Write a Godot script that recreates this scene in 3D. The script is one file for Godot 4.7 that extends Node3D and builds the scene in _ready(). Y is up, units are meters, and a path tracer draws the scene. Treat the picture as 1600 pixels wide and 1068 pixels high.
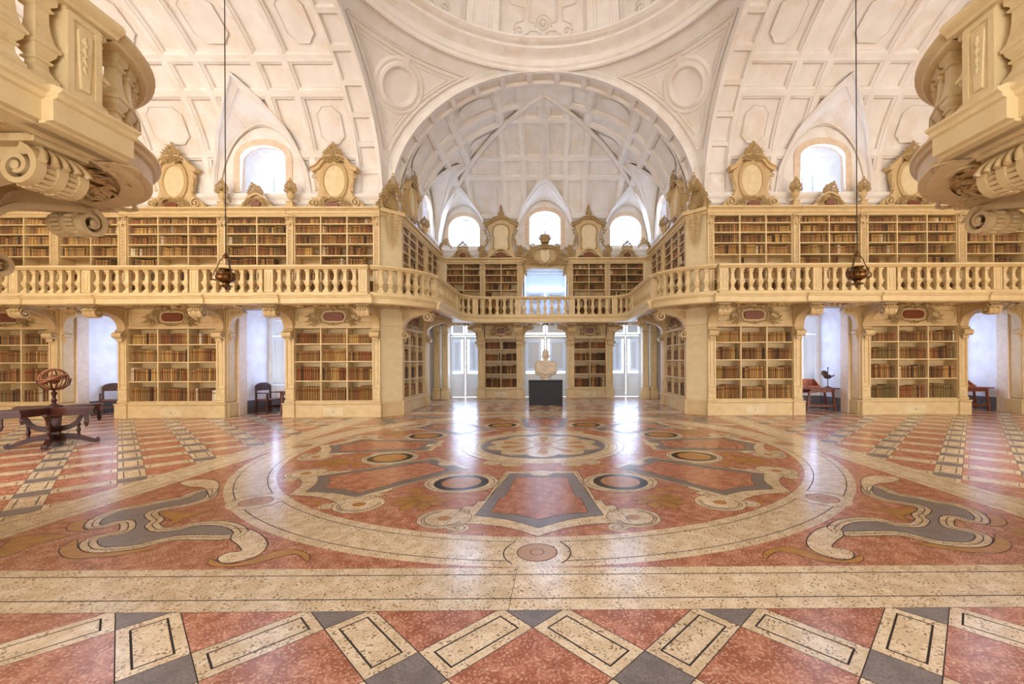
extends Node3D
# A baroque library hall: crossing with dome, two long side arms, a short far arm, gallery, bookcases, inlaid marble floor.
# Origin: centre of the crossing on the floor; x right, y up, -z away from the camera.

class MB:
	var v := PackedVector3Array()
	var n := PackedVector3Array()
	var uv := PackedVector2Array()
	var xf := Transform3D()
	func t(a: Vector3, b: Vector3, c: Vector3) -> void:
		a = xf * a; b = xf * b; c = xf * c
		var m := (c - a).cross(b - a)
		if m.length_squared() < 1e-16:
			return
		m = m.normalized()
		v.append(a); v.append(b); v.append(c)
		n.append(m); n.append(m); n.append(m)
		uv.append(Vector2.ZERO); uv.append(Vector2.ZERO); uv.append(Vector2.ZERO)
	func q(a: Vector3, b: Vector3, c: Vector3, d: Vector3) -> void:
		t(a, b, c); t(a, c, d)
	func tn(a: Vector3, b: Vector3, c: Vector3, na: Vector3, nb: Vector3, nc: Vector3) -> void:
		a = xf * a; b = xf * b; c = xf * c
		na = (xf.basis * na).normalized(); nb = (xf.basis * nb).normalized(); nc = (xf.basis * nc).normalized()
		var m := (c - a).cross(b - a)
		if m.length_squared() < 1e-16:
			return
		if m.dot(na + nb + nc) >= 0:
			v.append(a); v.append(b); v.append(c); n.append(na); n.append(nb); n.append(nc)
		else:
			v.append(a); v.append(c); v.append(b); n.append(na); n.append(nc); n.append(nb)
		uv.append(Vector2.ZERO); uv.append(Vector2.ZERO); uv.append(Vector2.ZERO)
	func qn(a: Vector3, b: Vector3, c: Vector3, d: Vector3, na: Vector3, nb: Vector3, nc: Vector3, nd: Vector3) -> void:
		tn(a, b, c, na, nb, nc); tn(a, c, d, na, nc, nd)
	func box(lo: Vector3, hi: Vector3) -> void:
		var p: Array[Vector3] = []
		for i in 8:
			p.append(Vector3(hi.x if i & 1 else lo.x, hi.y if i & 2 else lo.y, hi.z if i & 4 else lo.z))
		q(p[4], p[6], p[7], p[5]); q(p[1], p[3], p[2], p[0]); q(p[0], p[2], p[6], p[4])
		q(p[5], p[7], p[3], p[1]); q(p[6], p[2], p[3], p[7]); q(p[0], p[4], p[5], p[1])
	func cbox(lo: Vector3, hi: Vector3, c: float) -> void:
		# a box with chamfered edges
		var m := (lo + hi) / 2.0
		var h := (hi - lo) / 2.0
		c = minf(c, minf(h.x, minf(h.y, h.z)) * 0.9)
		var P := func(s: Vector3, k: int) -> Vector3:
			var e := h - Vector3(c, c, c)
			e[k] = h[k]
			return m + s * e
		var sg := [-1.0, 1.0]
		for k in 3:
			var a := (k + 1) % 3
			var b := (k + 2) % 3
			for s in sg:
				var r: Array[Vector3] = []
				for w in [[-1, -1], [-1, 1], [1, 1], [1, -1]]:
					var d := Vector3.ZERO
					d[k] = s; d[a] = w[0] * s; d[b] = w[1]
					r.append(P.call(d, k))
				q(r[0], r[1], r[2], r[3])
			for sa in sg:
				for sb in sg:
					var d0 := Vector3.ZERO
					d0[a] = sa; d0[b] = sb; d0[k] = -1
					var d1 := d0
					d1[k] = 1
					if sa * sb > 0:
						q(P.call(d0, a), P.call(d1, a), P.call(d1, b), P.call(d0, b))
					else:
						q(P.call(d0, b), P.call(d1, b), P.call(d1, a), P.call(d0, a))
		for i in 8:
			var d := Vector3(1 if i & 1 else -1, 1 if i & 2 else -1, 1 if i & 4 else -1)
			if d.x * d.y * d.z > 0:
				t(P.call(d, 0), P.call(d, 2), P.call(d, 1))
			else:
				t(P.call(d, 0), P.call(d, 1), P.call(d, 2))
	func inset(poly: PackedVector2Array, e: float) -> PackedVector2Array:
		var o := PackedVector2Array()
		var k := poly.size()
		var s := -1.0 if Geometry2D.is_polygon_clockwise(poly) else 1.0
		for i in k:
			var a := poly[(i + k - 1) % k]
			var b := poly[i]
			var c := poly[(i + 1) % k]
			var d0 := (b - a).normalized()
			var d1 := (c - b).normalized()
			var n0 := Vector2(-d0.y, d0.x) * s
			var n1 := Vector2(-d1.y, d1.x) * s
			var m := (n0 + n1).normalized()
			o.append(b + m * (e / maxf(0.4, m.dot(n0))))
		return o
	func cap(poly: PackedVector2Array, z: float, back := false) -> void:
		var ix := Geometry2D.triangulate_polygon(poly)
		for i in range(0, ix.size(), 3):
			var a := poly[ix[i]]
			var b := poly[ix[i + 1]]
			var c := poly[ix[i + 2]]
			if ((b - a).cross(c - a) > 0) != back:
				t(Vector3(a.x, a.y, z), Vector3(c.x, c.y, z), Vector3(b.x, b.y, z))
			else:
				t(Vector3(a.x, a.y, z), Vector3(b.x, b.y, z), Vector3(c.x, c.y, z))
	func prism(poly: PackedVector2Array, z0: float, z1: float, bev := 0.0) -> void:
		# extrude a polygon (x, y) from z0 to z1, front edge chamfered
		var k := poly.size()
		var fr := inset(poly, bev) if bev > 0.0 else poly
		var zs := z1 - bev
		cap(fr, z1)
		cap(poly, z0, true)
		var cw := Geometry2D.is_polygon_clockwise(poly)
		for i in k:
			var a := poly[i]
			var b := poly[(i + 1) % k]
			var a2 := fr[i]
			var b2 := fr[(i + 1) % k]
			if cw:
				q(Vector3(a.x, a.y, z0), Vector3(b.x, b.y, z0), Vector3(b.x, b.y, zs), Vector3(a.x, a.y, zs))
				if bev > 0.0:
					q(Vector3(a.x, a.y, zs), Vector3(b.x, b.y, zs), Vector3(b2.x, b2.y, z1), Vector3(a2.x, a2.y, z1))
			else:
				q(Vector3(a.x, a.y, z0), Vector3(a.x, a.y, zs), Vector3(b.x, b.y, zs), Vector3(b.x, b.y, z0))
				if bev > 0.0:
					q(Vector3(a.x, a.y, zs), Vector3(a2.x, a2.y, z1), Vector3(b2.x, b2.y, z1), Vector3(b.x, b.y, zs))
	func lathe(prof: Array, segs: int, a0 := 0.0, a1 := TAU, sx := 1.0, sz := 1.0) -> void:
		for i in prof.size() - 1:
			var p: Vector2 = prof[i]
			var r: Vector2 = prof[i + 1]
			var d := r - p
			var m := Vector2(d.y, -d.x).normalized()
			for j in segs:
				var u := a0 + (a1 - a0) * j / segs
				var w := a0 + (a1 - a0) * (j + 1) / segs
				var cu := Vector3(cos(u), 0, sin(u))
				var cw := Vector3(cos(w), 0, sin(w))
				var S := Vector3(sx, 1, sz)
				var nu := Vector3(cu.x * m.x / sx, m.y, cu.z * m.x / sz)
				var nw := Vector3(cw.x * m.x / sx, m.y, cw.z * m.x / sz)
				qn(Vector3(cu.x * p.x, p.y, cu.z * p.x) * S, Vector3(cw.x * p.x, p.y, cw.z * p.x) * S, Vector3(cw.x * r.x, r.y, cw.z * r.x) * S, Vector3(cu.x * r.x, r.y, cu.z * r.x) * S, nu, nw, nw, nu)
	func sqlathe(prof: Array, k := 1.0) -> void:
		# square turned shape: (half width, y)
		for i in prof.size() - 1:
			var p: Vector2 = prof[i]
			var r: Vector2 = prof[i + 1]
			var c := [Vector2(-1, 1), Vector2(1, 1), Vector2(1, -1), Vector2(-1, -1)]
			for j in 4:
				var a: Vector2 = c[j]
				var b: Vector2 = c[(j + 1) % 4]
				q(Vector3(a.x * p.x, p.y, a.y * p.x * k), Vector3(a.x * r.x, r.y, a.y * r.x * k), Vector3(b.x * r.x, r.y, b.y * r.x * k), Vector3(b.x * p.x, p.y, b.y * p.x * k))
	func tube(pts: PackedVector3Array, r0: float, r1: float, sides := 6, flat := 1.0, up := Vector3.ZERO) -> void:
		# a round rod along points; radius runs from r0 to r1; flat squashes it across "up"
		var k := pts.size()
		var fr: Array = []
		var prev := Vector3.ZERO
		for i in k:
			var d := (pts[mini(i + 1, k - 1)] - pts[maxi(i - 1, 0)]).normalized()
			var u := up
			if up == Vector3.ZERO:
				u = prev if prev != Vector3.ZERO else (Vector3.UP if absf(d.y) < 0.9 else Vector3.RIGHT)
			u = (u - d * u.dot(d)).normalized()
			prev = u
			fr.append([u, d.cross(u)])
		for i in k - 1:
			var ra := lerpf(r0, r1, float(i) / (k - 1))
			var rb := lerpf(r0, r1, float(i + 1) / (k - 1))
			for j in sides:
				var s := TAU * j / sides
				var w := TAU * (j + 1) / sides
				var na: Vector3 = fr[i][0] * cos(s) + fr[i][1] * sin(s)
				var nb: Vector3 = fr[i][0] * cos(w) + fr[i][1] * sin(w)
				var nc: Vector3 = fr[i + 1][0] * cos(w) + fr[i + 1][1] * sin(w)
				var nd: Vector3 = fr[i + 1][0] * cos(s) + fr[i + 1][1] * sin(s)
				var F := func(f: Array, g: float, rr: float) -> Vector3: return f[0] * cos(g) * rr * flat + f[1] * sin(g) * rr
				qn(pts[i] + F.call(fr[i], s, ra), pts[i] + F.call(fr[i], w, ra), pts[i + 1] + F.call(fr[i + 1], w, rb), pts[i + 1] + F.call(fr[i + 1], s, rb), na, nb, nc, nd)
		for e in [0, k - 1]:
			var rr := r0 if e == 0 else r1
			if rr > 0.001:
				var d: Vector3 = (fr[e][0] as Vector3).cross(fr[e][1]) * (-1.0 if e == 0 else 1.0)
				for j in sides:
					var s := TAU * j / sides
					var w := TAU * (j + 1) / sides
					tn(pts[e], pts[e] + fr[e][0] * cos(s) * rr * flat + fr[e][1] * sin(s) * rr, pts[e] + fr[e][0] * cos(w) * rr * flat + fr[e][1] * sin(w) * rr, d, d, d)
	func ribbon(pts: PackedVector2Array, th0: float, th1: float, z0: float, z1: float) -> void:
		# a band bent along a path in the (x, y) plane and z0..z1 wide
		var k := pts.size()
		var L := PackedVector2Array()
		var R := PackedVector2Array()
		var N := PackedVector2Array()
		for i in k:
			var d := (pts[mini(i + 1, k - 1)] - pts[maxi(i - 1, 0)]).normalized()
			var m := Vector2(-d.y, d.x)
			var h := lerpf(th0, th1, float(i) / (k - 1)) / 2.0
			L.append(pts[i] + m * h); R.append(pts[i] - m * h); N.append(m)
		for i in k - 1:
			var n0 := Vector3(N[i].x, N[i].y, 0)
			var n1 := Vector3(N[i + 1].x, N[i + 1].y, 0)
			qn(Vector3(L[i].x, L[i].y, z0), Vector3(L[i + 1].x, L[i + 1].y, z0), Vector3(L[i + 1].x, L[i + 1].y, z1), Vector3(L[i].x, L[i].y, z1), n0, n1, n1, n0)
			qn(Vector3(R[i].x, R[i].y, z0), Vector3(R[i + 1].x, R[i + 1].y, z0), Vector3(R[i + 1].x, R[i + 1].y, z1), Vector3(R[i].x, R[i].y, z1), -n0, -n1, -n1, -n0)
			for z in [z0, z1]:
				var nz := Vector3(0, 0, 1 if z == z1 else -1)
				qn(Vector3(L[i].x, L[i].y, z), Vector3(L[i + 1].x, L[i + 1].y, z), Vector3(R[i + 1].x, R[i + 1].y, z), Vector3(R[i].x, R[i].y, z), nz, nz, nz, nz)
		for e in [0, k - 1]:
			q(Vector3(L[e].x, L[e].y, z0), Vector3(R[e].x, R[e].y, z0), Vector3(R[e].x, R[e].y, z1), Vector3(L[e].x, L[e].y, z1))
	func ball(c: Vector3, r: Vector3, seg := 8, rings := 6) -> void:
		for i in rings:
			var p0 := PI * i / rings - PI / 2
			var p1 := PI * (i + 1) / rings - PI / 2
			for j in seg:
				var s := TAU * j / seg
				var w := TAU * (j + 1) / seg
				var A := func(p: float, u: float) -> Vector3: return Vector3(cos(p) * cos(u), sin(p), cos(p) * sin(u))
				var a: Vector3 = A.call(p0, s)
				var b: Vector3 = A.call(p0, w)
				var d: Vector3 = A.call(p1, w)
				var e: Vector3 = A.call(p1, s)
				qn(c + a * r, c + b * r, c + d * r, c + e * r, a / r, b / r, d / r, e / r)
	func leaf(base: Vector3, dir: Vector3, nrm: Vector3, len: float, wid: float, curl: float) -> void:
		# an acanthus leaf: ridged, widest low, tip curling along the normal
		dir = dir.normalized()
		var side := dir.cross(nrm).normalized()
		var k := 7
		var C := PackedVector3Array()
		var W := PackedFloat32Array()
		for i in k + 1:
			var f := float(i) / k
			C.append(base + dir * len * (f - 0.12 * f * f * f) + nrm * (curl * len * f * f) + side * len * 0.07 * sin(f * 4.0))
			W.append(wid * 0.5 * sin(PI * minf(1.0, f * 0.78 + 0.2)) * (1.0 if i % 2 else 0.72) * (1.0 if i < k else 0.05))
		for i in k:
			var a := C[i] + nrm * 0.30 * W[i]
			var b := C[i + 1] + nrm * 0.30 * W[i + 1]
			for s in [-1.0, 1.0]:
				var p: Vector3 = C[i] + side * W[i] * s - nrm * 0.16 * W[i]
				var r: Vector3 = C[i + 1] + side * W[i + 1] * s - nrm * 0.16 * W[i + 1]
				if s > 0:
					q(a, b, r, p)
				else:
					q(a, p, r, b)
	func sweep(path: PackedVector3Array, prof: Array, closed := false, smooth := false) -> void:
		# a moulding: profile (out, y) carried along a level path; "out" is to the right of travel
		var k := path.size()
		var O := PackedVector3Array()
		for i in k:
			var a := path[(i + k - 1) % k] if closed else path[maxi(i - 1, 0)]
			var c := path[(i + 1) % k] if closed else path[mini(i + 1, k - 1)]
			var d0 := path[i] - a
			var d1 := c - path[i]
			if d0.length() < 1e-5: d0 = d1
			if d1.length() < 1e-5: d1 = d0
			d0.y = 0; d1.y = 0
			d0 = d0.normalized(); d1 = d1.normalized()
			var n0 := Vector3(-d0.z, 0, d0.x)
			var n1 := Vector3(-d1.z, 0, d1.x)
			var m := (n0 + n1).normalized()
			O.append(m / maxf(0.35, m.dot(n0)))
		for i in (k if closed else k - 1):
			var j := (i + 1) % k
			for h in prof.size() - 1:
				var p: Vector2 = prof[h]
				var r: Vector2 = prof[h + 1]
				var a := path[i] + O[i] * p.x + Vector3(0, p.y, 0)
				var b := path[j] + O[j] * p.x + Vector3(0, p.y, 0)
				var c := path[j] + O[j] * r.x + Vector3(0, r.y, 0)
				var d := path[i] + O[i] * r.x + Vector3(0, r.y, 0)
				if smooth:
					var dd := r - p
					var na := (O[i].normalized() * dd.y + Vector3(0, -dd.x, 0)).normalized()
					var nb := (O[j].normalized() * dd.y + Vector3(0, -dd.x, 0)).normalized()
					qn(a, b, c, d, na, nb, nb, na)
				else:
					q(a, b, c, d)
		if not closed:
			var pp := PackedVector2Array(prof)
			var ix := Geometry2D.triangulate_polygon(pp)
			for e in [0, k - 1]:
				for i in range(0, ix.size(), 3):
					t(path[e] + O[e] * pp[ix[i]].x + Vector3(0, pp[ix[i]].y, 0), path[e] + O[e] * pp[ix[i + 1]].x + Vector3(0, pp[ix[i + 1]].y, 0), path[e] + O[e] * pp[ix[i + 2]].x + Vector3(0, pp[ix[i + 2]].y, 0))
	func slab(poly: PackedVector2Array, y0: float, y1: float) -> void:
		# a level plate: polygon given as (x, z)
		var ix := Geometry2D.triangulate_polygon(poly)
		for i in range(0, ix.size(), 3):
			var a := poly[ix[i]]
			var b := poly[ix[i + 1]]
			var c := poly[ix[i + 2]]
			tn(Vector3(a.x, y1, a.y), Vector3(b.x, y1, b.y), Vector3(c.x, y1, c.y), Vector3.UP, Vector3.UP, Vector3.UP)
		var k := poly.size()
		for i in k:
			var a := poly[i]
			var b := poly[(i + 1) % k]
			q(Vector3(a.x, y0, a.y), Vector3(b.x, y0, b.y), Vector3(b.x, y1, b.y), Vector3(a.x, y1, a.y))
	func arrays() -> Array:
		var a := []
		a.resize(Mesh.ARRAY_MAX)
		a[Mesh.ARRAY_VERTEX] = v
		a[Mesh.ARRAY_NORMAL] = n
		a[Mesh.ARRAY_TEX_UV] = uv
		return a
	func mesh() -> ArrayMesh:
		var m := ArrayMesh.new()
		if v.size() > 0:
			m.add_surface_from_arrays(Mesh.PRIMITIVE_TRIANGLES, arrays())
		return m

var M := {}
var taken := {}
var rng := RandomNumberGenerator.new()

func numbered(called: String) -> String:
	var k: int = taken.get(called, 0)
	taken[called] = k + 1
	return called if k == 0 else "%s_%03d" % [called, k]

func meta(o: Node, label: String, category := "", group := "", kind := "") -> Node:
	if label: o.set_meta("label", label)
	if category: o.set_meta("category", category)
	if group: o.set_meta("group", group)
	if kind: o.set_meta("kind", kind)
	return o

func thing(called: String, label: String, category: String, at := Vector3.ZERO, turn := 0.0, group := "") -> Node3D:
	var o := Node3D.new()
	o.name = numbered(called)
	add_child(o)
	o.position = at
	o.rotation.y = turn
	meta(o, label, category, group)
	return o

func struct(called: String, label := "") -> Node3D:
	var o := Node3D.new()
	o.name = numbered(called)
	add_child(o)
	meta(o, label, "", "", "structure")
	return o

func put(mesh: Mesh, called: String, mat: Material, parent: Node) -> MeshInstance3D:
	# one named mesh under its thing
	var o := MeshInstance3D.new()
	o.mesh = mesh
	o.material_override = mat
	if parent == self:
		o.name = numbered(called)
		add_child(o)
	else:
		var key := "%d/%s" % [parent.get_instance_id(), called]
		var k: int = taken.get(key, 0)
		taken[key] = k + 1
		o.name = called if k == 0 else "%s_%03d" % [called, k]
		parent.add_child(o, true)
	return o

func part(b: MB, called: String, mat: Material, parent: Node) -> MeshInstance3D:
	return put(b.mesh(), called, mat, parent)

func arc(c: Vector2, r: float, a0: float, a1: float, k: int, ry := -1.0) -> PackedVector2Array:
	var o := PackedVector2Array()
	for i in k + 1:
		var a := a0 + (a1 - a0) * i / k
		o.append(c + Vector2(cos(a) * r, sin(a) * (r if ry < 0 else ry)))
	return o

func spiral(c: Vector2, r0: float, r1: float, a0: float, turns: float, k: int) -> PackedVector2Array:
	var o := PackedVector2Array()
	for i in k + 1:
		var f := float(i) / k
		o.append(c + Vector2.from_angle(a0 + TAU * turns * f) * lerpf(r0, r1, pow(f, 0.85)))
	return o

func curve2(ctrl: Array, per := 6) -> PackedVector2Array:
	# a smooth curve through the points (Catmull-Rom)
	var o := PackedVector2Array()
	var k := ctrl.size()
	for i in k - 1:
		var a: Vector2 = ctrl[maxi(i - 1, 0)]
		var b: Vector2 = ctrl[i]
		var c: Vector2 = ctrl[i + 1]
		var d: Vector2 = ctrl[mini(i + 2, k - 1)]
		for j in per:
			o.append(b.cubic_interpolate(c, a, d, float(j) / per))
	o.append(ctrl[k - 1])
	return o

func v3(p: PackedVector2Array, z := 0.0) -> PackedVector3Array:
	var o := PackedVector3Array()
	for a in p: o.append(Vector3(a.x, a.y, z))
	return o

func flip2(p: PackedVector2Array) -> PackedVector2Array:
	var o := PackedVector2Array()
	for a in p: o.append(Vector2(-a.x, a.y))
	return o

func sym(p: Array) -> PackedVector2Array:
	# closes a right-hand outline (bottom to top) with its mirror image
	var o := PackedVector2Array(p)
	for i in range(p.size() - 1, -1, -1):
		if absf(p[i].x) > 1e-4: o.append(Vector2(-p[i].x, p[i].y))
	return o

# ---------------------------------------------------------------- materials
func noise_img(kind: int, freq: float, oct: int, sd: int, size := 512, gain := 0.5) -> PackedByteArray:
	var f := FastNoiseLite.new()
	f.seed = sd
	f.noise_type = kind
	f.frequency = freq
	f.fractal_octaves = oct
	f.fractal_gain = gain
	if kind == FastNoiseLite.TYPE_CELLULAR:
		f.fractal_type = FastNoiseLite.FRACTAL_NONE
		f.cellular_return_type = FastNoiseLite.RETURN_DISTANCE
		f.domain_warp_enabled = true
		f.domain_warp_amplitude = 26.0
		f.domain_warp_frequency = 0.02
	var im := f.get_seamless_image(size, size, false, false, 0.12, true)
	im.convert(Image.FORMAT_L8)
	return im.get_data()

func blend_tex(size: int, fn: Callable) -> ImageTexture:
	var data := PackedByteArray()
	data.resize(size * size * 3)
	for i in size * size:
		var c: Color = fn.call(i)
		data[i * 3] = clampi(int(c.r * 255.0), 0, 255)
		data[i * 3 + 1] = clampi(int(c.g * 255.0), 0, 255)
		data[i * 3 + 2] = clampi(int(c.b * 255.0), 0, 255)
	return ImageTexture.create_from_image(Image.create_from_data(size, size, false, Image.FORMAT_RGB8, data))

func mat(col: Color, rough: float, tex: Texture2D = null, scale := 0.5, off := Vector3.ZERO, metal := 0.0) -> StandardMaterial3D:
	var m := StandardMaterial3D.new()
	m.albedo_color = col
	m.roughness = rough
	m.metallic = metal
	if tex:
		m.albedo_texture = tex
		m.uv1_triplanar = true
		m.uv1_world_triplanar = true
		m.uv1_scale = Vector3(scale, scale, scale)
		m.uv1_offset = off
		m.uv1_triplanar_sharpness = 4.0
	return m

func make_materials() -> void:
	var N := FastNoiseLite
	var a := noise_img(N.TYPE_SIMPLEX, 0.012, 5, 3)
	var b := noise_img(N.TYPE_SIMPLEX, 0.020, 2, 8, 1024)
	var c := noise_img(N.TYPE_SIMPLEX, 0.045, 4, 21)
	var d := noise_img(N.TYPE_SIMPLEX, 0.10, 3, 37)
	var g := noise_img(N.TYPE_SIMPLEX, 0.006, 3, 71)
	var A := noise_img(N.TYPE_SIMPLEX, 0.010, 5, 13, 1024)
	var C := noise_img(N.TYPE_SIMPLEX, 0.032, 3, 23, 1024)
	var D := noise_img(N.TYPE_SIMPLEX, 0.075, 3, 33, 1024)
	var E := noise_img(N.TYPE_SIMPLEX, 0.016, 4, 43, 1024, 0.62)
	# brick-red fossil limestone: mottled ground, pale curled shells, dark flecks
	var red := blend_tex(1024, func(i: int) -> Color:
		var t := A[i] / 255.0
		var col := Color(0.60, 0.345, 0.245).lerp(Color(0.79, 0.54, 0.43), smoothstep(0.28, 0.78, t * 0.6 + D[i] / 255.0 * 0.4))
		col = col.lerp(Color(0.46, 0.25, 0.18), 0.55 * smoothstep(0.60, 0.78, E[i] / 255.0) * smoothstep(0.45, 0.6, D[i] / 255.0))
		var patch := smoothstep(0.36, 0.60, E[i] / 255.0 * 0.5 + C[i] / 255.0 * 0.5)
		var shell := smoothstep(0.575, 0.665, D[i] / 255.0) * patch
		col = col.lerp(Color(0.89, 0.71, 0.585), 0.72 * shell)
		var curl := smoothstep(0.022, 0.008, absf(C[i] / 255.0 - 0.55)) * smoothstep(0.45, 0.6, E[i] / 255.0)
		return col.lerp(Color(0.88, 0.70, 0.57), 0.6 * curl))
	# cream limestone: warm clouds, small dark pits in drifts, hair veins
	var cream := blend_tex(1024, func(i: int) -> Color:
		var t := A[i] / 255.0
		var col := Color(0.85, 0.76, 0.61).lerp(Color(0.925, 0.85, 0.715), smoothstep(0.25, 0.75, t))
		col = col.lerp(Color(0.88, 0.75, 0.59), 0.4 * smoothstep(0.55, 0.8, b[i] / 255.0))
		var drift := smoothstep(0.44, 0.62, E[i] / 255.0)
		var pit := smoothstep(0.655, 0.71, D[i] / 255.0) * (0.25 + 0.75 * drift)
		col = col.lerp(Color(0.42, 0.32, 0.22), 0.80 * pit)
		var vein := smoothstep(0.020, 0.006, absf(C[i] / 255.0 - 0.5)) * drift * smoothstep(0.5, 0.6, A[i] / 255.0)
		return col.lerp(Color(0.47, 0.36, 0.26), 0.6 * vein))
	var slate := blend_tex(512, func(i: int) -> Color:
		var col := Color(0.44, 0.405, 0.385).lerp(Color(0.54, 0.50, 0.475), a[i] / 255.0)
		col = col.lerp(Color(0.33, 0.30, 0.29), 0.5 * smoothstep(0.5, 0.8, d[i] / 255.0))
		return col.lerp(Color(0.62, 0.58, 0.53), 0.4 * smoothstep(0.02, 0.006, absf(a[i] / 255.0 - 0.5))))
	var ochre := blend_tex(512, func(i: int) -> Color:
		return Color(0.60, 0.41, 0.17).lerp(Color(0.76, 0.55, 0.28), a[i] / 255.0 * 0.6 + d[i] / 255.0 * 0.4))
	# old ivory paint on carved wood: faint vertical wear and grime specks
	var paint := blend_tex(512, func(i: int) -> Color:
		var col := Color(0.93, 0.90, 0.84).lerp(Color(1, 0.985, 0.95), a[i] / 255.0)
		col = col.lerp(Color(0.80, 0.73, 0.60), 0.14 * smoothstep(0.62, 0.85, c[i] / 255.0))
		return col.lerp(Color(0.62, 0.53, 0.40), 0.24 * smoothstep(0.80, 0.90, d[i] / 255.0)))
	var plaster := blend_tex(512, func(i: int) -> Color:
		var col := Color(0.94, 0.925, 0.905).lerp(Color(1, 0.99, 0.975), a[i] / 255.0)
		col = col.lerp(Color(0.93, 0.86, 0.76), 0.30 * smoothstep(0.60, 0.78, g[i] / 255.0))
		return col.lerp(Color(0.86, 0.74, 0.58), 0.35 * smoothstep(0.74, 0.86, c[i] / 255.0) * smoothstep(0.5, 0.7, g[i] / 255.0)))
	var stone := blend_tex(512, func(i: int) -> Color:
		var col := Color(0.89, 0.835, 0.76).lerp(Color(0.96, 0.92, 0.87), a[i] / 255.0)
		return col.lerp(Color(0.62, 0.52, 0.43), 0.6 * smoothstep(0.66, 0.82, d[i] / 255.0)))
	var wood := blend_tex(512, func(i: int) -> Color:
		var x := i % 512
		var y := i / 512
		var s := a[(y / 8) * 512 + x] / 255.0
		return Color(0.55, 0.40, 0.30).lerp(Color(1, 0.86, 0.72), s * 0.7 + d[i] / 255.0 * 0.3))
	var speck := blend_tex(512, func(i: int) -> Color:
		var col := Color(0.50, 0.44, 0.46).lerp(Color(0.80, 0.74, 0.76), d[i] / 255.0)
		return col.lerp(Color(1.0, 0.96, 0.92), 0.7 * smoothstep(0.70, 0.82, c[i] / 255.0)))
	for k in 3:
		var off := Vector3(0.37 * k, 0.21 * k, 0.53 * k)
		var s: float = [1.0, 0.975, 1.02][k]
		M["red%d" % k] = mat(Color(s, s, s), 0.22, red, 0.46, off)
		M["cream%d" % k] = mat(Color(s, s, s), 0.20, cream, 0.42, off)
		M["slate%d" % k] = mat(Color(s, s, s), 0.30, slate, 0.7, off)
	M.ochre = mat(Color(1, 1, 1), 0.26, ochre, 0.9)
	M.amber = mat(Color(1.0, 0.96, 0.86), 0.26, ochre, 0.9, Vector3(0.3, 0, 0.1))
	M.tan_disc = mat(Color(0.98, 0.98, 1.0), 0.28, blend_tex(64, func(i: int) -> Color: return Color(0.70, 0.53, 0.34).lerp(Color(0.76, 0.59, 0.40), a[(i % 64) * 4 + (i / 64) * 2048] / 255.0)), 0.6)
	M.black_stone = mat(Color(0.075, 0.07, 0.066), 0.22, speck, 0.8)
	M.joint = mat(Color(0.17, 0.12, 0.08), 0.8)
	M.paint = mat(Color(0.86, 0.765, 0.58), 0.5, paint, 0.45)
	M.carve = mat(Color(0.82, 0.72, 0.54), 0.5, paint, 0.8)
	M.gilt = mat(Color(0.68, 0.575, 0.385), 0.45, paint, 0.9)
	M.panel = mat(Color(0.885, 0.82, 0.665), 0.5, paint, 0.5)
	M.gallery = mat(Color(0.875, 0.79, 0.61), 0.45, paint, 0.4, Vector3(0.2, 0.1, 0.7))
	M.plaster = mat(Color(0.93, 0.915, 0.895), 0.75, plaster, 0.22)
	M.plaster2 = mat(Color(0.92, 0.90, 0.875), 0.75, plaster, 0.22, Vector3(0.4, 0.2, 0.3))
	M.stone = mat(Color(0.95, 0.90, 0.84), 0.6, stone, 0.6)
	M.white_wall = mat(Color(0.93, 0.93, 0.94), 0.7, plaster, 0.3)
	M.door_white = mat(Color(0.91, 0.935, 0.955), 0.4)
	M.blind = mat(Color(0.94, 0.955, 0.97), 0.5)
	M.blind.backlight_enabled = true
	M.blind.backlight = Color(0.62, 0.65, 0.68)
	M.dado = mat(Color(0.86, 0.88, 0.92), 0.6, slate, 0.5)
	M.marble_red = mat(Color(0.68, 0.55, 0.38), 0.35, red, 1.4)
	M.dark_wood = mat(Color(0.33, 0.18, 0.135), 0.5, wood, 1.2)
	M.mid_wood = mat(Color(0.56, 0.36, 0.27), 0.4, wood, 1.2)
	M.leather = mat(Color(0.36, 0.235, 0.205), 0.45, wood, 0.6)
	M.pink_wood = mat(Color(0.74, 0.48, 0.40), 0.45, wood, 0.9)
	M.granite = mat(Color(0.125, 0.10, 0.115), 0.6, speck, 1.3)
	M.bust = mat(Color(0.82, 0.765, 0.68), 0.45, plaster, 0.9)
	M.brass = mat(Color(0.62, 0.47, 0.24), 0.32, speck, 1.0, Vector3.ZERO, 0.85)
	M.old_brass = mat(Color(0.42, 0.34, 0.22), 0.4, speck, 1.0, Vector3.ZERO, 0.6)
	M.copper = mat(Color(0.56, 0.36, 0.235), 0.4, null, 1.0, Vector3.ZERO, 0.4)
	M.iron = mat(Color(0.10, 0.08, 0.075), 0.5)
	M.sky_glass = mat(Color(0.97, 0.985, 1.0, 0.06), 0.03)
	M.sky_glass.transparency = BaseMaterial3D.TRANSPARENCY_ALPHA
	# leather book spines: raised bands and a gilt title field, tinted per book
	var spine := Image.create(32, 128, false, Image.FORMAT_RGB8)
	for y in 128:
		for x in 32:
			var k := 0.86 + 0.14 * (d[y * 512 + x * 3] / 255.0)
			var col := Color(k, k, k)
			if y % 23 < 3: col = Color(0.72, 0.66, 0.55)
			if y % 23 == 3 or y % 23 == 22: col = Color(1.0, 0.92, 0.62)
			if y > 26 and y < 44: col = col * Color(0.76, 0.62, 0.50)
			if y > 30 and y < 41 and (x * 7 + y * 13) % 5 < 2 and x > 4 and x < 28: col = Color(1.0, 0.9, 0.6)
			spine.set_pixel(x, y, col)
	M.spine_tex = ImageTexture.create_from_image(spine)
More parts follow.
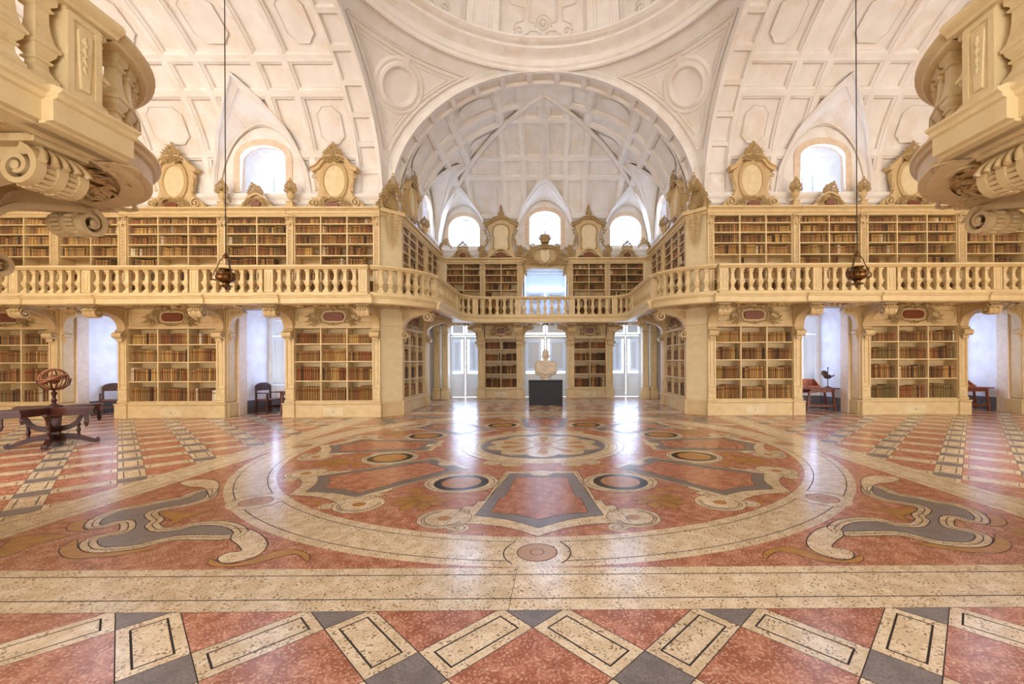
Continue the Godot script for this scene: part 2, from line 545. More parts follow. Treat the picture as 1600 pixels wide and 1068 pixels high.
	M.book_any = StandardMaterial3D.new()
	M.book_any.albedo_texture = M.spine_tex
	M.book_any.roughness = 0.55
	M.book_any.vertex_color_use_as_albedo = true
	for k in PAL.size():
		var m := StandardMaterial3D.new()
		m.albedo_texture = M.spine_tex
		m.albedo_color = (PAL[k][0] as Color)
		m.roughness = 0.55
		M["book%d" % k] = m

# sRGB tint and words of the leathers
const PAL := [
	[Color(0.680, 0.516, 0.310), "tan"], [Color(0.756, 0.588, 0.353), "light tan"], [Color(0.572, 0.405, 0.235), "brown"], [Color(0.637, 0.466, 0.273), "mid brown"],
	[Color(0.454, 0.322, 0.203), "dark brown"], [Color(0.821, 0.666, 0.396), "honey"], [Color(0.659, 0.433, 0.251), "russet"], [Color(0.562, 0.477, 0.284), "olive brown"],
	[Color(0.335, 0.239, 0.166), "very dark"], [Color(0.950, 0.900, 0.800), "pale vellum"]]

# ---------------------------------------------------------------- camera, sky, light
func window_light(at: Vector3, towards: Vector3, size: Vector2, energy: float, col: Color) -> void:
	var l := AreaLight3D.new()
	l.name = numbered("window_light")
	l.area_size = size
	l.area_normalize_energy = true
	l.light_energy = energy
	l.light_color = col
	l.shadow_enabled = true
	l.area_range = 60.0
	add_child(l)
	l.look_at_from_position(at, at + towards, Vector3.UP if absf(towards.y) < 0.9 else Vector3.RIGHT)

func camera_and_light() -> void:
	# lens: focal length 667.4 px of a 1068 px high frame, horizon low and axis right of centre (shifted lens)
	var f := 667.378
	var cam := Camera3D.new()
	cam.name = "camera"
	cam.projection = Camera3D.PROJECTION_FRUSTUM
	cam.near = 0.05
	cam.far = 200.0
	cam.size = 0.05 * 1068.0 / f
	cam.frustum_offset = Vector2(0.05 * (800.0 - 858.162) / f, 0.05 * (564.629 - 534.0) / f)
	add_child(cam)
	cam.position = Vector3(0.098, 1.65, 8.4864)
	cam.basis = Basis(Vector3.UP, -0.0037535) * Basis(Vector3.BACK, -0.0043664)
	cam.current = true
	var env := Environment.new()
	env.background_mode = Environment.BG_SKY
	var sky := Sky.new()
	var sm := ProceduralSkyMaterial.new()
	sm.sky_top_color = Color(0.66, 0.79, 1.0)
	sm.sky_horizon_color = Color(0.86, 0.92, 1.0)
	sm.ground_horizon_color = Color(0.86, 0.91, 0.98)
	sm.ground_bottom_color = Color(0.80, 0.86, 0.95)
	sm.sky_energy_multiplier = 1.0
	sm.ground_energy_multiplier = 1.0
	sky.sky_material = sm
	env.sky = sky
	env.background_energy_multiplier = 11.0
	env.tonemap_mode = Environment.TONE_MAPPER_LINEAR
	env.tonemap_exposure = EXPOSURE
	env.sdfgi_enabled = true
	env.ssao_enabled = true
	env.ssil_enabled = true
	var we := WorldEnvironment.new()
	we.name = "world_environment"
	we.environment = env
	add_child(we)
	var day := Color(1.0, 0.96, 0.92)
	var warm := Color(1.0, 0.90, 0.74)
	var cool := Color(0.76, 0.85, 1.0)
	var lav := Color(0.68, 0.77, 1.0)
	# daylight from the windows that the camera does not see: the near walls of the side arms and the wall behind it
	window_light(Vector3(-8.69, 7.65, 4.95), Vector3(0.0, -0.08, -1), Vector2(1.3, 1.4), 30.0, day)
	window_light(Vector3(8.69, 7.65, 4.95), Vector3(0.0, -0.08, -1), Vector2(1.3, 1.4), 18.0, day)
	window_light(Vector3(-13.72, 7.65, 4.95), Vector3(0.0, -0.08, -1), Vector2(1.3, 1.4), 33.0, day)
	window_light(Vector3(13.72, 7.65, 4.95), Vector3(0.0, -0.08, -1), Vector2(1.3, 1.4), 20.0, day)
	for s in [-1.0, 1.0]:
		window_light(Vector3(s * 8.69, 1.7, 4.95), Vector3(0, 0, -1), Vector2(1.5, 2.4), 17.0, warm)
		window_light(Vector3(s * 13.72, 1.7, 4.95), Vector3(0, 0, -1), Vector2(1.5, 2.4), 17.0, warm)
		window_light(Vector3(s * 3.0, 7.7, 12.1), Vector3(0, -0.10, -1), Vector2(1.7, 1.6), 9.0, day)
	window_light(Vector3(0, 1.7, 12.1), Vector3(0, 0, -1), Vector2(5.0, 3.0), 27.0, warm)
	# daylight of the windows in view
	for s in [-1.0, 1.0]:
		window_light(Vector3(s * 8.69, 7.60, -4.88), Vector3(0, 0.1, 1), Vector2(1.3, 1.2), 3.2, cool)
		window_light(Vector3(s * 13.72, 7.60, -4.88), Vector3(0, 0.1, 1), Vector2(1.3, 1.2), 3.2, cool)
		window_light(Vector3(s * 8.675, 1.98, -6.22), Vector3(0, 0, 1), Vector2(1.3, 2.1), 5.5, lav)
		window_light(Vector3(s * 13.70, 1.98, -6.22), Vector3(0, 0, 1), Vector2(1.3, 2.1), 5.5, lav)
		window_light(Vector3(s * 3.72, 7.55, -11.30), Vector3(0, 0.1, 1), Vector2(1.3, 1.0), 2.4, cool)
		window_light(Vector3(s * 3.77, 1.7, -11.50), Vector3(0, 0, 1), Vector2(1.1, 2.6), 3.0, cool)
		window_light(Vector3(s * 4.90, 7.6, -8.95), Vector3(-s, 0.1, 0), Vector2(1.3, 1.2), 2.0, cool)
		window_light(Vector3(s * 6.3, 1.98, -8.95), Vector3(-s, 0, 0), Vector2(1.3, 2.1), 3.0, cool)
	window_light(Vector3(0, 7.7, -11.30), Vector3(0, 0.1, 1), Vector2(1.3, 1.2), 2.4, cool)
	window_light(Vector3(0, 1.7, -11.50), Vector3(0, 0, 1), Vector2(1.6, 2.6), 3.0, cool)
	window_light(Vector3(0, 4.9, -12.8), Vector3(0, 0.3, 1), Vector2(1.6, 1.2), 3.0, cool)
	# the lantern at the top of the dome
	window_light(Vector3(0, 14.0, 0), Vector3(0.001, -1, 0), Vector2(1.6, 1.6), 14.0, day)

const EXPOSURE := 1.0

# ---------------------------------------------------------------- inlaid marble floor
const LU := 4.126      # lattice phase, metres along the two diagonals
const LP := 0.9135     # period
const LW := 0.3045     # width of the cream strips

func tile(floor_node: Node, poly: PackedVector2Array, m: String, called: String, y := 0.0) -> void:
	var b := MB.new()
	b.slab(poly, y - 0.006, y)
	part(b, called, M[m], floor_node)

func line(floor_node: Node, pts: PackedVector2Array, w := 0.012, y := 0.0022, closed := false) -> void:
	# a dark filled joint cut into the marble
	var b := MB.new()
	joint_strip(b, pts, w, y, closed)
	part(b, "inlay_line", M.joint, floor_node)

func joint_strip(b: MB, pts: PackedVector2Array, w: float, y: float, closed := false) -> void:
	var k := pts.size()
	var L := PackedVector2Array()
	var R := PackedVector2Array()
	for i in k:
		var a := pts[(i + k - 1) % k] if closed else pts[maxi(i - 1, 0)]
		var c := pts[(i + 1) % k] if closed else pts[mini(i + 1, k - 1)]
		var d := (c - a).normalized()
		L.append(pts[i] + Vector2(-d.y, d.x) * w / 2); R.append(pts[i] - Vector2(-d.y, d.x) * w / 2)
	for i in (k if closed else k - 1):
		var j := (i + 1) % k
		var U := Vector3.UP
		b.qn(Vector3(L[i].x, y, L[i].y), Vector3(L[j].x, y, L[j].y), Vector3(R[j].x, y, R[j].y), Vector3(R[i].x, y, R[i].y), U, U, U, U)

func ring_poly(r0: float, r1: float, a0: float, a1: float, k: int) -> PackedVector2Array:
	var o := arc(Vector2.ZERO, r1, a0, a1, k)
	var i := arc(Vector2.ZERO, r0, a0, a1, k)
	i.reverse()
	o.append_array(i)
	return o

func rot2(p: PackedVector2Array, a: float) -> PackedVector2Array:
	var o := PackedVector2Array()
	for q in p: o.append(q.rotated(a))
	return o

func shift2(p: PackedVector2Array, d: Vector2) -> PackedVector2Array:
	var o := PackedVector2Array()
	for q in p: o.append(q + d)
	return o

func mirror2(p: PackedVector2Array, sx: float, sz: float) -> PackedVector2Array:
	var o := PackedVector2Array()
	for q in p: o.append(Vector2(q.x * sx, q.y * sz))
	return o

func smooth_loop(p: PackedVector2Array, per: int) -> PackedVector2Array:
	var o := PackedVector2Array()
	var k := p.size()
	for i in k:
		for j in per:
			o.append(p[i].cubic_interpolate(p[(i + 1) % k], p[(i + k - 1) % k], p[(i + 2) % k], float(j) / per))
	return o

func build_floor() -> void:
	var fl := struct("floor", "polished inlaid marble floor of red, cream and slate grey stone")
	var b := MB.new()
	b.box(Vector3(-21, -0.3, -13), Vector3(21, -0.0002, 13))
	part(b, "bed", M.joint, fl)
	# diagonal lattice in the four arms: red squares, cream strips, slate squares
	var regions := [Rect2(-20.5, -6.3, 14.85, 10.9), Rect2(5.65, -6.3, 14.85, 10.9), Rect2(-4.7, 5.65, 9.4, 5.0), Rect2(-5.65, -11.9, 11.3, 6.25)]
	var all := []
	var D := sqrt(0.5)
	for reg in regions:
		var rp := PackedVector2Array([reg.position, reg.position + Vector2(reg.size.x, 0), reg.end, reg.position + Vector2(0, reg.size.y)])
		var umin := INF
		var umax := -INF
		var vmin := INF
		var vmax := -INF
		for p in rp:
			umin = minf(umin, (p.x + p.y) * D); umax = maxf(umax, (p.x + p.y) * D)
			vmin = minf(vmin, (p.x - p.y) * D); vmax = maxf(vmax, (p.x - p.y) * D)
		for i in range(floori((umin - LU) / LP) - 1, ceili((umax - LU) / LP) + 1):
			for j in range(floori((vmin + LU) / LP) - 1, ceili((vmax + LU) / LP) + 1):
				var u0 := LU + i * LP
				var v0 := -LU + j * LP
				for c in [[u0 - LW, u0, v0, v0 + LW, "slate"], [u0, u0 + LP - LW, v0, v0 + LW, "cream"], [u0 - LW, u0, v0 + LW, v0 + LP, "cream"], [u0, u0 + LP - LW, v0 + LW, v0 + LP, "red"]]:
					var g := 0.003
					var polys := []
					if c[4] == "cream":
						# outer frame and inner field with a cut line between them
						var e := 0.060
						var w := 0.012
						polys.append([c[0] + e + w, c[1] - e - w, c[2] + e + w, c[3] - e - w])
						polys.append([c[0] + g, c[1] - g, c[2] + g, c[2] + e])
						polys.append([c[0] + g, c[1] - g, c[3] - e, c[3] - g])
						polys.append([c[0] + g, c[0] + e, c[2] + e, c[3] - e])
						polys.append([c[1] - e, c[1] - g, c[2] + e, c[3] - e])
					else:
						polys.append([c[0] + g, c[1] - g, c[2] + g, c[3] - g])
					var got := []
					for r in polys:
						var q := PackedVector2Array()
						for k in [[r[0], r[2]], [r[1], r[2]], [r[1], r[3]], [r[0], r[3]]]:
							q.append(Vector2((k[0] + k[1]) * D, (k[0] - k[1]) * D))
						for x in Geometry2D.intersect_polygons(q, rp):
							if x.size() >= 3: got.append(x)
					if got.is_empty(): continue
					var ctr := Vector2((c[0] + c[1] + c[2] + c[3]) / 2 * D, (c[0] + c[1] - c[2] - c[3]) / 2 * D)
					var dist := ctr.distance_to(Vector2(0.1, 8.5))
					if absf(ctr.x - 0.1) > (8.5 - ctr.y) * 1.45 + 0.8: dist += 100.0   # out of the frame
					all.append([dist, c[4], got, absi(i * 7 + j * 3) % 3])
	all.sort_custom(func(x, y): return x[0] < y[0])
	var count := {}
	var rest := {"red": MB.new(), "cream": MB.new(), "slate": MB.new()}
	for a in all:
		count[a[1]] = count.get(a[1], 0) + 1
		if count[a[1]] <= 290 and a[0] < 90.0:
			var m := MB.new()
			for p in a[2]: m.slab(p, -0.006, 0.0)
			part(m, {"red": "red_tile", "cream": "cream_tile", "slate": "slate_tile"}[a[1]], M["%s%d" % [a[1], a[3]]], fl)
		else:
			for p in a[2]: rest[a[1]].slab(p, -0.006, 0.0)
	var am := ArrayMesh.new()
	for k in ["red", "cream", "slate"]:
		am.add_surface_from_arrays(Mesh.PRIMITIVE_TRIANGLES, rest[k].arrays())
		am.surface_set_material(am.get_surface_count() - 1, M[k + "0"])
	var far := MeshInstance3D.new()
	far.mesh = am
	far.name = "distant_tiling"
	fl.add_child(far)
	far.set_meta("kind", "stuff")
	# square border of the crossing: three cream strips a side
	for s in 4:
		var strips := [[5.06, 5.165], [5.177, 5.50], [5.512, 5.645]]
		for st in strips:
			var cuts := [-1.0, -0.55, -0.03, 0.47, 1.0]
			for k in 4:
				var x0: float = cuts[k]
				var x1: float = cuts[k + 1]
				var p := PackedVector2Array([Vector2(x0 * st[0] + 0.002, st[0]), Vector2(x1 * st[0] - 0.002, st[0]), Vector2(x1 * st[1] - 0.002, st[1]), Vector2(x0 * st[1] + 0.002, st[1])])
				tile(fl, rot2(p, s * PI / 2), "cream%d" % ((k + s) % 3), "border_slab")
	# red ground of the corners and of the rose
	for s in 4:
		var p := PackedVector2Array([Vector2(5.057, 5.057), Vector2(0.01, 5.057)])
		var q := arc(Vector2.ZERO, 5.055, PI / 2, 0.0, 40)
		p.append_array(q)
		p.append(Vector2(5.057, 0.01))
		tile(fl, rot2(p, s * PI / 2), "red%d" % (s % 2), "red_ground")
	tile(fl, arc(Vector2.ZERO, 4.457, 0, TAU, 96).slice(0, 96), "red0", "red_ground")
	# great ring: eight cream voussoirs, two cut circles, eight discs
	for k in 8:
		var a := PI / 2 + k * PI / 4
		for rr in [[4.46, 4.565], [4.577, 4.945], [4.957, 5.055]]:
			tile(fl, ring_poly(rr[0], rr[1], a - PI / 8 + 0.0006, a + PI / 8 - 0.0006, 14), "cream%d" % (k % 3), "ring_slab")
		var c := Vector2.from_angle(a) * 4.785
		tile(fl, arc(c, 0.30, 0, TAU, 28).slice(0, 28), "cream%d" % (k % 3), "ring_boss", 0.0008)
		line(fl, arc(c, 0.29, a + PI / 2 - 0.8, a + PI / 2 + 0.8, 14), 0.012, 0.0014)
		line(fl, arc(c, 0.29, a - PI / 2 - 0.8, a - PI / 2 + 0.8, 14), 0.012, 0.0014)
		tile(fl, arc(c, 0.172, 0, TAU, 28).slice(0, 28), "tan_disc", "disc", 0.0016)
		line(fl, arc(c, 0.172, 0, TAU, 28).slice(0, 28), 0.008, 0.0022, true)
		line(fl, arc(c, 0.06, 0, TAU, 18).slice(0, 18), 0.006, 0.0022, true)
	# eight panels
	var side: Array = [Vector2(0.47, 2.17), Vector2(0.69, 3.895)]
	for k in 8:
		var a := k * PI / 4
		var outer: Array = [Vector2(0, 4.45)]
		for p in curve2([Vector2(0, 4.45), Vector2(0.30, 4.24), Vector2(0.62, 4.14), Vector2(0.95, 4.16)], 4).slice(1): outer.append(p)
		outer.append(Vector2(0.86, 3.60)); outer.append(Vector2(0.76, 3.60)); outer.append(Vector2(0.74, 3.42)); outer.append(Vector2(0.67, 3.42)); outer.append(Vector2(0.54, 2.06)); outer.append(Vector2(0, 2.06))
		tile(fl, rot2(sym(outer), a), "cream%d" % (k % 3), "panel_border", 0.0008)
		for s in [-1.0, 1.0]:
			var c := Vector2(s * 1.0, 3.97)
			tile(fl, rot2(arc(c, 0.285, 0, TAU, 26).slice(0, 26), a), "cream%d" % ((k + 1) % 3), "volute", 0.0012)
			tile(fl, rot2(arc(Vector2(s * 0.80, 4.24), 0.105, 0, TAU, 18).slice(0, 18), a), "cream%d" % ((k + 1) % 3), "volute", 0.0010)
			line(fl, rot2(mirror2(shift2(spiral(Vector2.ZERO, 0.21, 0.205, -1.2, 0.62, 18), Vector2(1.0, 3.97)), s, 1), a), 0.010)
			line(fl, rot2(mirror2(shift2(spiral(Vector2.ZERO, 0.235, 0.235, -1.2, 0.60, 18), Vector2(1.0, 3.97)), s, 1), a), 0.008)
			line(fl, rot2(mirror2(spiral(Vector2(0.80, 4.24), 0.10, 0.02, 0.3, 1.3, 18), s, 1), a), 0.008)
			line(fl, rot2(mirror2(spiral(Vector2(0.84, 3.75), 0.08, 0.02, 2.0, 1.2, 14), s, 1), a), 0.008)
			line(fl, rot2(mirror2(arc(c * Vector2(s, 1), 0.285, 0, TAU, 26), s, 1), a), 0.006)
			tile(fl, rot2(arc(c, 0.075, 0, TAU, 16).slice(0, 16), a), "ochre", "volute_eye", 0.0018)
			line(fl, rot2(mirror2(PackedVector2Array([Vector2(0.51, 2.10), Vector2(0.62, 3.36), Vector2(0.73, 3.45), Vector2(0.78, 3.62)]), s, 1), a), 0.009, 0.0014)
			# brown leaves by the volutes
			tile(fl, rot2(mirror2(curve2([Vector2(0.72, 4.33), Vector2(0.55, 4.30), Vector2(0.36, 4.37), Vector2(0.24, 4.40), Vector2(0.40, 4.33), Vector2(0.55, 4.26), Vector2(0.70, 4.27)], 3), s, 1), a), "ochre", "leaf_inlay", 0.0010)
		var sl: Array = [Vector2(0, 4.25)]
		for p in curve2([Vector2(0, 4.25), Vector2(0.33, 4.02), Vector2(0.69, 3.90)], 4).slice(1): sl.append(p)
		sl.append(Vector2(0.47, 2.17)); sl.append(Vector2(0, 2.17))
		tile(fl, rot2(sym(sl), a), "slate%d" % (k % 3), "slate_border", 0.0014)
		var rd: Array = [Vector2(0, 4.02)]
		for p in curve2([Vector2(0, 4.02), Vector2(0.27, 3.87), Vector2(0.535, 3.81)], 4).slice(1): rd.append(p)
		rd.append(Vector2(0.485, 3.30)); rd.append(Vector2(0.435, 3.30)); rd.append(Vector2(0.36, 2.38)); rd.append(Vector2(0, 2.38))
		tile(fl, rot2(sym(rd), a), "red%d" % ((k + 1) % 3), "red_panel", 0.0020)
		line(fl, rot2(sym(rd), a), 0.006, 0.0024, true)
		tile(fl, rot2(arc(Vector2(0, 2.17), 0.15, 0, TAU, 20).slice(0, 20), a), "cream0", "panel_tongue", 0.0020)
		line(fl, rot2(sym(sl), a), 0.006, 0.0018, true)
		line(fl, rot2(sym(outer), a), 0.008, 0.0012, true)
	# eight black and gold lights between the panels
	for k in 8:
		var a := k * PI / 4 + PI / 8
		var c := Vector2(0, 2.843)
		tile(fl, rot2(arc(c, 0.52, 0, TAU, 30, 0.47).slice(0, 30), a), "cream%d" % (k % 3), "light_border", 0.0006)
		line(fl, rot2(arc(c, 0.455, 0, TAU, 36, 0.42).slice(0, 36), a), 0.009, 0.0014, true)
		line(fl, rot2(arc(c, 0.52, 0, TAU, 36, 0.47).slice(0, 36), a), 0.008, 0.0012, true)
		var bk := arc(c, 0.335, -1.1, 1.1, 10, 0.375)
		bk = PackedVector2Array()
		for p in arc(c, 0.37, -PI / 2 + 0.35, PI / 2 - 0.35, 10, 0.375): bk.append(p)
		bk.append(c + Vector2(0, 0.385))
		for p in arc(c, 0.37, PI / 2 + 0.35, PI * 1.5 - 0.35, 10, 0.375): bk.append(p)
		bk.append(c + Vector2(0, -0.385))
		tile(fl, rot2(bk, a), "black_stone", "black_disc", 0.0016)
		tile(fl, rot2(arc(c, 0.265, 0, TAU, 28, 0.275).slice(0, 28), a), "amber", "gold_disc", 0.0022)
		line(fl, rot2(arc(c, 0.055, 0, TAU, 16).slice(0, 16), a), 0.005, 0.0026, true)
		# brown acanthus spray towards the ring
		for h in 7:
			var f := (h - 3) / 3.0
			var base := Vector2(0, 3.62)
			var dir := Vector2.from_angle(PI / 2 + f * 1.9)
			var L := 0.42 - 0.12 * absf(f)
			var lf := PackedVector2Array([base, base + dir.rotated(0.45) * L * 0.45, base + dir.rotated(0.30) * L * 0.75, base + dir * L, base + dir.rotated(-0.22) * L * 0.8, base + dir.rotated(-0.4) * L * 0.45])
			lf = smooth_loop(lf, 3)
			tile(fl, rot2(lf, a), "ochre", "leaf_inlay", 0.0006 + 0.0001 * h)
			line(fl, rot2(lf, a), 0.007, 0.0014, true)
		tile(fl, rot2(arc(Vector2(0, 3.55), 0.13, 0, TAU, 14).slice(0, 14), a), "ochre", "leaf_inlay", 0.0016)
		for s in [-1.0, 1.0]:
			tile(fl, rot2(mirror2(curve2([Vector2(0.16, 3.36), Vector2(0.34, 3.30), Vector2(0.52, 3.36), Vector2(0.36, 3.42), Vector2(0.18, 3.44)], 3), s, 1), a), "ochre", "leaf_inlay", 0.0007)
			tile(fl, rot2(mirror2(curve2([Vector2(0.10, 1.86), Vector2(0.24, 1.80), Vector2(0.40, 1.88), Vector2(0.30, 1.96), Vector2(0.14, 1.96)], 3), s, 1), a), "ochre", "leaf_inlay", 0.0007)
			tile(fl, rot2(arc(Vector2(s * 0.17, 1.66), 0.17, 0, TAU, 18).slice(0, 18), a), "cream1", "ring_lobe", 0.0006)
			line(fl, rot2(arc(Vector2(s * 0.17, 1.66), 0.12, 0, TAU, 18), a), 0.007, 0.0014)
	# the rose
	tile(fl, arc(Vector2.ZERO, 1.58, 0, TAU, 64).slice(0, 64), "cream2", "rose_ring", 0.0012)
	for r in [1.58, 1.46, 1.30]:
		line(fl, arc(Vector2.ZERO, r, 0, TAU, 64).slice(0, 64), 0.009, 0.0018, true)
	tile(fl, arc(Vector2.ZERO, 1.225, 0, TAU, 64).slice(0, 64), "slate1", "rose_ground", 0.0020)
	var sc := PackedVector2Array()
	for i in 120:
		var a := TAU * i / 120
		sc.append(Vector2.from_angle(a) * (0.93 + 0.20 * absf(cos(5.0 * (a - PI / 2)))))
	tile(fl, sc, "cream1", "rose_petals", 0.0026)
	line(fl, sc, 0.007, 0.0030, true)
	for k in 10:
		var a := k * TAU / 10
		tile(fl, rot2(PackedVector2Array([Vector2(-0.028, 0.27), Vector2(0.028, 0.27), Vector2(0.10, 0.78), Vector2(0.06, 0.84), Vector2(-0.06, 0.84), Vector2(-0.10, 0.78)]), a), "ochre", "petal", 0.0032)
		line(fl, rot2(PackedVector2Array([Vector2(0, 0.30), Vector2(0, 1.0)]), a + TAU / 20), 0.006, 0.0030)
	tile(fl, arc(Vector2.ZERO, 0.20, 0, TAU, 24).slice(0, 24), "red2", "rose_heart", 0.0036)
	# scroll ornaments in the four corners, traced on the floor plane
	for sx in [-1.0, 1.0]:
		for sz in [-1.0, 1.0]:
			for o in SCROLLS:
				var p := PackedVector2Array()
				for q in o[1]: p.append(Vector2(-q[0] * sx, q[1] * sz))
				p = smooth_loop(p, 3)
				if o[0] == "slate":
					for w in Geometry2D.offset_polygon(p, 0.115, Geometry2D.JOIN_ROUND):
						tile(fl, w, "cream1", "scroll_border", 0.0012)
						line(fl, w, 0.010, 0.0016, true)
					for w in Geometry2D.offset_polygon(p, 0.055, Geometry2D.JOIN_ROUND):
						line(fl, w, 0.009, 0.0016, true)
					tile(fl, p, "slate2", "scroll_heart", 0.0020)
					line(fl, p, 0.009, 0.0024, true)
				elif o[0] == "cream":
					tile(fl, p, "cream0", "scroll_end", 0.0014)
					line(fl, p, 0.010, 0.0018, true)
				else:
					tile(fl, p, "ochre", "leaf_inlay", 0.0008)
					line(fl, p, 0.006, 0.0012, true)

const SCROLLS := [
	["slate",[[-4.325,2.942],[-4.353,3.05],[-4.322,3.204],[-4.379,3.32],[-4.481,3.412],[-4.559,3.554],[-4.666,3.654],[-4.683,3.751],[-4.651,3.892],[-4.552,4.039],[-4.457,4.11],[-4.444,4.04],[-4.395,3.984],[-4.273,3.971],[-4.108,4.115],[-4.017,4.249],[-4.038,4.342],[-4.1,4.402],[-4.124,4.46],[-4.046,4.546],[-3.924,4.619],[-3.819,4.631],[-3.67,4.596],[-3.596,4.525],[-3.531,4.44],[-3.436,4.382],[-3.302,4.365],[-3.074,4.375],[-2.942,4.371],[-2.971,4.315],[-3.098,4.21],[-3.253,4.142],[-3.396,4.126],[-3.499,4.158],[-3.555,4.243],[-3.669,4.286],[-3.796,4.284],[-3.931,4.198],[-4.015,4.116],[-4.061,4.011],[-4.171,3.936],[-4.287,3.836],[-4.34,3.741],[-4.331,3.643],[-4.261,3.558],[-4.158,3.472],[-4.105,3.353],[-4.13,3.207]]],
	["cream",[[-4.352,2.909],[-4.549,2.768],[-4.67,2.766],[-4.913,2.642],[-4.996,2.516],[-4.924,2.44],[-4.735,2.405],[-4.504,2.526],[-4.29,2.773],[-4.098,3.106],[-4.027,3.259]]],
	["cream",[[-3.045,4.231],[-2.904,4.233],[-2.711,4.331],[-2.492,4.54],[-2.404,4.703],[-2.398,4.827],[-2.477,4.929],[-2.585,4.955],[-2.678,4.894],[-2.714,4.813],[-2.674,4.75],[-2.602,4.726],[-2.732,4.592],[-2.875,4.478],[-2.951,4.358]]],
	["leaf",[[-4.331,4.457],[-4.286,4.625],[-4.156,4.755],[-3.961,4.854],[-3.795,4.847],[-3.615,4.811],[-3.465,4.714],[-3.4,4.637],[-3.561,4.661],[-3.735,4.735],[-3.917,4.733],[-4.053,4.68],[-4.175,4.599]]],
	["leaf",[[-4.805,3.926],[-4.848,4.034],[-4.714,4.206],[-4.559,4.273],[-4.466,4.242],[-4.637,4.107],[-4.751,3.964]]],
	["leaf",[[-4.812,4.644],[-4.966,4.39],[-4.766,4.332],[-4.505,4.366],[-4.541,4.483],[-4.599,4.593],[-4.544,4.75],[-4.603,4.807]]],
	["leaf",[[-2.653,4.927],[-2.757,4.87],[-2.706,4.962],[-2.601,5.016],[-2.44,5.01],[-2.303,4.967],[-2.229,4.886],[-2.155,4.83],[-2.091,4.792],[-1.982,4.866],[-1.91,4.937],[-1.909,4.881],[-1.985,4.784],[-2.141,4.706],[-2.255,4.705],[-2.342,4.779],[-2.399,4.889],[-2.508,4.974]]],
	["leaf",[[-4.18,3.823],[-4.161,3.703],[-3.981,3.747],[-3.809,3.749],[-3.687,3.653],[-3.719,3.791],[-3.791,3.905],[-3.746,4.051],[-3.817,4.119],[-3.863,3.978],[-4.012,3.902]]]]

# ---------------------------------------------------------------- vaults
const SPRING := 6.8
const VA := 4.75       # half span of the barrels
const VB := 4.15       # their rise
const SC := 4.4        # metres per radian along the curve
const ARM_END := 11.15

class Barrel:
	var o: Vector3
	var ax: Vector3
	var sd: Vector3
	func _init(origin: Vector3, axis: Vector3, side: Vector3) -> void:
		o = origin; ax = axis; sd = side
	func p(u: float, v: float, d: float) -> Vector3:
		var th := v / 4.4
		return o + ax * u + sd * ((4.75 + d) * cos(th)) + Vector3.UP * (6.8 + (4.15 + d) * sin(th))
	func nrm(v: float) -> Vector3:
		var th := v / 4.4
		return -(sd * cos(th) / 4.75 + Vector3.UP * sin(th) / 4.15).normalized()

func emit(b: MB, w: Barrel, poly: PackedVector2Array, c0: float, cu: float, cv: float, cuts: Array, keep: PackedVector2Array) -> void:
	var list: Array = [poly]
	if keep.size(): list = Geometry2D.intersect_polygons(poly, keep)
	for c in cuts:
		var nx: Array = []
		for p in list: nx.append_array(Geometry2D.clip_polygons(p, c))
		list = nx
	var sloped := absf(cu) + absf(cv) > 1e-6
	for p in list:
		if Geometry2D.is_polygon_clockwise(p) and list.size() > 1 and p.size() < 3: continue
		var lo := INF
		var hi := -INF
		for q in p: lo = minf(lo, q.y); hi = maxf(hi, q.y)
		var k := maxi(1, ceili((hi - lo) / 0.30))
		var bits: Array = [p]
		if k > 1:
			bits = []
			for i in k:
				var y0 := lo + (hi - lo) * i / k - (0.01 if i == 0 else 0.0)
				var y1 := lo + (hi - lo) * (i + 1) / k + (0.01 if i == k - 1 else 0.0)
				bits.append_array(Geometry2D.intersect_polygons(p, PackedVector2Array([Vector2(-50, y0), Vector2(50, y0), Vector2(50, y1), Vector2(-50, y1)])))
		for q in bits:
			var ix := Geometry2D.triangulate_polygon(q)
			for i in range(0, ix.size(), 3):
				var P: Array[Vector3] = []
				var N: Array[Vector3] = []
				for j in 3:
					var e: Vector2 = q[ix[i + j]]
					P.append(w.p(e.x, e.y, c0 + cu * e.x + cv * e.y))
					N.append(w.nrm(e.y))
				if sloped:
					var m := (P[2] - P[0]).cross(P[1] - P[0]).normalized()
					if m.dot(N[0]) < 0: m = -m
					b.tn(P[0], P[1], P[2], m, m, m)
				else:
					b.tn(P[0], P[1], P[2], N[0], N[1], N[2])

func rect(u0: float, v0: float, u1: float, v1: float) -> PackedVector2Array:
	return PackedVector2Array([Vector2(u0, v0), Vector2(u1, v0), Vector2(u1, v1), Vector2(u0, v1)])

func frame_step(b: MB, w: Barrel, r: Array, e: float, d0: float, d1: float, cuts: Array, keep: PackedVector2Array) -> Array:
	# the four sides between a rectangle and the one inset by e, depth going from d0 to d1
	var i: Array = [r[0] + e, r[1] + e, r[2] - e, r[3] - e]
	var k := (d1 - d0) / e
	emit(b, w, PackedVector2Array([Vector2(r[0], r[1]), Vector2(r[2], r[1]), Vector2(i[2], i[1]), Vector2(i[0], i[1])]), d0 - k * r[1], 0, k, cuts, keep)
	emit(b, w, PackedVector2Array([Vector2(r[0], r[3]), Vector2(r[2], r[3]), Vector2(i[2], i[3]), Vector2(i[0], i[3])]), d0 + k * r[3], 0, -k, cuts, keep)
	emit(b, w, PackedVector2Array([Vector2(r[0], r[1]), Vector2(r[0], r[3]), Vector2(i[0], i[3]), Vector2(i[0], i[1])]), d0 - k * r[0], k, 0, cuts, keep)
	emit(b, w, PackedVector2Array([Vector2(r[2], r[1]), Vector2(r[2], r[3]), Vector2(i[2], i[3]), Vector2(i[2], i[1])]), d0 + k * r[2], -k, 0, cuts, keep)
	return i

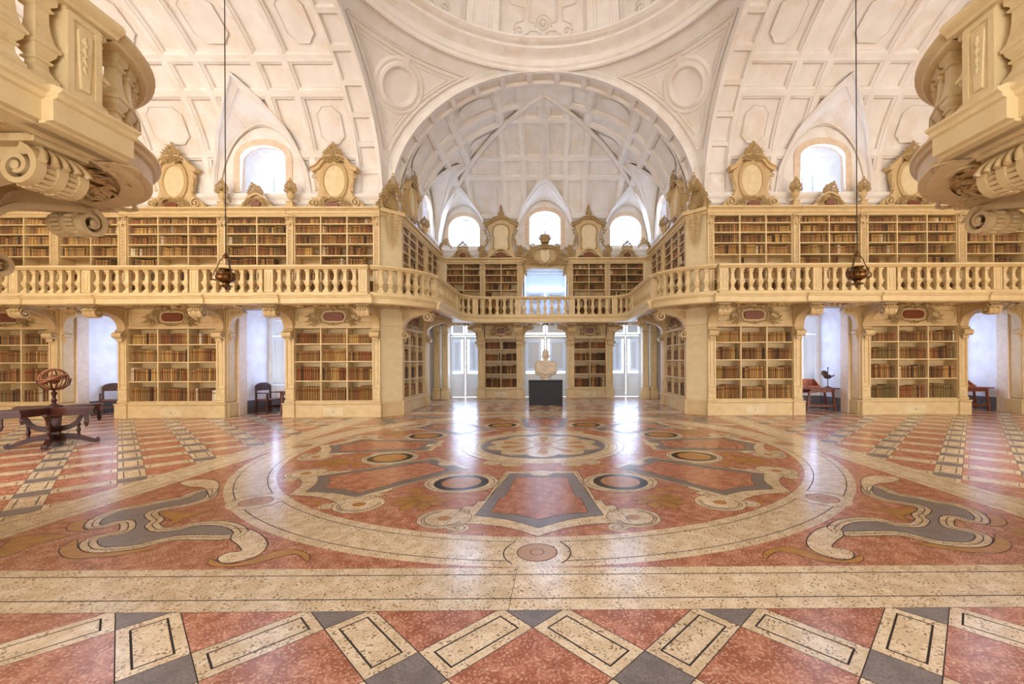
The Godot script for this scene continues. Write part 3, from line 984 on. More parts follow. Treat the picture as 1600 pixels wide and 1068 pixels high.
func coffer(parent: Node, w: Barrel, u0: float, v0: float, u1: float, v1: float, kind: String, cuts: Array, keep: PackedVector2Array) -> void:
	var b := MB.new()
	var cc: Array = []
	for c in cuts:
		if Geometry2D.intersect_polygons(rect(u0, v0, u1, v1), c).size(): cc.append(c)
	if kind == "plain":
		emit(b, w, rect(u0, v0, u1, v1), 0, 0, 0, cc, keep)
	else:
		var r: Array = [u0, v0, u1, v1]
		r = frame_step(b, w, r, 0.075, 0.0, 0.0, cc, keep)
		r = frame_step(b, w, r, 0.012, 0.0, 0.025, cc, keep)
		r = frame_step(b, w, r, 0.05, 0.025, 0.045, cc, keep)
		r = frame_step(b, w, r, 0.02, 0.045, 0.12, cc, keep)
		emit(b, w, rect(r[0], r[1], r[2], r[3]), 0.12, 0, 0, cc, keep)
		if kind == "panel":
			# raised field with hollowed corners
			var e := 0.20
			var n := 0.20
			var a: float = r[0] + e
			var c: float = r[2] - e
			var lo: float = r[1] + e * 0.8
			var hi: float = r[3] - e * 0.8
			var pts := PackedVector2Array()
			for q in [[c, lo, 0], [c, hi, 1], [a, hi, 2], [a, lo, 3]]:
				var x := Vector2(q[0], q[1])
				var s := Vector2(1 if q[2] < 2 else -1, 1 if q[2] in [1, 2] else -1)
				var first := x - Vector2(n * s.x, 0) if q[2] in [0, 2] else x - Vector2(0, n * s.y)
				var last := x - Vector2(0, n * s.y) if q[2] in [0, 2] else x - Vector2(n * s.x, 0)
				pts.append(first); pts.append(x - Vector2(n, n) * s * 0.55); pts.append(last)
			emit(b, w, pts, 0.085, 0, 0, cc, keep)
			var k := pts.size()
			if cc.is_empty() and keep.is_empty():
				var rim := PackedVector3Array()
				for i in k + 1: rim.append(w.p(pts[i % k].x, pts[i % k].y, 0.085))
				b.tube(rim, 0.022, 0.022, 5)
				for i in k:
					var p := pts[i]
					var t := pts[(i + 1) % k]
					b.q(w.p(p.x, p.y, 0.085), w.p(t.x, t.y, 0.085), w.p(t.x, t.y, 0.125), w.p(p.x, p.y, 0.125))
	if b.v.size(): part(b, "coffer", M.plaster if kind != "panel" else M.plaster2, parent)

func lunette_outline(c: float, prof: Array, apex: float) -> PackedVector2Array:
	# prof: [degrees, half width]
	var right := PackedVector2Array()
	for i in 25:
		var th := apex * i / 24.0
		right.append(Vector2(c + lunette_w(prof, th), deg_to_rad(th) * SC))
	var o := PackedVector2Array([Vector2(right[0].x, -0.4)])
	o.append_array(right)
	for i in range(23, -1, -1): o.append(Vector2(2 * c - right[i].x, right[i].y))
	o.append(Vector2(2 * c - right[0].x, -0.4))
	return o

func lunette_w(prof: Array, th: float) -> float:
	for i in prof.size() - 1:
		if th <= prof[i + 1][0]:
			return lerpf(prof[i][1], prof[i + 1][1], (th - prof[i][0]) / (prof[i + 1][0] - prof[i][0]))
	return 0.0

func lunette(parent: Node, w: Barrel, c: float, prof: Array, apex: float, hw: float, top: float) -> void:
	# groined hood between the wall arch and the vault, and the raised edge along it
	var b := MB.new()
	var A := PackedVector3Array()
	var B := PackedVector3Array()
	for s in [1.0, -1.0]:
		for i in 21:
			var j: int = i if s > 0 else 20 - i
			if s < 0 and i == 0: continue
			var ph := PI / 2 * j / 20.0
			var th := apex * j / 20.0
			var ww := lunette_w(prof, th)
			A.append(w.p(c + s * ww, deg_to_rad(th) * SC, 0.0))
			var base := w.p(c + s * hw * cos(ph), 0, 0.02)
			base.y = SPRING + (top - SPRING) * sin(ph)
			B.append(base)
	for i in A.size() - 1:
		var m := (A[i].lerp(B[i], 0.5)) * Vector3(1, 0, 1)
		var r0 := A[i].lerp(B[i], 0.5)
		var r1 := A[i + 1].lerp(B[i + 1], 0.5)
		b.q(A[i], A[i + 1], r1, r0)
		b.q(r0, r1, B[i + 1], B[i])
	part(b, "lunette_hood", M.plaster, parent)
	var e := MB.new()
	e.tube(A, 0.075, 0.075, 6, 0.6)
	var I := PackedVector3Array()
	for i in A.size(): I.append(A[i].lerp(B[i], 0.22))
	e.tube(I, 0.03, 0.03, 5)
	var J := PackedVector3Array()
	for i in A.size(): J.append(A[i].lerp(B[i], 0.93))
	e.tube(J, 0.035, 0.035, 5)
	part(e, "lunette_rib", M.plaster2, parent)

const LUN := [[0, 1.5], [11, 1.40], [25, 1.05], [37, 0.45], [44, 0.0]]
const LUN_END := [[0, 1.30], [10, 1.20], [22, 0.85], [32, 0.33], [37.5, 0.0]]

func deg_rows(rows: Array) -> Array:
	var o := []
	for r in rows: o.append([deg_to_rad(r[0]) * SC, deg_to_rad(r[1]) * SC, r[2]])
	return o

func build_vaults() -> void:
	var none := PackedVector2Array()
	var rows := deg_rows([[0, 8.5, "p"], [8.5, 16.5, "s"], [16.5, 37.7, "b"], [37.7, 48.6, "s"], [48.6, 70, "b"], [70, 80, "s"], [80, 100, "b"]])
	for s in [-1.0, 1.0]:
		var cl := struct("ceiling_left" if s < 0 else "ceiling_right", "white coffered barrel vault of the %s arm" % ("left" if s < 0 else "right"))
		var w := Barrel.new(Vector3.ZERO, Vector3(s, 0, 0), Vector3(0, 0, -1))
		var cuts := [lunette_outline(8.69, LUN, 44), lunette_outline(13.72, LUN, 44)]
		var us := [5.65, 7.05, 7.90]
		for k in 2:
			var c := 8.69 + 5.03 * k
			us.append_array([c + 0.79, c + 1.64, c + 3.39, c + 4.24])
		us.append(20.5)
		for r in rows:
			for i in us.size() - 1:
				var wide: bool = i % 2 == 0
				var big: bool = r[2] == "b"
				var kind := "panel" if wide and big else "coffer"
				if r[2] == "p" or i == us.size() - 2: kind = "plain"
				coffer(cl, w, us[i], r[0], us[i + 1], r[1], kind, cuts, none)
		for c in [8.69, 13.72]:
			lunette(cl, w, c, LUN, 44, 1.32, 8.95)
		var w2 := Barrel.new(Vector3.ZERO, Vector3(s, 0, 0), Vector3(0, 0, 1))
		coffer(cl, w2, 5.65, 0, 20.5, deg_to_rad(80) * SC, "plain", cuts, none)
		for c in [8.69, 13.72]:
			lunette(cl, w2, c, LUN, 44, 1.32, 8.95)
	# far arm: two flanks and the cove over the end wall meet in groins
	var fa := struct("ceiling_far", "white coffered vault of the far arm with groins")
	var side_keep := PackedVector2Array([Vector2(4.0, -0.5)])
	var end_keep := PackedVector2Array()
	for i in 31:
		var th := PI / 2 * i / 30.0
		side_keep.append(Vector2(ARM_END - VA * (1 - cos(th)), th * SC) if i else Vector2(ARM_END, -0.5))
		end_keep.append(Vector2(VA * cos(th) + 0.001, th * SC) if i else Vector2(VA, -0.5))
	side_keep.append(Vector2(4.0, PI / 2 * SC))
	var ek := end_keep.duplicate()
	for i in range(30, -1, -1): ek.append(Vector2(-end_keep[i].x, end_keep[i].y))
	for s in [-1.0, 1.0]:
		var w := Barrel.new(Vector3.ZERO, Vector3(0, 0, -1), Vector3(s, 0, 0))
		var cuts := [lunette_outline(8.95, LUN, 44)]
		var us := [5.65, 7.05, 7.90, 9.48, 10.3, 11.2]
		for r in rows:
			if r[0] > deg_to_rad(79) * SC: r = [r[0], PI / 2 * SC, "p"]
			for i in us.size() - 1:
				var wide := i % 2 == 0
				var kind: String = "plain" if r[2] == "p" or i == 4 else "panel" if wide and r[2] == "b" else "coffer"
				coffer(fa, w, us[i], r[0], us[i + 1], r[1], kind, cuts, side_keep)
		lunette(fa, w, 8.95, LUN, 44, 1.32, 8.95)
		var g := PackedVector3Array()
		for i in 25:
			var th := deg_to_rad(lerpf(33.0, 90.0, i / 24.0))
			g.append(Vector3(s * VA * cos(th), SPRING + VB * sin(th) - 0.01, -(ARM_END - VA * (1 - cos(th)))))
		var b := MB.new()
		b.tube(g, 0.13, 0.11, 6, 0.45, Vector3(0, 1, 0))
		part(b, "groin_rib", M.plaster2, fa)
	var we := Barrel.new(Vector3(0, 0, -(ARM_END - VA)), Vector3(1, 0, 0), Vector3(0, 0, -1))
	var ecuts := [lunette_outline(0, LUN, 42), lunette_outline(-3.78, LUN_END, 37.5), lunette_outline(3.78, LUN_END, 37.5)]
	var erows := deg_rows([[0, 12, "p"], [12, 20.2, "s"], [20.2, 41.5, "b"], [41.5, 52.2, "s"], [52.2, 73.3, "b"], [73.3, 83, "s"], [83, 90, "p"]])
	var eus := [-4.8, -3.32, -1.76, -0.90, -0.07, 0.07, 0.90, 1.76, 3.32, 4.8]
	for r in erows:
		for i in eus.size() - 1:
			var wide := i in [0, 1, 3, 5, 7, 8]
			var kind: String = "plain" if r[2] == "p" or i == 4 else "panel" if wide and r[2] == "b" else "coffer"
			coffer(fa, we, eus[i], r[0], eus[i + 1], r[1], kind, ecuts, ek)
	lunette(fa, we, 0, LUN, 42, 1.32, 9.05)
	for s in [-1.0, 1.0]: lunette(fa, we, s * 3.78, LUN_END, 37.5, 1.18, 8.85)
	var cr := MB.new()
	for i in 12:
		var t0 := deg_to_rad(42 + 4 * i)
		var t1 := deg_to_rad(46 + 4 * i)
		for x in [-0.035, 0.035]:
			cr.q(we.p(x - 0.02, t0 * SC, -0.03), we.p(x + 0.02, t0 * SC, -0.03), we.p(x + 0.02, t1 * SC, -0.03), we.p(x - 0.02, t1 * SC, -0.03))
	part(cr, "crown_rib", M.plaster2, fa)
	# flat strip of the crown between the crossing arch and the cove, kept closed from above
	build_crossing()

# the crossing: four arches with panelled soffits, pendentives, ring and dome
const CR := 5.06
const AH := 4.81       # half span of the arches
const AR := 4.02       # their rise

func arch_pt(t: float, e: float) -> Vector2:
	return Vector2((AH + e) * cos(t), SPRING + (AR + e) * sin(t))

func build_crossing() -> void:
	var cd := struct("ceiling", "white dome over the crossing with pendentives and moulded ring")
	for s in 4:
		var X := Transform3D(Basis(Vector3.UP, s * PI / 2), Vector3.ZERO)
		var b := MB.new()
		b.xf = X
		# soffit z from -CR to -5.66, with sunk panels
		var k := 30
		var z0 := -CR
		var z1 := -5.68
		for i in k:
			var t0 := PI * i / k
			var t1 := PI * (i + 1) / k
			for st in [[z0, z0 - 0.07, 0.0, 0.0], [z1 + 0.07, z1, 0.0, 0.0]]:
				var a := arch_pt(t0, 0)
				var c := arch_pt(t1, 0)
				var na := -Vector3(cos(t0) / AH, sin(t0) / AR, 0).normalized()
				var nc := -Vector3(cos(t1) / AH, sin(t1) / AR, 0).normalized()
				b.qn(Vector3(a.x, a.y, st[0]), Vector3(c.x, c.y, st[0]), Vector3(c.x, c.y, st[1]), Vector3(a.x, a.y, st[1]), na, nc, nc, na)
		part(b, "arch_soffit", M.plaster, cd)
		var np := 17
		for i in np:
			var p := MB.new()
			p.xf = X
			var lo := PI * i / np
			var hi := PI * (i + 1) / np
			var g := 0.014
			for j in 4:
				var t0 := lerpf(lo, hi, j / 4.0)
				var t1 := lerpf(lo, hi, (j + 1) / 4.0)
				var e0 := 0.09
				var a := arch_pt(clampf(t0, lo + g, hi - g), e0)
				var c := arch_pt(clampf(t1, lo + g, hi - g), e0)
				var na := -Vector3(cos(t0) / AH, sin(t0) / AR, 0).normalized()
				var nc := -Vector3(cos(t1) / AH, sin(t1) / AR, 0).normalized()
				p.qn(Vector3(a.x, a.y, z0 - 0.10), Vector3(c.x, c.y, z0 - 0.10), Vector3(c.x, c.y, z1 + 0.10), Vector3(a.x, a.y, z1 + 0.10), na, nc, nc, na)
				for zz in [[z0 - 0.07, z0 - 0.10], [z1 + 0.07, z1 + 0.10]]:
					var a2 := arch_pt(clampf(t0, lo + g, hi - g), 0.0)
					var c2 := arch_pt(clampf(t1, lo + g, hi - g), 0.0)
					p.q(Vector3(a2.x, a2.y, zz[0]), Vector3(c2.x, c2.y, zz[0]), Vector3(c.x, c.y, zz[1]), Vector3(a.x, a.y, zz[1]))
			for side in [[lo, lo + g, lo + g * 1.6], [hi, hi - g, hi - g * 1.6]]:
				var a := arch_pt(side[0], 0)
				var c := arch_pt(side[1], 0)
				var d := arch_pt(side[2], 0.09)
				p.q(Vector3(a.x, a.y, z0 - 0.07), Vector3(c.x, c.y, z0 - 0.07), Vector3(c.x, c.y, z1 + 0.07), Vector3(a.x, a.y, z1 + 0.07))
				p.q(Vector3(c.x, c.y, z0 - 0.07), Vector3(d.x, d.y, z0 - 0.07), Vector3(d.x, d.y, z1 + 0.07), Vector3(c.x, c.y, z1 + 0.07))
			part(p, "soffit_panel", M.plaster2, cd)
		# archivolt on the crossing side and on the arm side (stepped)
		var av := MB.new()
		av.xf = X
		for i in 36:
			var t0 := PI * i / 36
			var t1 := PI * (i + 1) / 36
			var st := [[0.0, z0], [0.0, z0 + 0.05], [0.10, z0 + 0.05], [0.10, z0 + 0.03], [0.20, z0 + 0.03], [0.23, z0 + 0.06], [0.26, z0 + 0.06], [0.28, z0 - 0.05]]
			for j in st.size() - 1:
				var a := arch_pt(t0, st[j][0])
				var c := arch_pt(t1, st[j][0])
				var a2 := arch_pt(t0, st[j + 1][0])
				var c2 := arch_pt(t1, st[j + 1][0])
				av.q(Vector3(a.x, a.y, st[j][1]), Vector3(c.x, c.y, st[j][1]), Vector3(c2.x, c2.y, st[j + 1][1]), Vector3(a2.x, a2.y, st[j + 1][1]))
			# face towards the arm, up to its vault
			var a3 := arch_pt(t0, 0.0)
			var c3 := arch_pt(t1, 0.0)
			var a4 := arch_pt(t0, 1.2)
			var c4 := arch_pt(t1, 1.2)
			av.q(Vector3(a3.x, a3.y, z1), Vector3(c3.x, c3.y, z1), Vector3(c4.x, c4.y, z1), Vector3(a4.x, a4.y, z1))
		part(av, "archivolt", M.plaster, cd)
		# pendentive in the corner between this arch and the next
		pendentive(cd, X)
	# ring and dome
	var ring := MB.new()
	ring.lathe([Vector2(5.06, 10.80), Vector2(5.02, 10.84), Vector2(5.02, 10.92), Vector2(4.97, 10.96), Vector2(4.98, 11.0), Vector2(5.00, 11.18), Vector2(4.93, 11.22), Vector2(4.80, 11.28), Vector2(4.72, 11.33), Vector2(4.70, 11.40), Vector2(4.60, 11.44), Vector2(4.52, 11.50), Vector2(4.50, 11.55), Vector2(4.85, 11.60)], 96)
	part(ring, "dome_ring", M.plaster, cd)
	var R := 4.82
	var H := 3.4
	var Y := 11.58
	var dp := func(ph: float, el: float, d: float) -> Vector3:
		return Vector3(sin(ph) * cos(el) * (R + d), Y + sin(el) * (H + d), -cos(ph) * cos(el) * (R + d))
	var dn := func(ph: float, el: float) -> Vector3:
		return -Vector3(sin(ph) * cos(el), sin(el) * R / H, -cos(ph) * cos(el)).normalized()
	for k in 8:
		var pc := k * PI / 4
		var field := MB.new()
		for i in 8:
			for j in 10:
				var p0 := pc + deg_to_rad(-16.5 + 33.0 * i / 8)
				var p1 := pc + deg_to_rad(-16.5 + 33.0 * (i + 1) / 8)
				var e0 := deg_to_rad(70.0 * j / 10)
				var e1 := deg_to_rad(70.0 * (j + 1) / 10)
				field.qn(dp.call(p0, e0, 0.06), dp.call(p1, e0, 0.06), dp.call(p1, e1, 0.06), dp.call(p0, e1, 0.06), dn.call(p0, e0), dn.call(p1, e0), dn.call(p1, e1), dn.call(p0, e1))
		part(field, "dome_field", M.plaster2, cd)
		var strap := MB.new()
		var T := func(pts: Array, r: float) -> void:
			var o := PackedVector3Array()
			for p in pts: o.append(dp.call(pc + p.x / R, p.y / H, 0.03))
			strap.tube(o, r, r, 5, 0.7)
		for s in [-1.0, 1.0]:
			T.call([Vector2(s * 0.10, 0.05), Vector2(s * 0.10, 0.30), Vector2(s * 0.18, 0.36), Vector2(s * 0.42, 0.36), Vector2(s * 0.46, 0.30), Vector2(s * 0.60, 0.22)], 0.03)
			T.call([Vector2(s * 1.2, 0.06), Vector2(s * 0.14, 0.06)], 0.025)
			T.call(Array(spiral(Vector2(s * 0.74, 0.34), 0.17, 0.02, -PI / 2 if s > 0 else PI * 1.5, 1.2 * s, 22)), 0.03)
			T.call([Vector2(s * 0.91, 0.34), Vector2(s * 0.88, 0.52), Vector2(s * 0.62, 0.62), Vector2(s * 0.60, 0.95), Vector2(s * 1.05, 1.0), Vector2(s * 1.05, 1.6)], 0.03)
			T.call([Vector2(s * 0.24, 0.58), Vector2(s * 0.42, 0.60), Vector2(s * 0.42, 1.4)], 0.03)
			T.call([Vector2(s * 1.28, 0.02), Vector2(s * 1.28, 1.5)], 0.03)
		T.call(Array(arc(Vector2(0, 0.55), 0.25, -0.3, PI + 0.3, 16)), 0.03)
		T.call(Array(arc(Vector2(0, 0.55), 0.15, 0, TAU, 16)), 0.035)
		var cpt: Vector3 = dp.call(pc, 0.55 / H, 0.02)
		strap.ball(cpt, Vector3(0.07, 0.07, 0.07), 8, 5)
		part(strap, "strapwork", M.plaster, cd)
		var rib := MB.new()
		var pr := pc + PI / 8
		for j in 12:
			var e0 := deg_to_rad(70.0 * j / 12)
			var e1 := deg_to_rad(70.0 * (j + 1) / 12)
			var sect := [[-6.0, 0.10], [-6.0, -0.06], [-3.6, -0.06], [-3.3, -0.02], [-2.6, -0.02], [-2.4, 0.02], [2.4, 0.02], [2.6, -0.02], [3.3, -0.02], [3.6, -0.06], [6.0, -0.06], [6.0, 0.10]]
			for i in sect.size() - 1:
				var a := deg_to_rad(sect[i][0])
				var c := deg_to_rad(sect[i + 1][0])
				rib.q(dp.call(pr + a, e0, sect[i][1]), dp.call(pr + c, e0, sect[i + 1][1]), dp.call(pr + c, e1, sect[i + 1][1]), dp.call(pr + a, e1, sect[i][1]))
		part(rib, "dome_rib", M.plaster, cd)
	var cap := MB.new()
	cap.lathe([Vector2(2.0, 14.7), Vector2(1.6, 14.85), Vector2(1.2, 15.2), Vector2(0.02, 15.4)], 24)
	part(cap, "lantern", M.plaster, cd)

func pendentive(cd: Node, X: Transform3D) -> void:
	var P := func(s: float, y: float, d: float) -> Vector3:
		var q := clampf((y - SPRING) / (AR + 0.24), 0.0, 1.0)
		var xa := (AH + 0.24) * sqrt(maxf(0.0, 1.0 - q * q))
		var a0 := atan2(xa, CR)
		var r := sqrt(CR * CR + xa * xa) + d
		var a := lerpf(a0, PI / 2 - a0, s)
		return Vector3(-sin(a) * r, y, -cos(a) * r)
	var b := MB.new()
	b.xf = X
	var ny := 20
	var ns := 14
	for i in ny:
		var y0 := lerpf(SPRING + 0.2, SPRING + AR + 0.24, float(i) / ny)
		var y1 := lerpf(SPRING + 0.2, SPRING + AR + 0.24, float(i + 1) / ny)
		for j in ns:
			var s0 := float(j) / ns
			var s1 := float(j + 1) / ns
			var Nn := func(s: float, y: float) -> Vector3:
				var p: Vector3 = P.call(s, y, 0)
				var du: Vector3 = P.call(s + 0.01, y, 0) - P.call(s - 0.01, y, 0)
				var dv: Vector3 = P.call(s, minf(y + 0.02, 11.0), 0) - P.call(s, y - 0.02, 0)
				var m := du.cross(dv).normalized()
				return m if m.dot(Vector3(-p.x, -1.5, -p.z)) > 0 else -m
			b.qn(P.call(s0, y0, 0), P.call(s1, y0, 0), P.call(s1, y1, 0), P.call(s0, y1, 0), Nn.call(s0, y0), Nn.call(s1, y0), Nn.call(s1, y1), Nn.call(s0, y1))
	part(b, "pendentive", M.plaster, cd)
	# triangular mouldings that follow the surface
	var fr := MB.new()
	fr.xf = X
	for g in [[0.16, 10.62, 0.045, 0.02], [0.30, 10.52, 0.028, 0.01], [0.40, 10.45, 0.02, 0.0]]:
		for side in 2:
			var o := PackedVector3Array()
			for i in 22:
				var y := lerpf(SPRING + 1.0 + g[0] * 3.0, g[1], i / 21.0)
				var w: float = (P.call(0.0, y, 0) as Vector3).distance_to(P.call(1.0, y, 0))
				var s: float = minf(0.5, g[0] / maxf(w, 0.01))
				o.append(P.call(s if side == 0 else 1.0 - s, y, -g[3]))
			fr.tube(o, g[2], g[2], 5)
		var top := PackedVector3Array()
		for i in 25:
			var w2: float = (P.call(0.0, g[1], 0) as Vector3).distance_to(P.call(1.0, g[1], 0))
			top.append(P.call(lerpf(g[0] / w2, 1.0 - g[0] / w2, i / 24.0), g[1], -g[3]))
		fr.tube(top, g[2], g[2], 5)
	part(fr, "pendentive_frame", M.plaster2, cd)
	# round dish
	var md := MB.new()
	var c: Vector3 = P.call(0.5, 9.92, 0.0)
	var up: Vector3 = ((P.call(0.5, 10.2, 0) as Vector3) - (P.call(0.5, 9.65, 0) as Vector3)).normalized()
	var rt: Vector3 = ((P.call(0.55, 9.92, 0) as Vector3) - (P.call(0.45, 9.92, 0) as Vector3)).normalized()
	var nn := rt.cross(up).normalized()
	if nn.dot(-c) < 0: nn = -nn
	md.xf = X * Transform3D(Basis(rt, nn, -up), c)
	md.lathe([Vector2(0.78, -0.06), Vector2(0.78, 0.05), Vector2(0.70, 0.09), Vector2(0.62, 0.07), Vector2(0.60, 0.10), Vector2(0.52, 0.12), Vector2(0.47, 0.09), Vector2(0.45, 0.03), Vector2(0.42, 0.02), Vector2(0.38, -0.05), Vector2(0.25, -0.13), Vector2(0.01, -0.16)], 40)
	md.box(Vector3(-0.09, -0.05, -0.86), Vector3(0.09, 0.10, -0.60))
	part(md, "pendentive_roundel", M.plaster2, cd)

# ---------------------------------------------------------------- walls, openings
func arch_top(c: float, hw: float, spring: float, rise: float, k := 14) -> PackedVector2Array:
	var o := PackedVector2Array()
	for i in k + 1:
		var a := PI * i / k
		o.append(Vector2(c + cos(a) * hw, spring + sin(a) * rise))
	return o

func arch_wall(face: MB, reveal: MB, x0: float, x1: float, y0: float, y1: float, c: float, hw: float, sill: float, spring: float, rise: float, depth: float) -> void:
	# a wall in the local plane z = 0, room on +z, with one arched opening
	hw += 0.014; sill -= 0.014; rise += 0.014   # the stone frame laps the edge
	var V := func(x: float, y: float, z := 0.0) -> Vector3: return Vector3(x, y, z)
	face.q(V.call(x0, y0), V.call(c - hw, y0), V.call(c - hw, y1), V.call(x0, y1))
	face.q(V.call(c + hw, y0), V.call(x1, y0), V.call(x1, y1), V.call(c + hw, y1))
	face.q(V.call(c - hw, y0), V.call(c + hw, y0), V.call(c + hw, sill), V.call(c - hw, sill))
	var a := arch_top(c, hw, spring, rise)
	for i in a.size() - 1:
		face.q(V.call(a[i].x, a[i].y), V.call(a[i + 1].x, a[i + 1].y), V.call(a[i + 1].x, y1), V.call(a[i].x, y1))
		reveal.q(V.call(a[i].x, a[i].y), V.call(a[i + 1].x, a[i + 1].y), V.call(a[i + 1].x, a[i + 1].y, -depth), V.call(a[i].x, a[i].y, -depth))
	for s in [-1.0, 1.0]:
		reveal.q(V.call(c + s * hw, sill), V.call(c + s * hw, spring), V.call(c + s * hw, spring, -depth), V.call(c + s * hw, sill, -depth))
	reveal.q(V.call(c - hw, sill), V.call(c + hw, sill), V.call(c + hw, sill, -depth), V.call(c - hw, sill, -depth))

func stone_frame(parent: Node, X: Transform3D, c: float, hw: float, sill: float, spring: float, rise: float, w: float, eared := false) -> void:
	var b := MB.new()
	b.xf = X
	var a := arch_top(c, hw, spring, rise, 16)
	var o := arch_top(c, hw + w, spring, rise + w, 16)
	if eared:
		# shoulders: the frame steps out where the arch begins
		o = PackedVector2Array([Vector2(c + hw + w, spring)])
		o.append_array(arch_top(c, hw + w * 0.55, spring + 0.12, rise + w - 0.12, 14))
		o.append(Vector2(c - hw - w, spring))
	var inner := PackedVector2Array([Vector2(c + hw, sill)])
	inner.append_array(a)
	inner.append(Vector2(c - hw, sill))
	var outer := PackedVector2Array([Vector2(c + hw + w, sill)])
	outer.append_array(o)
	outer.append(Vector2(c - hw - w, sill))
	var z := 0.035
	var k := inner.size()
	for i in k - 1:
		var p := inner[i]
		var q := inner[i + 1]
		var r := outer[i]
		var s := outer[i + 1]
		b.q(Vector3(p.x, p.y, z), Vector3(q.x, q.y, z), Vector3(s.x, s.y, z), Vector3(r.x, r.y, z))
		b.q(Vector3(p.x, p.y, z), Vector3(q.x, q.y, z), Vector3(q.x, q.y, -0.18), Vector3(p.x, p.y, -0.18))
		b.q(Vector3(r.x, r.y, z), Vector3(s.x, s.y, z), Vector3(s.x, s.y, -0.02), Vector3(r.x, r.y, -0.02))
	part(b, "stone_frame", M.stone, parent)

func glazed(parent: Node, X: Transform3D, x0: float, x1: float, y0: float, y1: float, nx: int, ny: int) -> void:
	# sash with glazing bars and panes
	var b := MB.new()
	b.xf = X
	var e := 0.05
	b.box(Vector3(x0, y0, -0.03), Vector3(x0 + e, y1, 0.03)); b.box(Vector3(x1 - e, y0, -0.03), Vector3(x1, y1, 0.03))
	b.box(Vector3(x0 + e, y0, -0.03), Vector3(x1 - e, y0 + e, 0.03)); b.box(Vector3(x0 + e, y1 - e, -0.03), Vector3(x1 - e, y1, 0.03))
	for i in range(1, nx):
		var x := lerpf(x0, x1, float(i) / nx)
		b.box(Vector3(x - 0.015, y0 + e, -0.02), Vector3(x + 0.015, y1 - e, 0.02))
	for i in range(1, ny):
		var y := lerpf(y0, y1, float(i) / ny)
		b.box(Vector3(x0 + e, y - 0.015, -0.02), Vector3(x1 - e, y + 0.015, 0.02))
	part(b, "sash", M.door_white, parent)
	for i in nx:
		for j in ny:
			var g := MB.new()
			g.xf = X
			var a := lerpf(x0, x1, float(i) / nx)
			var c := lerpf(x0, x1, float(i + 1) / nx)
			var d := lerpf(y0, y1, float(j) / ny)
			var f := lerpf(y0, y1, float(j + 1) / ny)
			g.q(Vector3(a, d, 0), Vector3(c, d, 0), Vector3(c, f, 0), Vector3(a, f, 0))
			part(g, "pane", M.sky_glass, parent)

var wn := 0
func upper_window(X: Transform3D, c: float, hw: float, sill: float, spring: float, rise: float, depth: float, label: String, eared := false) -> void:
	wn += 1
	var w := struct("window_%d" % wn, label)
	stone_frame(w, X, c, hw, sill, spring, rise, 0.2, eared)
	glazed(w, X * Transform3D(Basis(), Vector3(0, 0, -depth + 0.1)), c - hw, c + hw, sill, spring + rise, 4, 4)

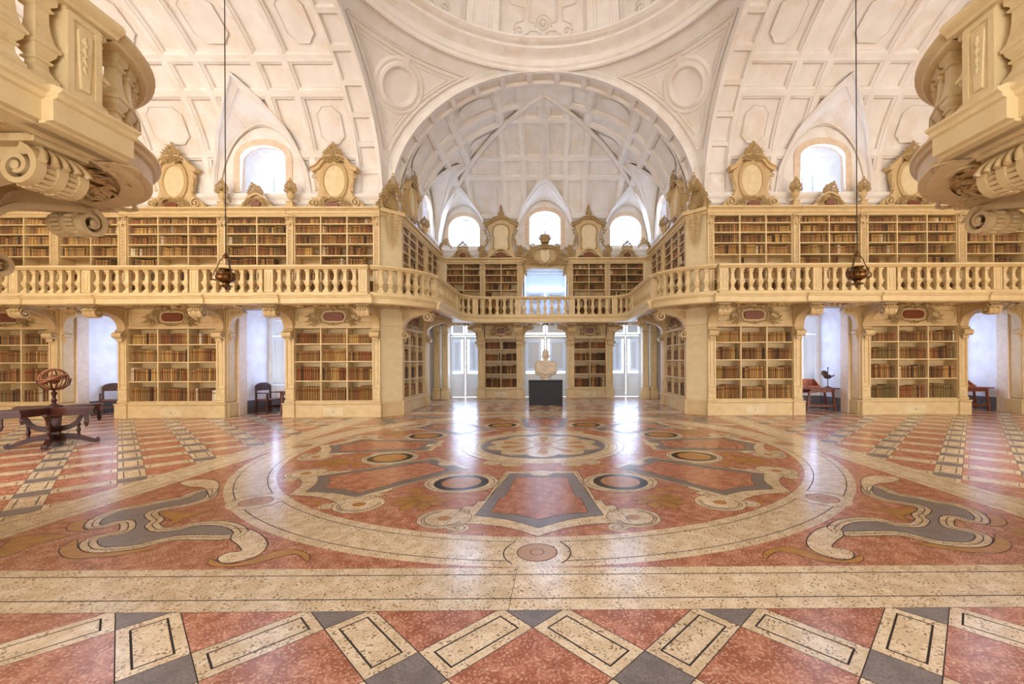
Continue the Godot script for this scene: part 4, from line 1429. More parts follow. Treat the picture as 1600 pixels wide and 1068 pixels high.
func lower_bay(wall: Node, X: Transform3D, c: float, label: String) -> void:
	# deep embrasure at floor level with a shuttered window at its back; local z = 0 is the bookcase face
	var hw := 0.84
	var zb := -1.85
	var rv := MB.new()
	rv.xf = X
	for s in [-1.0, 1.0]:
		rv.q(Vector3(c + s * hw, 0, -0.50), Vector3(c + s * hw, 3.3, -0.50), Vector3(c + s * hw, 3.3, zb), Vector3(c + s * hw, 0, zb))
	rv.q(Vector3(c - hw, 3.3, -0.5), Vector3(c + hw, 3.3, -0.5), Vector3(c + hw, 3.3, zb), Vector3(c - hw, 3.3, zb))
	# back wall round the opening
	rv.q(Vector3(c - hw, 0, zb), Vector3(c + hw, 0, zb), Vector3(c + hw, 0.88, zb), Vector3(c - hw, 0.88, zb))
	rv.q(Vector3(c - hw, 3.12, zb), Vector3(c + hw, 3.12, zb), Vector3(c + hw, 3.3, zb), Vector3(c - hw, 3.3, zb))
	for s in [-1.0, 1.0]:
		rv.q(Vector3(c + s * hw, 0.88, zb), Vector3(c + s * 0.72, 0.88, zb), Vector3(c + s * 0.72, 3.12, zb), Vector3(c + s * hw, 3.12, zb))
		rv.q(Vector3(c + s * 0.72, 0.88, zb), Vector3(c + s * 0.72, 3.12, zb), Vector3(c + s * 0.72, 3.12, zb - 0.4), Vector3(c + s * 0.72, 0.88, zb - 0.4))
	rv.q(Vector3(c - 0.72, 0.88, zb), Vector3(c + 0.72, 0.88, zb), Vector3(c + 0.72, 0.88, zb - 0.4), Vector3(c - 0.72, 0.88, zb - 0.4))
	rv.q(Vector3(c - 0.72, 3.12, zb), Vector3(c + 0.72, 3.12, zb), Vector3(c + 0.72, 3.12, zb - 0.4), Vector3(c - 0.72, 3.12, zb - 0.4))
	part(rv, "embrasure", M.white_wall, wall)
	var dd := MB.new()
	dd.xf = X
	for s in [-1.0, 1.0]:
		dd.box(Vector3(c + s * hw - 0.012, 0, zb), Vector3(c + s * hw + 0.012, 0.44, -0.75))
	dd.box(Vector3(c - hw, 0, zb - 0.01), Vector3(c + hw, 0.44, zb + 0.012))
	part(dd, "dado", M.dado, wall)
	var jb := MB.new()
	jb.xf = X
	for s in [-1.0, 1.0]:
		var x: float = c + s * (hw - 0.015)
		jb.cbox(Vector3(minf(x, c + s * (hw + 0.12)), 0, -0.78), Vector3(maxf(x, c + s * (hw + 0.12)), 3.28, -0.42), 0.01)
	part(jb, "stone_jamb", M.stone, wall)
	wn += 1
	var w := struct("window_%d" % wn, label)
	glazed(w, X * Transform3D(Basis(), Vector3(0, 0, zb - 0.3)), c - 0.72, c + 0.72, 0.88, 3.12, 4, 5)
	# inner shutters folded half open: panelled leaves
	for s in [-1.0, 1.0]:
		for part_y in [[0.90, 2.55], [2.58, 3.10]]:
			var sh := MB.new()
			sh.xf = X * Transform3D(Basis(Vector3.UP, s * 0.20), Vector3(c + s * 0.70, 0, zb - 0.02))
			var W := 0.50
			var xa: float = -s * W
			var lo := minf(0.0, xa)
			var hi := maxf(0.0, xa)
			sh.cbox(Vector3(lo, part_y[0], -0.02), Vector3(hi, part_y[1], 0.02), 0.006)
			panel_field(sh, lo + 0.08, hi - 0.08, part_y[0] + 0.09, part_y[1] - 0.09, 0.02)
			part(sh, "shutter", M.door_white, w)

func panel_field(b: MB, x0: float, x1: float, y0: float, y1: float, z: float) -> void:
	# raised and fielded panel with a moulding round it
	var m := 0.025
	for r in [[x0, y0, x1, y0 + m], [x0, y1 - m, x1, y1], [x0, y0 + m, x0 + m, y1 - m], [x1 - m, y0 + m, x1, y1 - m]]:
		b.box(Vector3(r[0], r[1], z), Vector3(r[2], r[3], z + 0.012))
	b.cbox(Vector3(x0 + 0.06, y0 + 0.06, z - 0.01), Vector3(x1 - 0.06, y1 - 0.06, z + 0.014), 0.012)

func build_walls() -> void:
	var shell := [
		# [name, lo, hi] plain masonry behind the bookcases and closing the hall
	]
	for s in [-1.0, 1.0]:
		var side := "left" if s < 0 else "right"
		var wl := struct("wall_%s" % side, "white masonry wall of the %s arm with deep window embrasures" % side)
		var b := MB.new()
		var bx := func(x0: float, x1: float, y0: float, y1: float, z0: float, z1: float) -> void:
			b.box(Vector3(minf(s * x0, s * x1), y0, z0), Vector3(maxf(s * x0, s * x1), y1, z1))
		for r in [[5.7, 7.80], [9.55, 12.83], [14.58, 20.6]]:
			bx.call(r[0], r[1], 0.0, 6.48, -6.6, -5.08)
		for r in [[7.80, 9.55], [12.83, 14.58]]:
			bx.call(r[0], r[1], 3.33, 6.48, -6.6, -5.08)
		part(b, "masonry", M.white_wall, wl)
		# upper wall with the arched windows
		var f := MB.new()
		var rv := MB.new()
		var X := Transform3D(Basis(), Vector3(0, 0, -4.80))
		f.xf = X; rv.xf = X
		for r in [[6.2, 11.2, 8.69], [11.2, 16.2, 13.72]]:
			arch_wall(f, rv, minf(s * r[0], s * r[1]), maxf(s * r[0], s * r[1]), 6.3, 10.0, s * r[2], 0.70, 6.93, 7.98, 0.40, 1.8)
		f.q(Vector3(s * 5.0, 6.3, 0), Vector3(s * 6.2, 6.3, 0), Vector3(s * 6.2, 10, 0), Vector3(s * 5.0, 10, 0))
		f.q(Vector3(s * 16.2, 6.3, 0), Vector3(s * 20.6, 6.3, 0), Vector3(s * 20.6, 10, 0), Vector3(s * 16.2, 10, 0))
		part(f, "upper_wall", M.plaster, wl)
		part(rv, "embrasure", M.white_wall, wl)
		var back := MB.new()
		for r in [[5.0, 7.9], [9.48, 12.9], [14.5, 20.6]]:
			back.box(Vector3(minf(s * r[0], s * r[1]), 6.3, -6.65), Vector3(maxf(s * r[0], s * r[1]), 12.6, -6.55))
		for r in [[7.9, 9.48], [12.9, 14.5]]:
			back.box(Vector3(minf(s * r[0], s * r[1]), 8.45, -6.65), Vector3(maxf(s * r[0], s * r[1]), 12.6, -6.55))
			back.box(Vector3(minf(s * r[0], s * r[1]), 6.3, -6.65), Vector3(maxf(s * r[0], s * r[1]), 6.9, -6.55))
		back.box(Vector3(minf(s * 20.5, s * 20.8), 0, -6.65), Vector3(maxf(s * 20.5, s * 20.8), 12.6, 6.6))
		# near wall of the arm, with the same windows
		part(back, "outer_wall", M.white_wall, wl)
		var nw := MB.new()
		var nr := MB.new()
		nw.xf = Transform3D(Basis(Vector3.UP, PI), Vector3(0, 0, 4.80)); nr.xf = nw.xf
		for r in [[6.2, 11.2, 8.69], [11.2, 16.2, 13.72]]:
			arch_wall(nw, nr, minf(-s * r[0], -s * r[1]), maxf(-s * r[0], -s * r[1]), 6.3, 12.5, -s * r[2], 0.70, 6.93, 7.98, 0.40, 0.5)
			arch_wall(nw, nr, minf(-s * r[0], -s * r[1]), maxf(-s * r[0], -s * r[1]), 0.0, 6.3, -s * r[2], 0.80, 0.05, 2.9, 0.3, 0.5)
		for r in [[5.2, 6.2], [16.2, 20.6]]:
			nw.q(Vector3(-s * r[0], 0, 0), Vector3(-s * r[1], 0, 0), Vector3(-s * r[1], 12.5, 0), Vector3(-s * r[0], 12.5, 0))
		part(nw, "near_wall", M.paint, wl)
		part(nr, "near_reveal", M.white_wall, wl)
		for c in [8.675, 13.70]:
			lower_bay(wl, Transform3D(Basis(), Vector3(0, 0, -4.42)), s * c, "tall white shuttered window in the %s embrasure of the %s arm" % ["nearer" if c < 10 else "farther", side])
			upper_window(X, s * (c + 0.015), 0.70, 6.93, 7.98, 0.40, 1.75, "arched upper window in the %s arm, %s bay" % [side, "nearer" if c < 10 else "farther"])
		# springing cornice
		wn += 0
		var tr := struct("trim_1" if s < 0 else "trim_2", "white moulded cornice under the vault of the %s arm" % side)
		var t := MB.new()
		var pth := PackedVector3Array([Vector3(s * 5.0, 0, -4.80), Vector3(s * 20.5, 0, -4.80)])
		if s < 0: pth.reverse()
		t.sweep(pth, cornice_prof())
		part(t, "cornice", M.plaster, tr)
	# far arm
	for s in [-1.0, 1.0]:
		var side := "left" if s < 0 else "right"
		var wl := struct("wall_far_%s" % side, "white flank wall of the far arm, %s side" % side)
		var b := MB.new()
		for r in [[-8.07, -5.7], [-13.5, -9.83]]:
			b.box(Vector3(minf(s * 5.15, s * 6.6), 0, r[0]), Vector3(maxf(s * 5.15, s * 6.6), 6.48, r[1]))
		b.box(Vector3(minf(s * 5.15, s * 6.6), 3.33, -9.83), Vector3(maxf(s * 5.15, s * 6.6), 6.48, -8.07))
		part(b, "masonry", M.white_wall, wl)
		var X := Transform3D(Basis(Vector3.UP, -s * PI / 2), Vector3(s * 4.80, 0, 0))
		var f := MB.new()
		var rv := MB.new()
		f.xf = X; rv.xf = X
		var cz: float = s * -8.95     # local x of the window on this flank
		arch_wall(f, rv, minf(s * -5.0, s * -11.3), maxf(s * -5.0, s * -11.3), 6.3, 10.0, cz, 0.70, 6.93, 7.98, 0.40, 1.3)
		part(f, "upper_wall", M.plaster, wl)
		part(rv, "embrasure", M.white_wall, wl)
		upper_window(X, cz, 0.70, 6.93, 7.98, 0.40, 1.25, "arched upper window in the %s flank of the far arm" % side)
		lower_bay(wl, Transform3D(Basis(Vector3.UP, -s * PI / 2), Vector3(s * 4.52, 0, 0)), cz, "shuttered floor-level window in the %s flank of the far arm" % side)
		var o := MB.new()
		o.box(Vector3(minf(s * 6.5, s * 6.6), 6.3, -8.1), Vector3(maxf(s * 6.5, s * 6.6), 12.6, -5.6))
		o.box(Vector3(minf(s * 6.5, s * 6.6), 6.3, -13.5), Vector3(maxf(s * 6.5, s * 6.6), 12.6, -9.8))
		o.box(Vector3(minf(s * 6.5, s * 6.6), 8.45, -9.8), Vector3(maxf(s * 6.5, s * 6.6), 12.6, -8.1))
		part(o, "outer_wall", M.white_wall, wl)
		var tr := struct("trim_3" if s < 0 else "trim_4", "white moulded cornice under the far arm's vault, %s flank" % side)
		var t := MB.new()
		var pth := PackedVector3Array([Vector3(s * 4.80, 0, -5.0), Vector3(s * 4.80, 0, -11.2)])
		if s > 0: pth.reverse()
		t.sweep(pth, cornice_prof())
		part(t, "cornice", M.plaster, tr)
	var we := struct("wall_far", "white end wall of the far arm with three arched windows")
	var XE := Transform3D(Basis(), Vector3(0, 0, -11.20))
	var fe := MB.new()
	var re := MB.new()
	fe.xf = XE; re.xf = XE
	arch_wall(fe, re, -2.2, 2.2, 6.3, 10.4, 0.0, 0.71, 7.0, 8.15, 0.42, 0.65)
	for s in [-1.0, 1.0]:
		arch_wall(fe, re, minf(s * 2.2, s * 5.2), maxf(s * 2.2, s * 5.2), 6.3, 10.4, s * 3.72, 0.71, 7.0, 7.75, 0.60, 0.65)
		upper_window(XE, s * 3.72, 0.71, 7.0, 7.75, 0.60, 0.65, "arched window with shouldered tan stone frame in the end wall, %s of centre" % ("left" if s < 0 else "right"), true)
	upper_window(XE, 0.0, 0.71, 7.0, 8.15, 0.42, 0.65, "central arched window with tan stone frame in the end wall")
	part(fe, "upper_wall", M.plaster, we)
	part(re, "embrasure", M.white_wall, we)
	var m := MB.new()
	for r in [[1.02, 3.06], [4.46, 6.6]]:
		for s in [-1.0, 1.0]:
			m.box(Vector3(minf(s * r[0], s * r[1]), 0, -12.2), Vector3(maxf(s * r[0], s * r[1]), 6.48, -11.35))
	for s in [-1.0, 1.0]:
		m.box(Vector3(minf(s * 3.06, s * 4.46), 3.42, -12.2), Vector3(maxf(s * 3.06, s * 4.46), 6.48, -11.35))
		m.box(Vector3(minf(s * 4.5, s * 6.6), 6.3, -11.9), Vector3(maxf(s * 4.5, s * 6.6), 12.6, -11.8))
		m.box(Vector3(minf(s * 0.75, s * 2.98), 6.3, -11.9), Vector3(maxf(s * 0.75, s * 2.98), 12.6, -11.8))
		m.box(Vector3(minf(s * 2.98, s * 4.5), 8.38, -11.9), Vector3(maxf(s * 2.98, s * 4.5), 12.6, -11.8))
	m.box(Vector3(-0.75, 8.6, -11.9), Vector3(0.75, 12.6, -11.8))
	m.box(Vector3(-1.02, 3.42, -12.2), Vector3(1.02, 3.52, -11.2))
	m.box(Vector3(-1.02, 6.0, -12.3), Vector3(1.02, 6.3, -11.03))
	for s in [-1.0, 1.0]:
		m.box(Vector3(minf(s * 1.02, s * 1.12), 3.4, -13.2), Vector3(maxf(s * 1.02, s * 1.12), 6.4, -11.2))
	m.box(Vector3(-1.1, 6.0, -13.2), Vector3(1.1, 6.1, -12.2))
	m.box(Vector3(-1.1, 3.42, -13.2), Vector3(1.1, 3.5, -12.2))
	part(m, "masonry", M.white_wall, we)
	var tr := struct("trim_5", "white moulded cornice under the windows of the end wall")
	var t := MB.new()
	t.sweep(PackedVector3Array([Vector3(-4.8, 0, -11.20), Vector3(4.8, 0, -11.20)]), cornice_prof(0.12))
	part(t, "cornice", M.plaster, tr)
	# hall behind the camera, roof and corner piers: closes the room
	var wb := struct("wall_near", "plain wall of the near arm behind the camera")
	var nb := MB.new()
	for s in [-1.0, 1.0]:
		nb.box(Vector3(minf(s * 5.0, s * 5.2), 0, 5.7), Vector3(maxf(s * 5.0, s * 5.2), 12.6, 13.2))
		for z in [-1.0, 1.0]:
			nb.box(Vector3(minf(s * 5.14, s * 5.72), 0, minf(z * 5.14, z * 5.72)), Vector3(maxf(s * 5.14, s * 5.72), 12.6, maxf(z * 5.14, z * 5.72)))
			nb.box(Vector3(minf(s * 4.84, s * 5.72), 6.31, minf(z * 5.09, z * 5.66)), Vector3(maxf(s * 4.84, s * 5.72), 6.95, maxf(z * 5.09, z * 5.66)))
			nb.box(Vector3(minf(s * 5.09, s * 5.66), 6.31, minf(z * 4.84, z * 5.14)), Vector3(maxf(s * 5.09, s * 5.66), 6.95, maxf(z * 4.84, z * 5.14)))
	part(nb, "flank", M.plaster, wb)
	var ne := MB.new()
	var nr2 := MB.new()
	ne.xf = Transform3D(Basis(Vector3.UP, PI), Vector3(0, 0, 12.0)); nr2.xf = ne.xf
	arch_wall(ne, nr2, -5.2, 0.0, 3.5, 12.6, -3.0, 0.9, 6.9, 8.0, 0.5, 0.5)
	arch_wall(ne, nr2, 0.0, 5.2, 3.5, 12.6, 3.0, 0.9, 6.9, 8.0, 0.5, 0.5)
	arch_wall(ne, nr2, -5.2, 5.2, 0.0, 3.5, 0.0, 2.6, 0.02, 3.1, 0.3, 0.5)
	part(ne, "end", M.paint, wb)
	part(nr2, "end_reveal", M.white_wall, wb)
	var nv := MB.new()
	var wv := Barrel.new(Vector3.ZERO, Vector3(0, 0, 1), Vector3(-1, 0, 0))
	for s in [-1.0, 1.0]:
		wv.sd = Vector3(s, 0, 0)
		emit(nv, wv, rect(5.65, 0, 13.2, PI / 2 * SC), 0, 0, 0, [], PackedVector2Array())
	part(nv, "vault", M.plaster, wb)
	var rf := struct("roof", "roof over the vaults")
	var rb := MB.new()
	rb.box(Vector3(-20.8, 12.5, -6.7), Vector3(-5.4, 12.7, 6.7)); rb.box(Vector3(5.4, 12.5, -6.7), Vector3(20.8, 12.7, 6.7))
	rb.box(Vector3(-6.7, 12.5, -13.5), Vector3(6.7, 12.7, -5.4)); rb.box(Vector3(-6.7, 12.5, 5.4), Vector3(6.7, 12.7, 13.5))
	rb.lathe([Vector2(6.9, 12.0), Vector2(6.9, 16.2), Vector2(0.01, 16.4)], 24)
	part(rb, "roof_deck", M.dado, rf)

func cornice_prof(k := 0.16) -> Array:
	return [Vector2(-0.05, 6.42), Vector2(k * 0.25, 6.42), Vector2(k * 0.3, 6.5), Vector2(k * 0.55, 6.54), Vector2(k * 0.6, 6.66), Vector2(k * 0.9, 6.72), Vector2(k, 6.76), Vector2(k, 6.82), Vector2(k * 0.85, 6.86), Vector2(-0.05, 6.86)]

# ---------------------------------------------------------------- carving helpers
func scroll(b: MB, c: Vector2, r: float, a0: float, turns: float, z: float, th: float, w: float) -> void:
	# a carved C-scroll standing off a face in the (x, y) plane
	b.tube(v3(spiral(c, r, r * 0.18, a0, turns, 16), z), th, th * 0.55, 5, 1.0)
	b.ball(Vector3(c.x, c.y, z + th * 0.3), Vector3(1, 1, 0.8) * r * 0.26, 6, 4)

func spray(b: MB, c: Vector3, k: int, spread: float, len: float, wid: float, dir: float, curl := 0.35, nrm := Vector3(0, 0, 1)) -> void:
	# a fan of leaves in the plane across nrm (0,0,1)
	for i in k:
		var f := 0.0 if k == 1 else (float(i) / (k - 1) - 0.5) * 2.0
		var a := dir + f * spread
		b.leaf(c, Vector3(cos(a), sin(a), 0.0), nrm, len * (1.0 - 0.25 * absf(f)), wid, curl)

func rococo(b: MB, w: float, h: float, z: float, sd: int) -> void:
	# a carved cartouche surround, symmetrical, w x h about the origin
	var r := RandomNumberGenerator.new()
	r.seed = sd
	for s in [-1.0, 1.0]:
		var X0 := b.xf
		b.xf = X0 * Transform3D(Basis(Vector3(s, 0, 0), Vector3.UP, Vector3.BACK), Vector3.ZERO)
		scroll(b, Vector2(w * 0.30, h * 0.16), h * 0.16, PI * 0.9, -1.2, z, h * 0.035, 0.0)
		scroll(b, Vector2(w * 0.34, -h * 0.20), h * 0.13, -PI * 0.9, 1.2, z, h * 0.032, 0.0)
		b.tube(v3(curve2([Vector2(w * 0.05, h * 0.40), Vector2(w * 0.16, h * 0.33), Vector2(w * 0.24, h * 0.28), Vector2(w * 0.30, h * 0.32)], 4), z), h * 0.05, h * 0.03, 5)
		b.tube(v3(curve2([Vector2(w * 0.05, -h * 0.42), Vector2(w * 0.15, -h * 0.34), Vector2(w * 0.26, -h * 0.32), Vector2(w * 0.34, -h * 0.33)], 4), z), h * 0.045, h * 0.025, 5)
		b.tube(v3(curve2([Vector2(w * 0.22, h * 0.26), Vector2(w * 0.25, 0), Vector2(w * 0.21, -h * 0.28)], 5), z), h * 0.04, h * 0.04, 5)
		frond(b, [Vector2(w * 0.26, h * 0.05), Vector2(w * 0.33, h * 0.16), Vector2(w * 0.42, h * 0.10), Vector2(w * 0.44, -h * 0.04)], z * 0.6, z * 0.9, h * 0.055)
		frond(b, [Vector2(w * 0.25, -h * 0.18), Vector2(w * 0.34, -h * 0.14), Vector2(w * 0.43, -h * 0.24), Vector2(w * 0.50, -h * 0.28)], z * 0.6, z * 0.8, h * 0.050)
		frond(b, [Vector2(w * 0.12, h * 0.36), Vector2(w * 0.20, h * 0.44), Vector2(w * 0.28, h * 0.40), Vector2(w * 0.33, h * 0.28)], z * 0.7, z, h * 0.05)
		spray(b, Vector3(w * 0.30, -h * 0.22, z * 0.6), 3, 0.6, w * 0.20, h * 0.13, -0.55)
		spray(b, Vector3(w * 0.22, h * 0.30, z * 0.6), 3, 0.6, w * 0.16, h * 0.12, 0.7)
		for i in 5:
			var p := Vector3(w * r.randf_range(0.24, 0.46), h * r.randf_range(-0.34, 0.28), z * 0.5)
			b.leaf(p, Vector3(r.randf_range(-0.2, 1.0), r.randf_range(-0.8, 0.8), 0), Vector3(0, 0, 1), w * 0.10, h * 0.12, 0.5)
		b.xf = X0
	spray(b, Vector3(0, h * 0.32, z * 0.7), 5, 0.95, h * 0.26, h * 0.13, PI / 2)
	spray(b, Vector3(0, -h * 0.34, z * 0.7), 5, 1.0, h * 0.20, h * 0.13, -PI / 2)
	b.ball(Vector3(0, h * 0.36, z), Vector3(h * 0.06, h * 0.06, h * 0.05), 7, 5)
	b.ball(Vector3(0, -h * 0.38, z), Vector3(h * 0.06, h * 0.05, h * 0.05), 7, 5)

func frond(b: MB, ctrl: Array, z0: float, z1: float, w: float) -> void:
	# a carved stem that bends along the points, with lobes on both sides and a curled tip
	var c := curve2(ctrl, 4)
	var k := c.size()
	var o := PackedVector3Array()
	for i in k:
		var f := float(i) / (k - 1)
		o.append(Vector3(c[i].x, c[i].y, lerpf(z0, z1, f) + w * 0.5 * sin(f * PI)))
	b.tube(o, w * 0.62, w * 0.20, 6, 0.8)
	for i in range(1, k - 1, 2):
		var f := float(i) / (k - 1)
		var d := (c[i + 1] - c[i - 1]).normalized()
		for s in [-1.0, 1.0]:
			var e := d.rotated(s * 0.85)
			b.leaf(o[i], Vector3(e.x, e.y, 0.15), Vector3(0, 0, 1), w * (2.1 - 0.9 * f), w * 1.15, 0.35)
	var t := (c[k - 1] - c[k - 2]).normalized()
	b.ball(o[k - 1] + Vector3(t.x, t.y, 0) * w * 0.2, Vector3(w, w, w) * 0.42, 7, 5)

func plume(b: MB, c: Vector3, h: float, w: float, sd: int) -> void:
	# upright rocaille cluster for crests and flames
	var P := func(x: float, y: float) -> Vector2: return Vector2(c.x + x * w, c.y + y * h)
	frond(b, [P.call(0, 0.1), P.call(0.04, 0.4), P.call(-0.05, 0.7), P.call(0.02, 0.97)], c.z, c.z + 0.03, w * 0.11)
	for s in [-1.0, 1.0]:
		frond(b, [P.call(s * 0.04, 0.12), P.call(s * 0.20, 0.42), P.call(s * 0.20, 0.66), P.call(s * 0.08, 0.78)], c.z + 0.02, c.z + 0.05, w * 0.10)
		frond(b, [P.call(s * 0.06, 0.05), P.call(s * 0.28, 0.24), P.call(s * 0.42, 0.46), P.call(s * 0.30, 0.56)], c.z, c.z + 0.04, w * 0.11)
		frond(b, [P.call(s * 0.06, 0.0), P.call(s * 0.30, 0.02), P.call(s * 0.48, 0.16), P.call(s * 0.44, 0.32)], c.z, c.z + 0.03, w * 0.10)
		b.tube(v3(spiral(P.call(s * 0.20, 0.08), h * 0.11, h * 0.02, -PI / 2, 1.3 * s, 14), c.z + 0.06), h * 0.032, h * 0.018, 5)
	for i in 5:
		var a := TAU * i / 5 + 0.3
		b.ball(c + Vector3(cos(a) * w * 0.07, h * 0.26 + sin(a) * w * 0.07, 0.07), Vector3(w * 0.06, w * 0.06, 0.03), 6, 4)
	b.ball(c + Vector3(0, h * 0.26, 0.09), Vector3(w * 0.045, w * 0.045, 0.03), 6, 4)

# ---------------------------------------------------------------- gallery
const EDGE := [Vector2(-0.22, 3.27), Vector2(-0.06, 3.27), Vector2(-0.05, 3.285), Vector2(0.0, 3.29), Vector2(0.0, 3.43), Vector2(0.025, 3.44), Vector2(0.035, 3.47), Vector2(0.06, 3.485), Vector2(0.06, 3.505), Vector2(0.015, 3.52), Vector2(0.0, 3.53), Vector2(0.0, 3.57), Vector2(-0.03, 3.60), Vector2(-0.25, 3.60), Vector2(-0.25, 3.27)]
const RAIL := [Vector2(-0.235, 4.24), Vector2(-0.045, 4.24), Vector2(-0.03, 4.26), Vector2(0.0, 4.28), Vector2(0.02, 4.30), Vector2(0.02, 4.32), Vector2(0.005, 4.33), Vector2(0.005, 4.345), Vector2(-0.285, 4.345), Vector2(-0.285, 4.33), Vector2(-0.30, 4.32), Vector2(-0.28, 4.28), Vector2(-0.25, 4.26)]
var baluster_mesh: ArrayMesh
var pier_mesh: ArrayMesh

func make_balusters() -> void:
	var b := MB.new()
	var p := [Vector2(0.0, 0.64), Vector2(0.070, 0.64), Vector2(0.070, 0.595), Vector2(0.060, 0.585), Vector2(0.046, 0.57), Vector2(0.046, 0.555), Vector2(0.058, 0.548), Vector2(0.058, 0.535), Vector2(0.040, 0.525), Vector2(0.041, 0.45), Vector2(0.047, 0.38), Vector2(0.060, 0.32), Vector2(0.078, 0.285), Vector2(0.083, 0.278), Vector2(0.083, 0.262), Vector2(0.070, 0.255), Vector2(0.064, 0.225), Vector2(0.046, 0.195), Vector2(0.040, 0.185), Vector2(0.054, 0.178), Vector2(0.054, 0.165), Vector2(0.038, 0.155), Vector2(0.042, 0.115), Vector2(0.060, 0.075), Vector2(0.076, 0.055), Vector2(0.078, 0.0)]
	b.sqlathe(p)
	baluster_mesh = b.mesh()
	var q := MB.new()
	q.box(Vector3(-0.12, 0, -0.09), Vector3(0.12, 0.64, 0.085))
	for s in [-1.0, 1.0]:
		q.box(Vector3(s * 0.097 - 0.022, 0.02, 0.085), Vector3(s * 0.097 + 0.022, 0.62, 0.098))
	q.box(Vector3(-0.075, 0.02, 0.085), Vector3(0.075, 0.06, 0.098)); q.box(Vector3(-0.075, 0.58, 0.085), Vector3(0.075, 0.62, 0.098))
	q.prism(PackedVector2Array([Vector2(-0.035, 0.09), Vector2(0.035, 0.09), Vector2(0.055, 0.52), Vector2(0.03, 0.55), Vector2(-0.03, 0.55), Vector2(-0.055, 0.52)]), 0.08, 0.100, 0.006)
	for k in 4:
		q.leaf(Vector3(0, 0.50 - 0.07 * k, 0.100), Vector3(0, -1, 0), Vector3(0, 0, 1), 0.10, 0.06 - 0.008 * k, 0.15)
	pier_mesh = q.mesh()

func gallery_run(slab: Node, bal: Node3D, path: PackedVector3Array, wall: PackedVector3Array, piers: Array, gap := 0.262, mat_rail: Material = null) -> void:
	# one stretch: fascia and floor under "slab", plinth rail and balusters under "bal"
	var f := MB.new()
	f.sweep(path, EDGE)
	part(f, "fascia", M.gallery, slab)
	var s := MB.new()
	for i in path.size() - 1:
		var d := Vector3.UP * 3.30
		s.q(path[i] + d, path[i + 1] + d, wall[i + 1] + d, wall[i] + d)
		d = Vector3.UP * 3.52
		s.q(path[i] + d, path[i + 1] + d, wall[i + 1] + d, wall[i] + d)
	part(s, "gallery_floor", M.carve, slab)
	var r := MB.new()
	r.sweep(path, RAIL)
	part(r, "handrail", M.gallery, bal)
	# positions along the run
	var L := 0.0
	var cum := [0.0]
	for i in path.size() - 1:
		L += path[i].distance_to(path[i + 1]); cum.append(L)
	var at := func(x: float) -> Array:
		for i in path.size() - 1:
			if x <= cum[i + 1] + 1e-6:
				var f2: float = (x - cum[i]) / maxf(1e-6, cum[i + 1] - cum[i])
				var d := (path[i + 1] - path[i]).normalized()
				var o := Vector3(-d.z, 0, d.x)
				return [path[i].lerp(path[i + 1], f2) - o * 0.165, atan2(o.x, o.z)]
		return [path[path.size() - 1], 0.0]
	var stops := [0.0]
	for p in piers:
		if p[0] > 0.05: stops.append(p[0])
		var q: Array = at.call(clampf(p[0], 0.0, L))
		var pm := put(pier_mesh, "pier", M.gallery, bal)
		pm.position = q[0] + Vector3(0, 3.60, 0)
		pm.rotation.y = q[1]
	if stops.back() < L - 0.2: stops.append(L)
	for i in stops.size() - 1:
		var a: float = stops[i] + 0.13
		var c: float = stops[i + 1] - 0.13
		var k := maxi(1, roundi((c - a) / gap))
		for j in k:
			var q: Array = at.call(a + (c - a) * (j + 0.5) / k)
			var o := put(baluster_mesh, "baluster", M.gallery, bal)
			o.position = q[0] + Vector3(0, 3.60, 0)
			o.rotation.y = q[1]

func soffit_carving(b: MB, c: Vector3, ux: Vector3, L: float, W: float, sd: int) -> void:
	# foliage in low relief hanging under the gallery; ux along, across is level
	var r := RandomNumberGenerator.new()
	r.seed = sd
	var X0 := b.xf
	var uz := ux.cross(Vector3.UP)
	b.xf = X0 * Transform3D(Basis(ux, uz, Vector3.DOWN), c)
	b.tube(v3(curve2([Vector2(-L / 2, -W / 2), Vector2(-L / 2, W / 2), Vector2(-L / 4, W / 2), Vector2(0, W * 0.44), Vector2(L / 4, W / 2), Vector2(L / 2, W / 2), Vector2(L / 2, -W / 2), Vector2(L / 4, -W / 2), Vector2(0, -W * 0.44), Vector2(-L / 4, -W / 2), Vector2(-L / 2, -W / 2)], 3), 0.0), 0.022, 0.022, 5)
	for s in [-1.0, 1.0]:
		for q in 3:
			scroll(b, Vector2(s * L * (0.10 + 0.12 * q), W * (0.16 if q % 2 else -0.16)), W * 0.14, r.randf() * TAU, 1.2 * s, 0.025, 0.018, 0.0)
		for i in 16:
			var p := Vector3(s * L * r.randf_range(0.02, 0.42), W * r.randf_range(-0.34, 0.34), 0.005)
			b.leaf(p, Vector3(s * r.randf_range(-0.3, 1.0), r.randf_range(-0.8, 0.8), 0), Vector3(0, 0, 1), L * 0.10, W * 0.14, 0.35)
	for i in 6:
		b.leaf(Vector3(0, 0, 0.01), Vector3.RIGHT.rotated(Vector3.BACK, TAU * i / 6), Vector3(0, 0, 1), W * 0.22, W * 0.12, 0.4)
	b.xf = X0

func corner_curve(sx: float, sz: float, a0: Vector2, a1: Vector2, sag: float) -> PackedVector3Array:
	var o := PackedVector3Array()
	for i in 15:
		var t := i / 14.0
		var p := a0.lerp(a1, t) + Vector2(-1, -1).normalized() * sag * (1.0 - pow(absf(2 * t - 1), 2.2))
		o.append(Vector3(sx * p.x, 0, sz * p.y))
	return o

func pl(list: Array) -> PackedVector3Array:
	var o := PackedVector3Array()
	for p in list: o.append(Vector3(p[0], 0, p[1]))
	return o

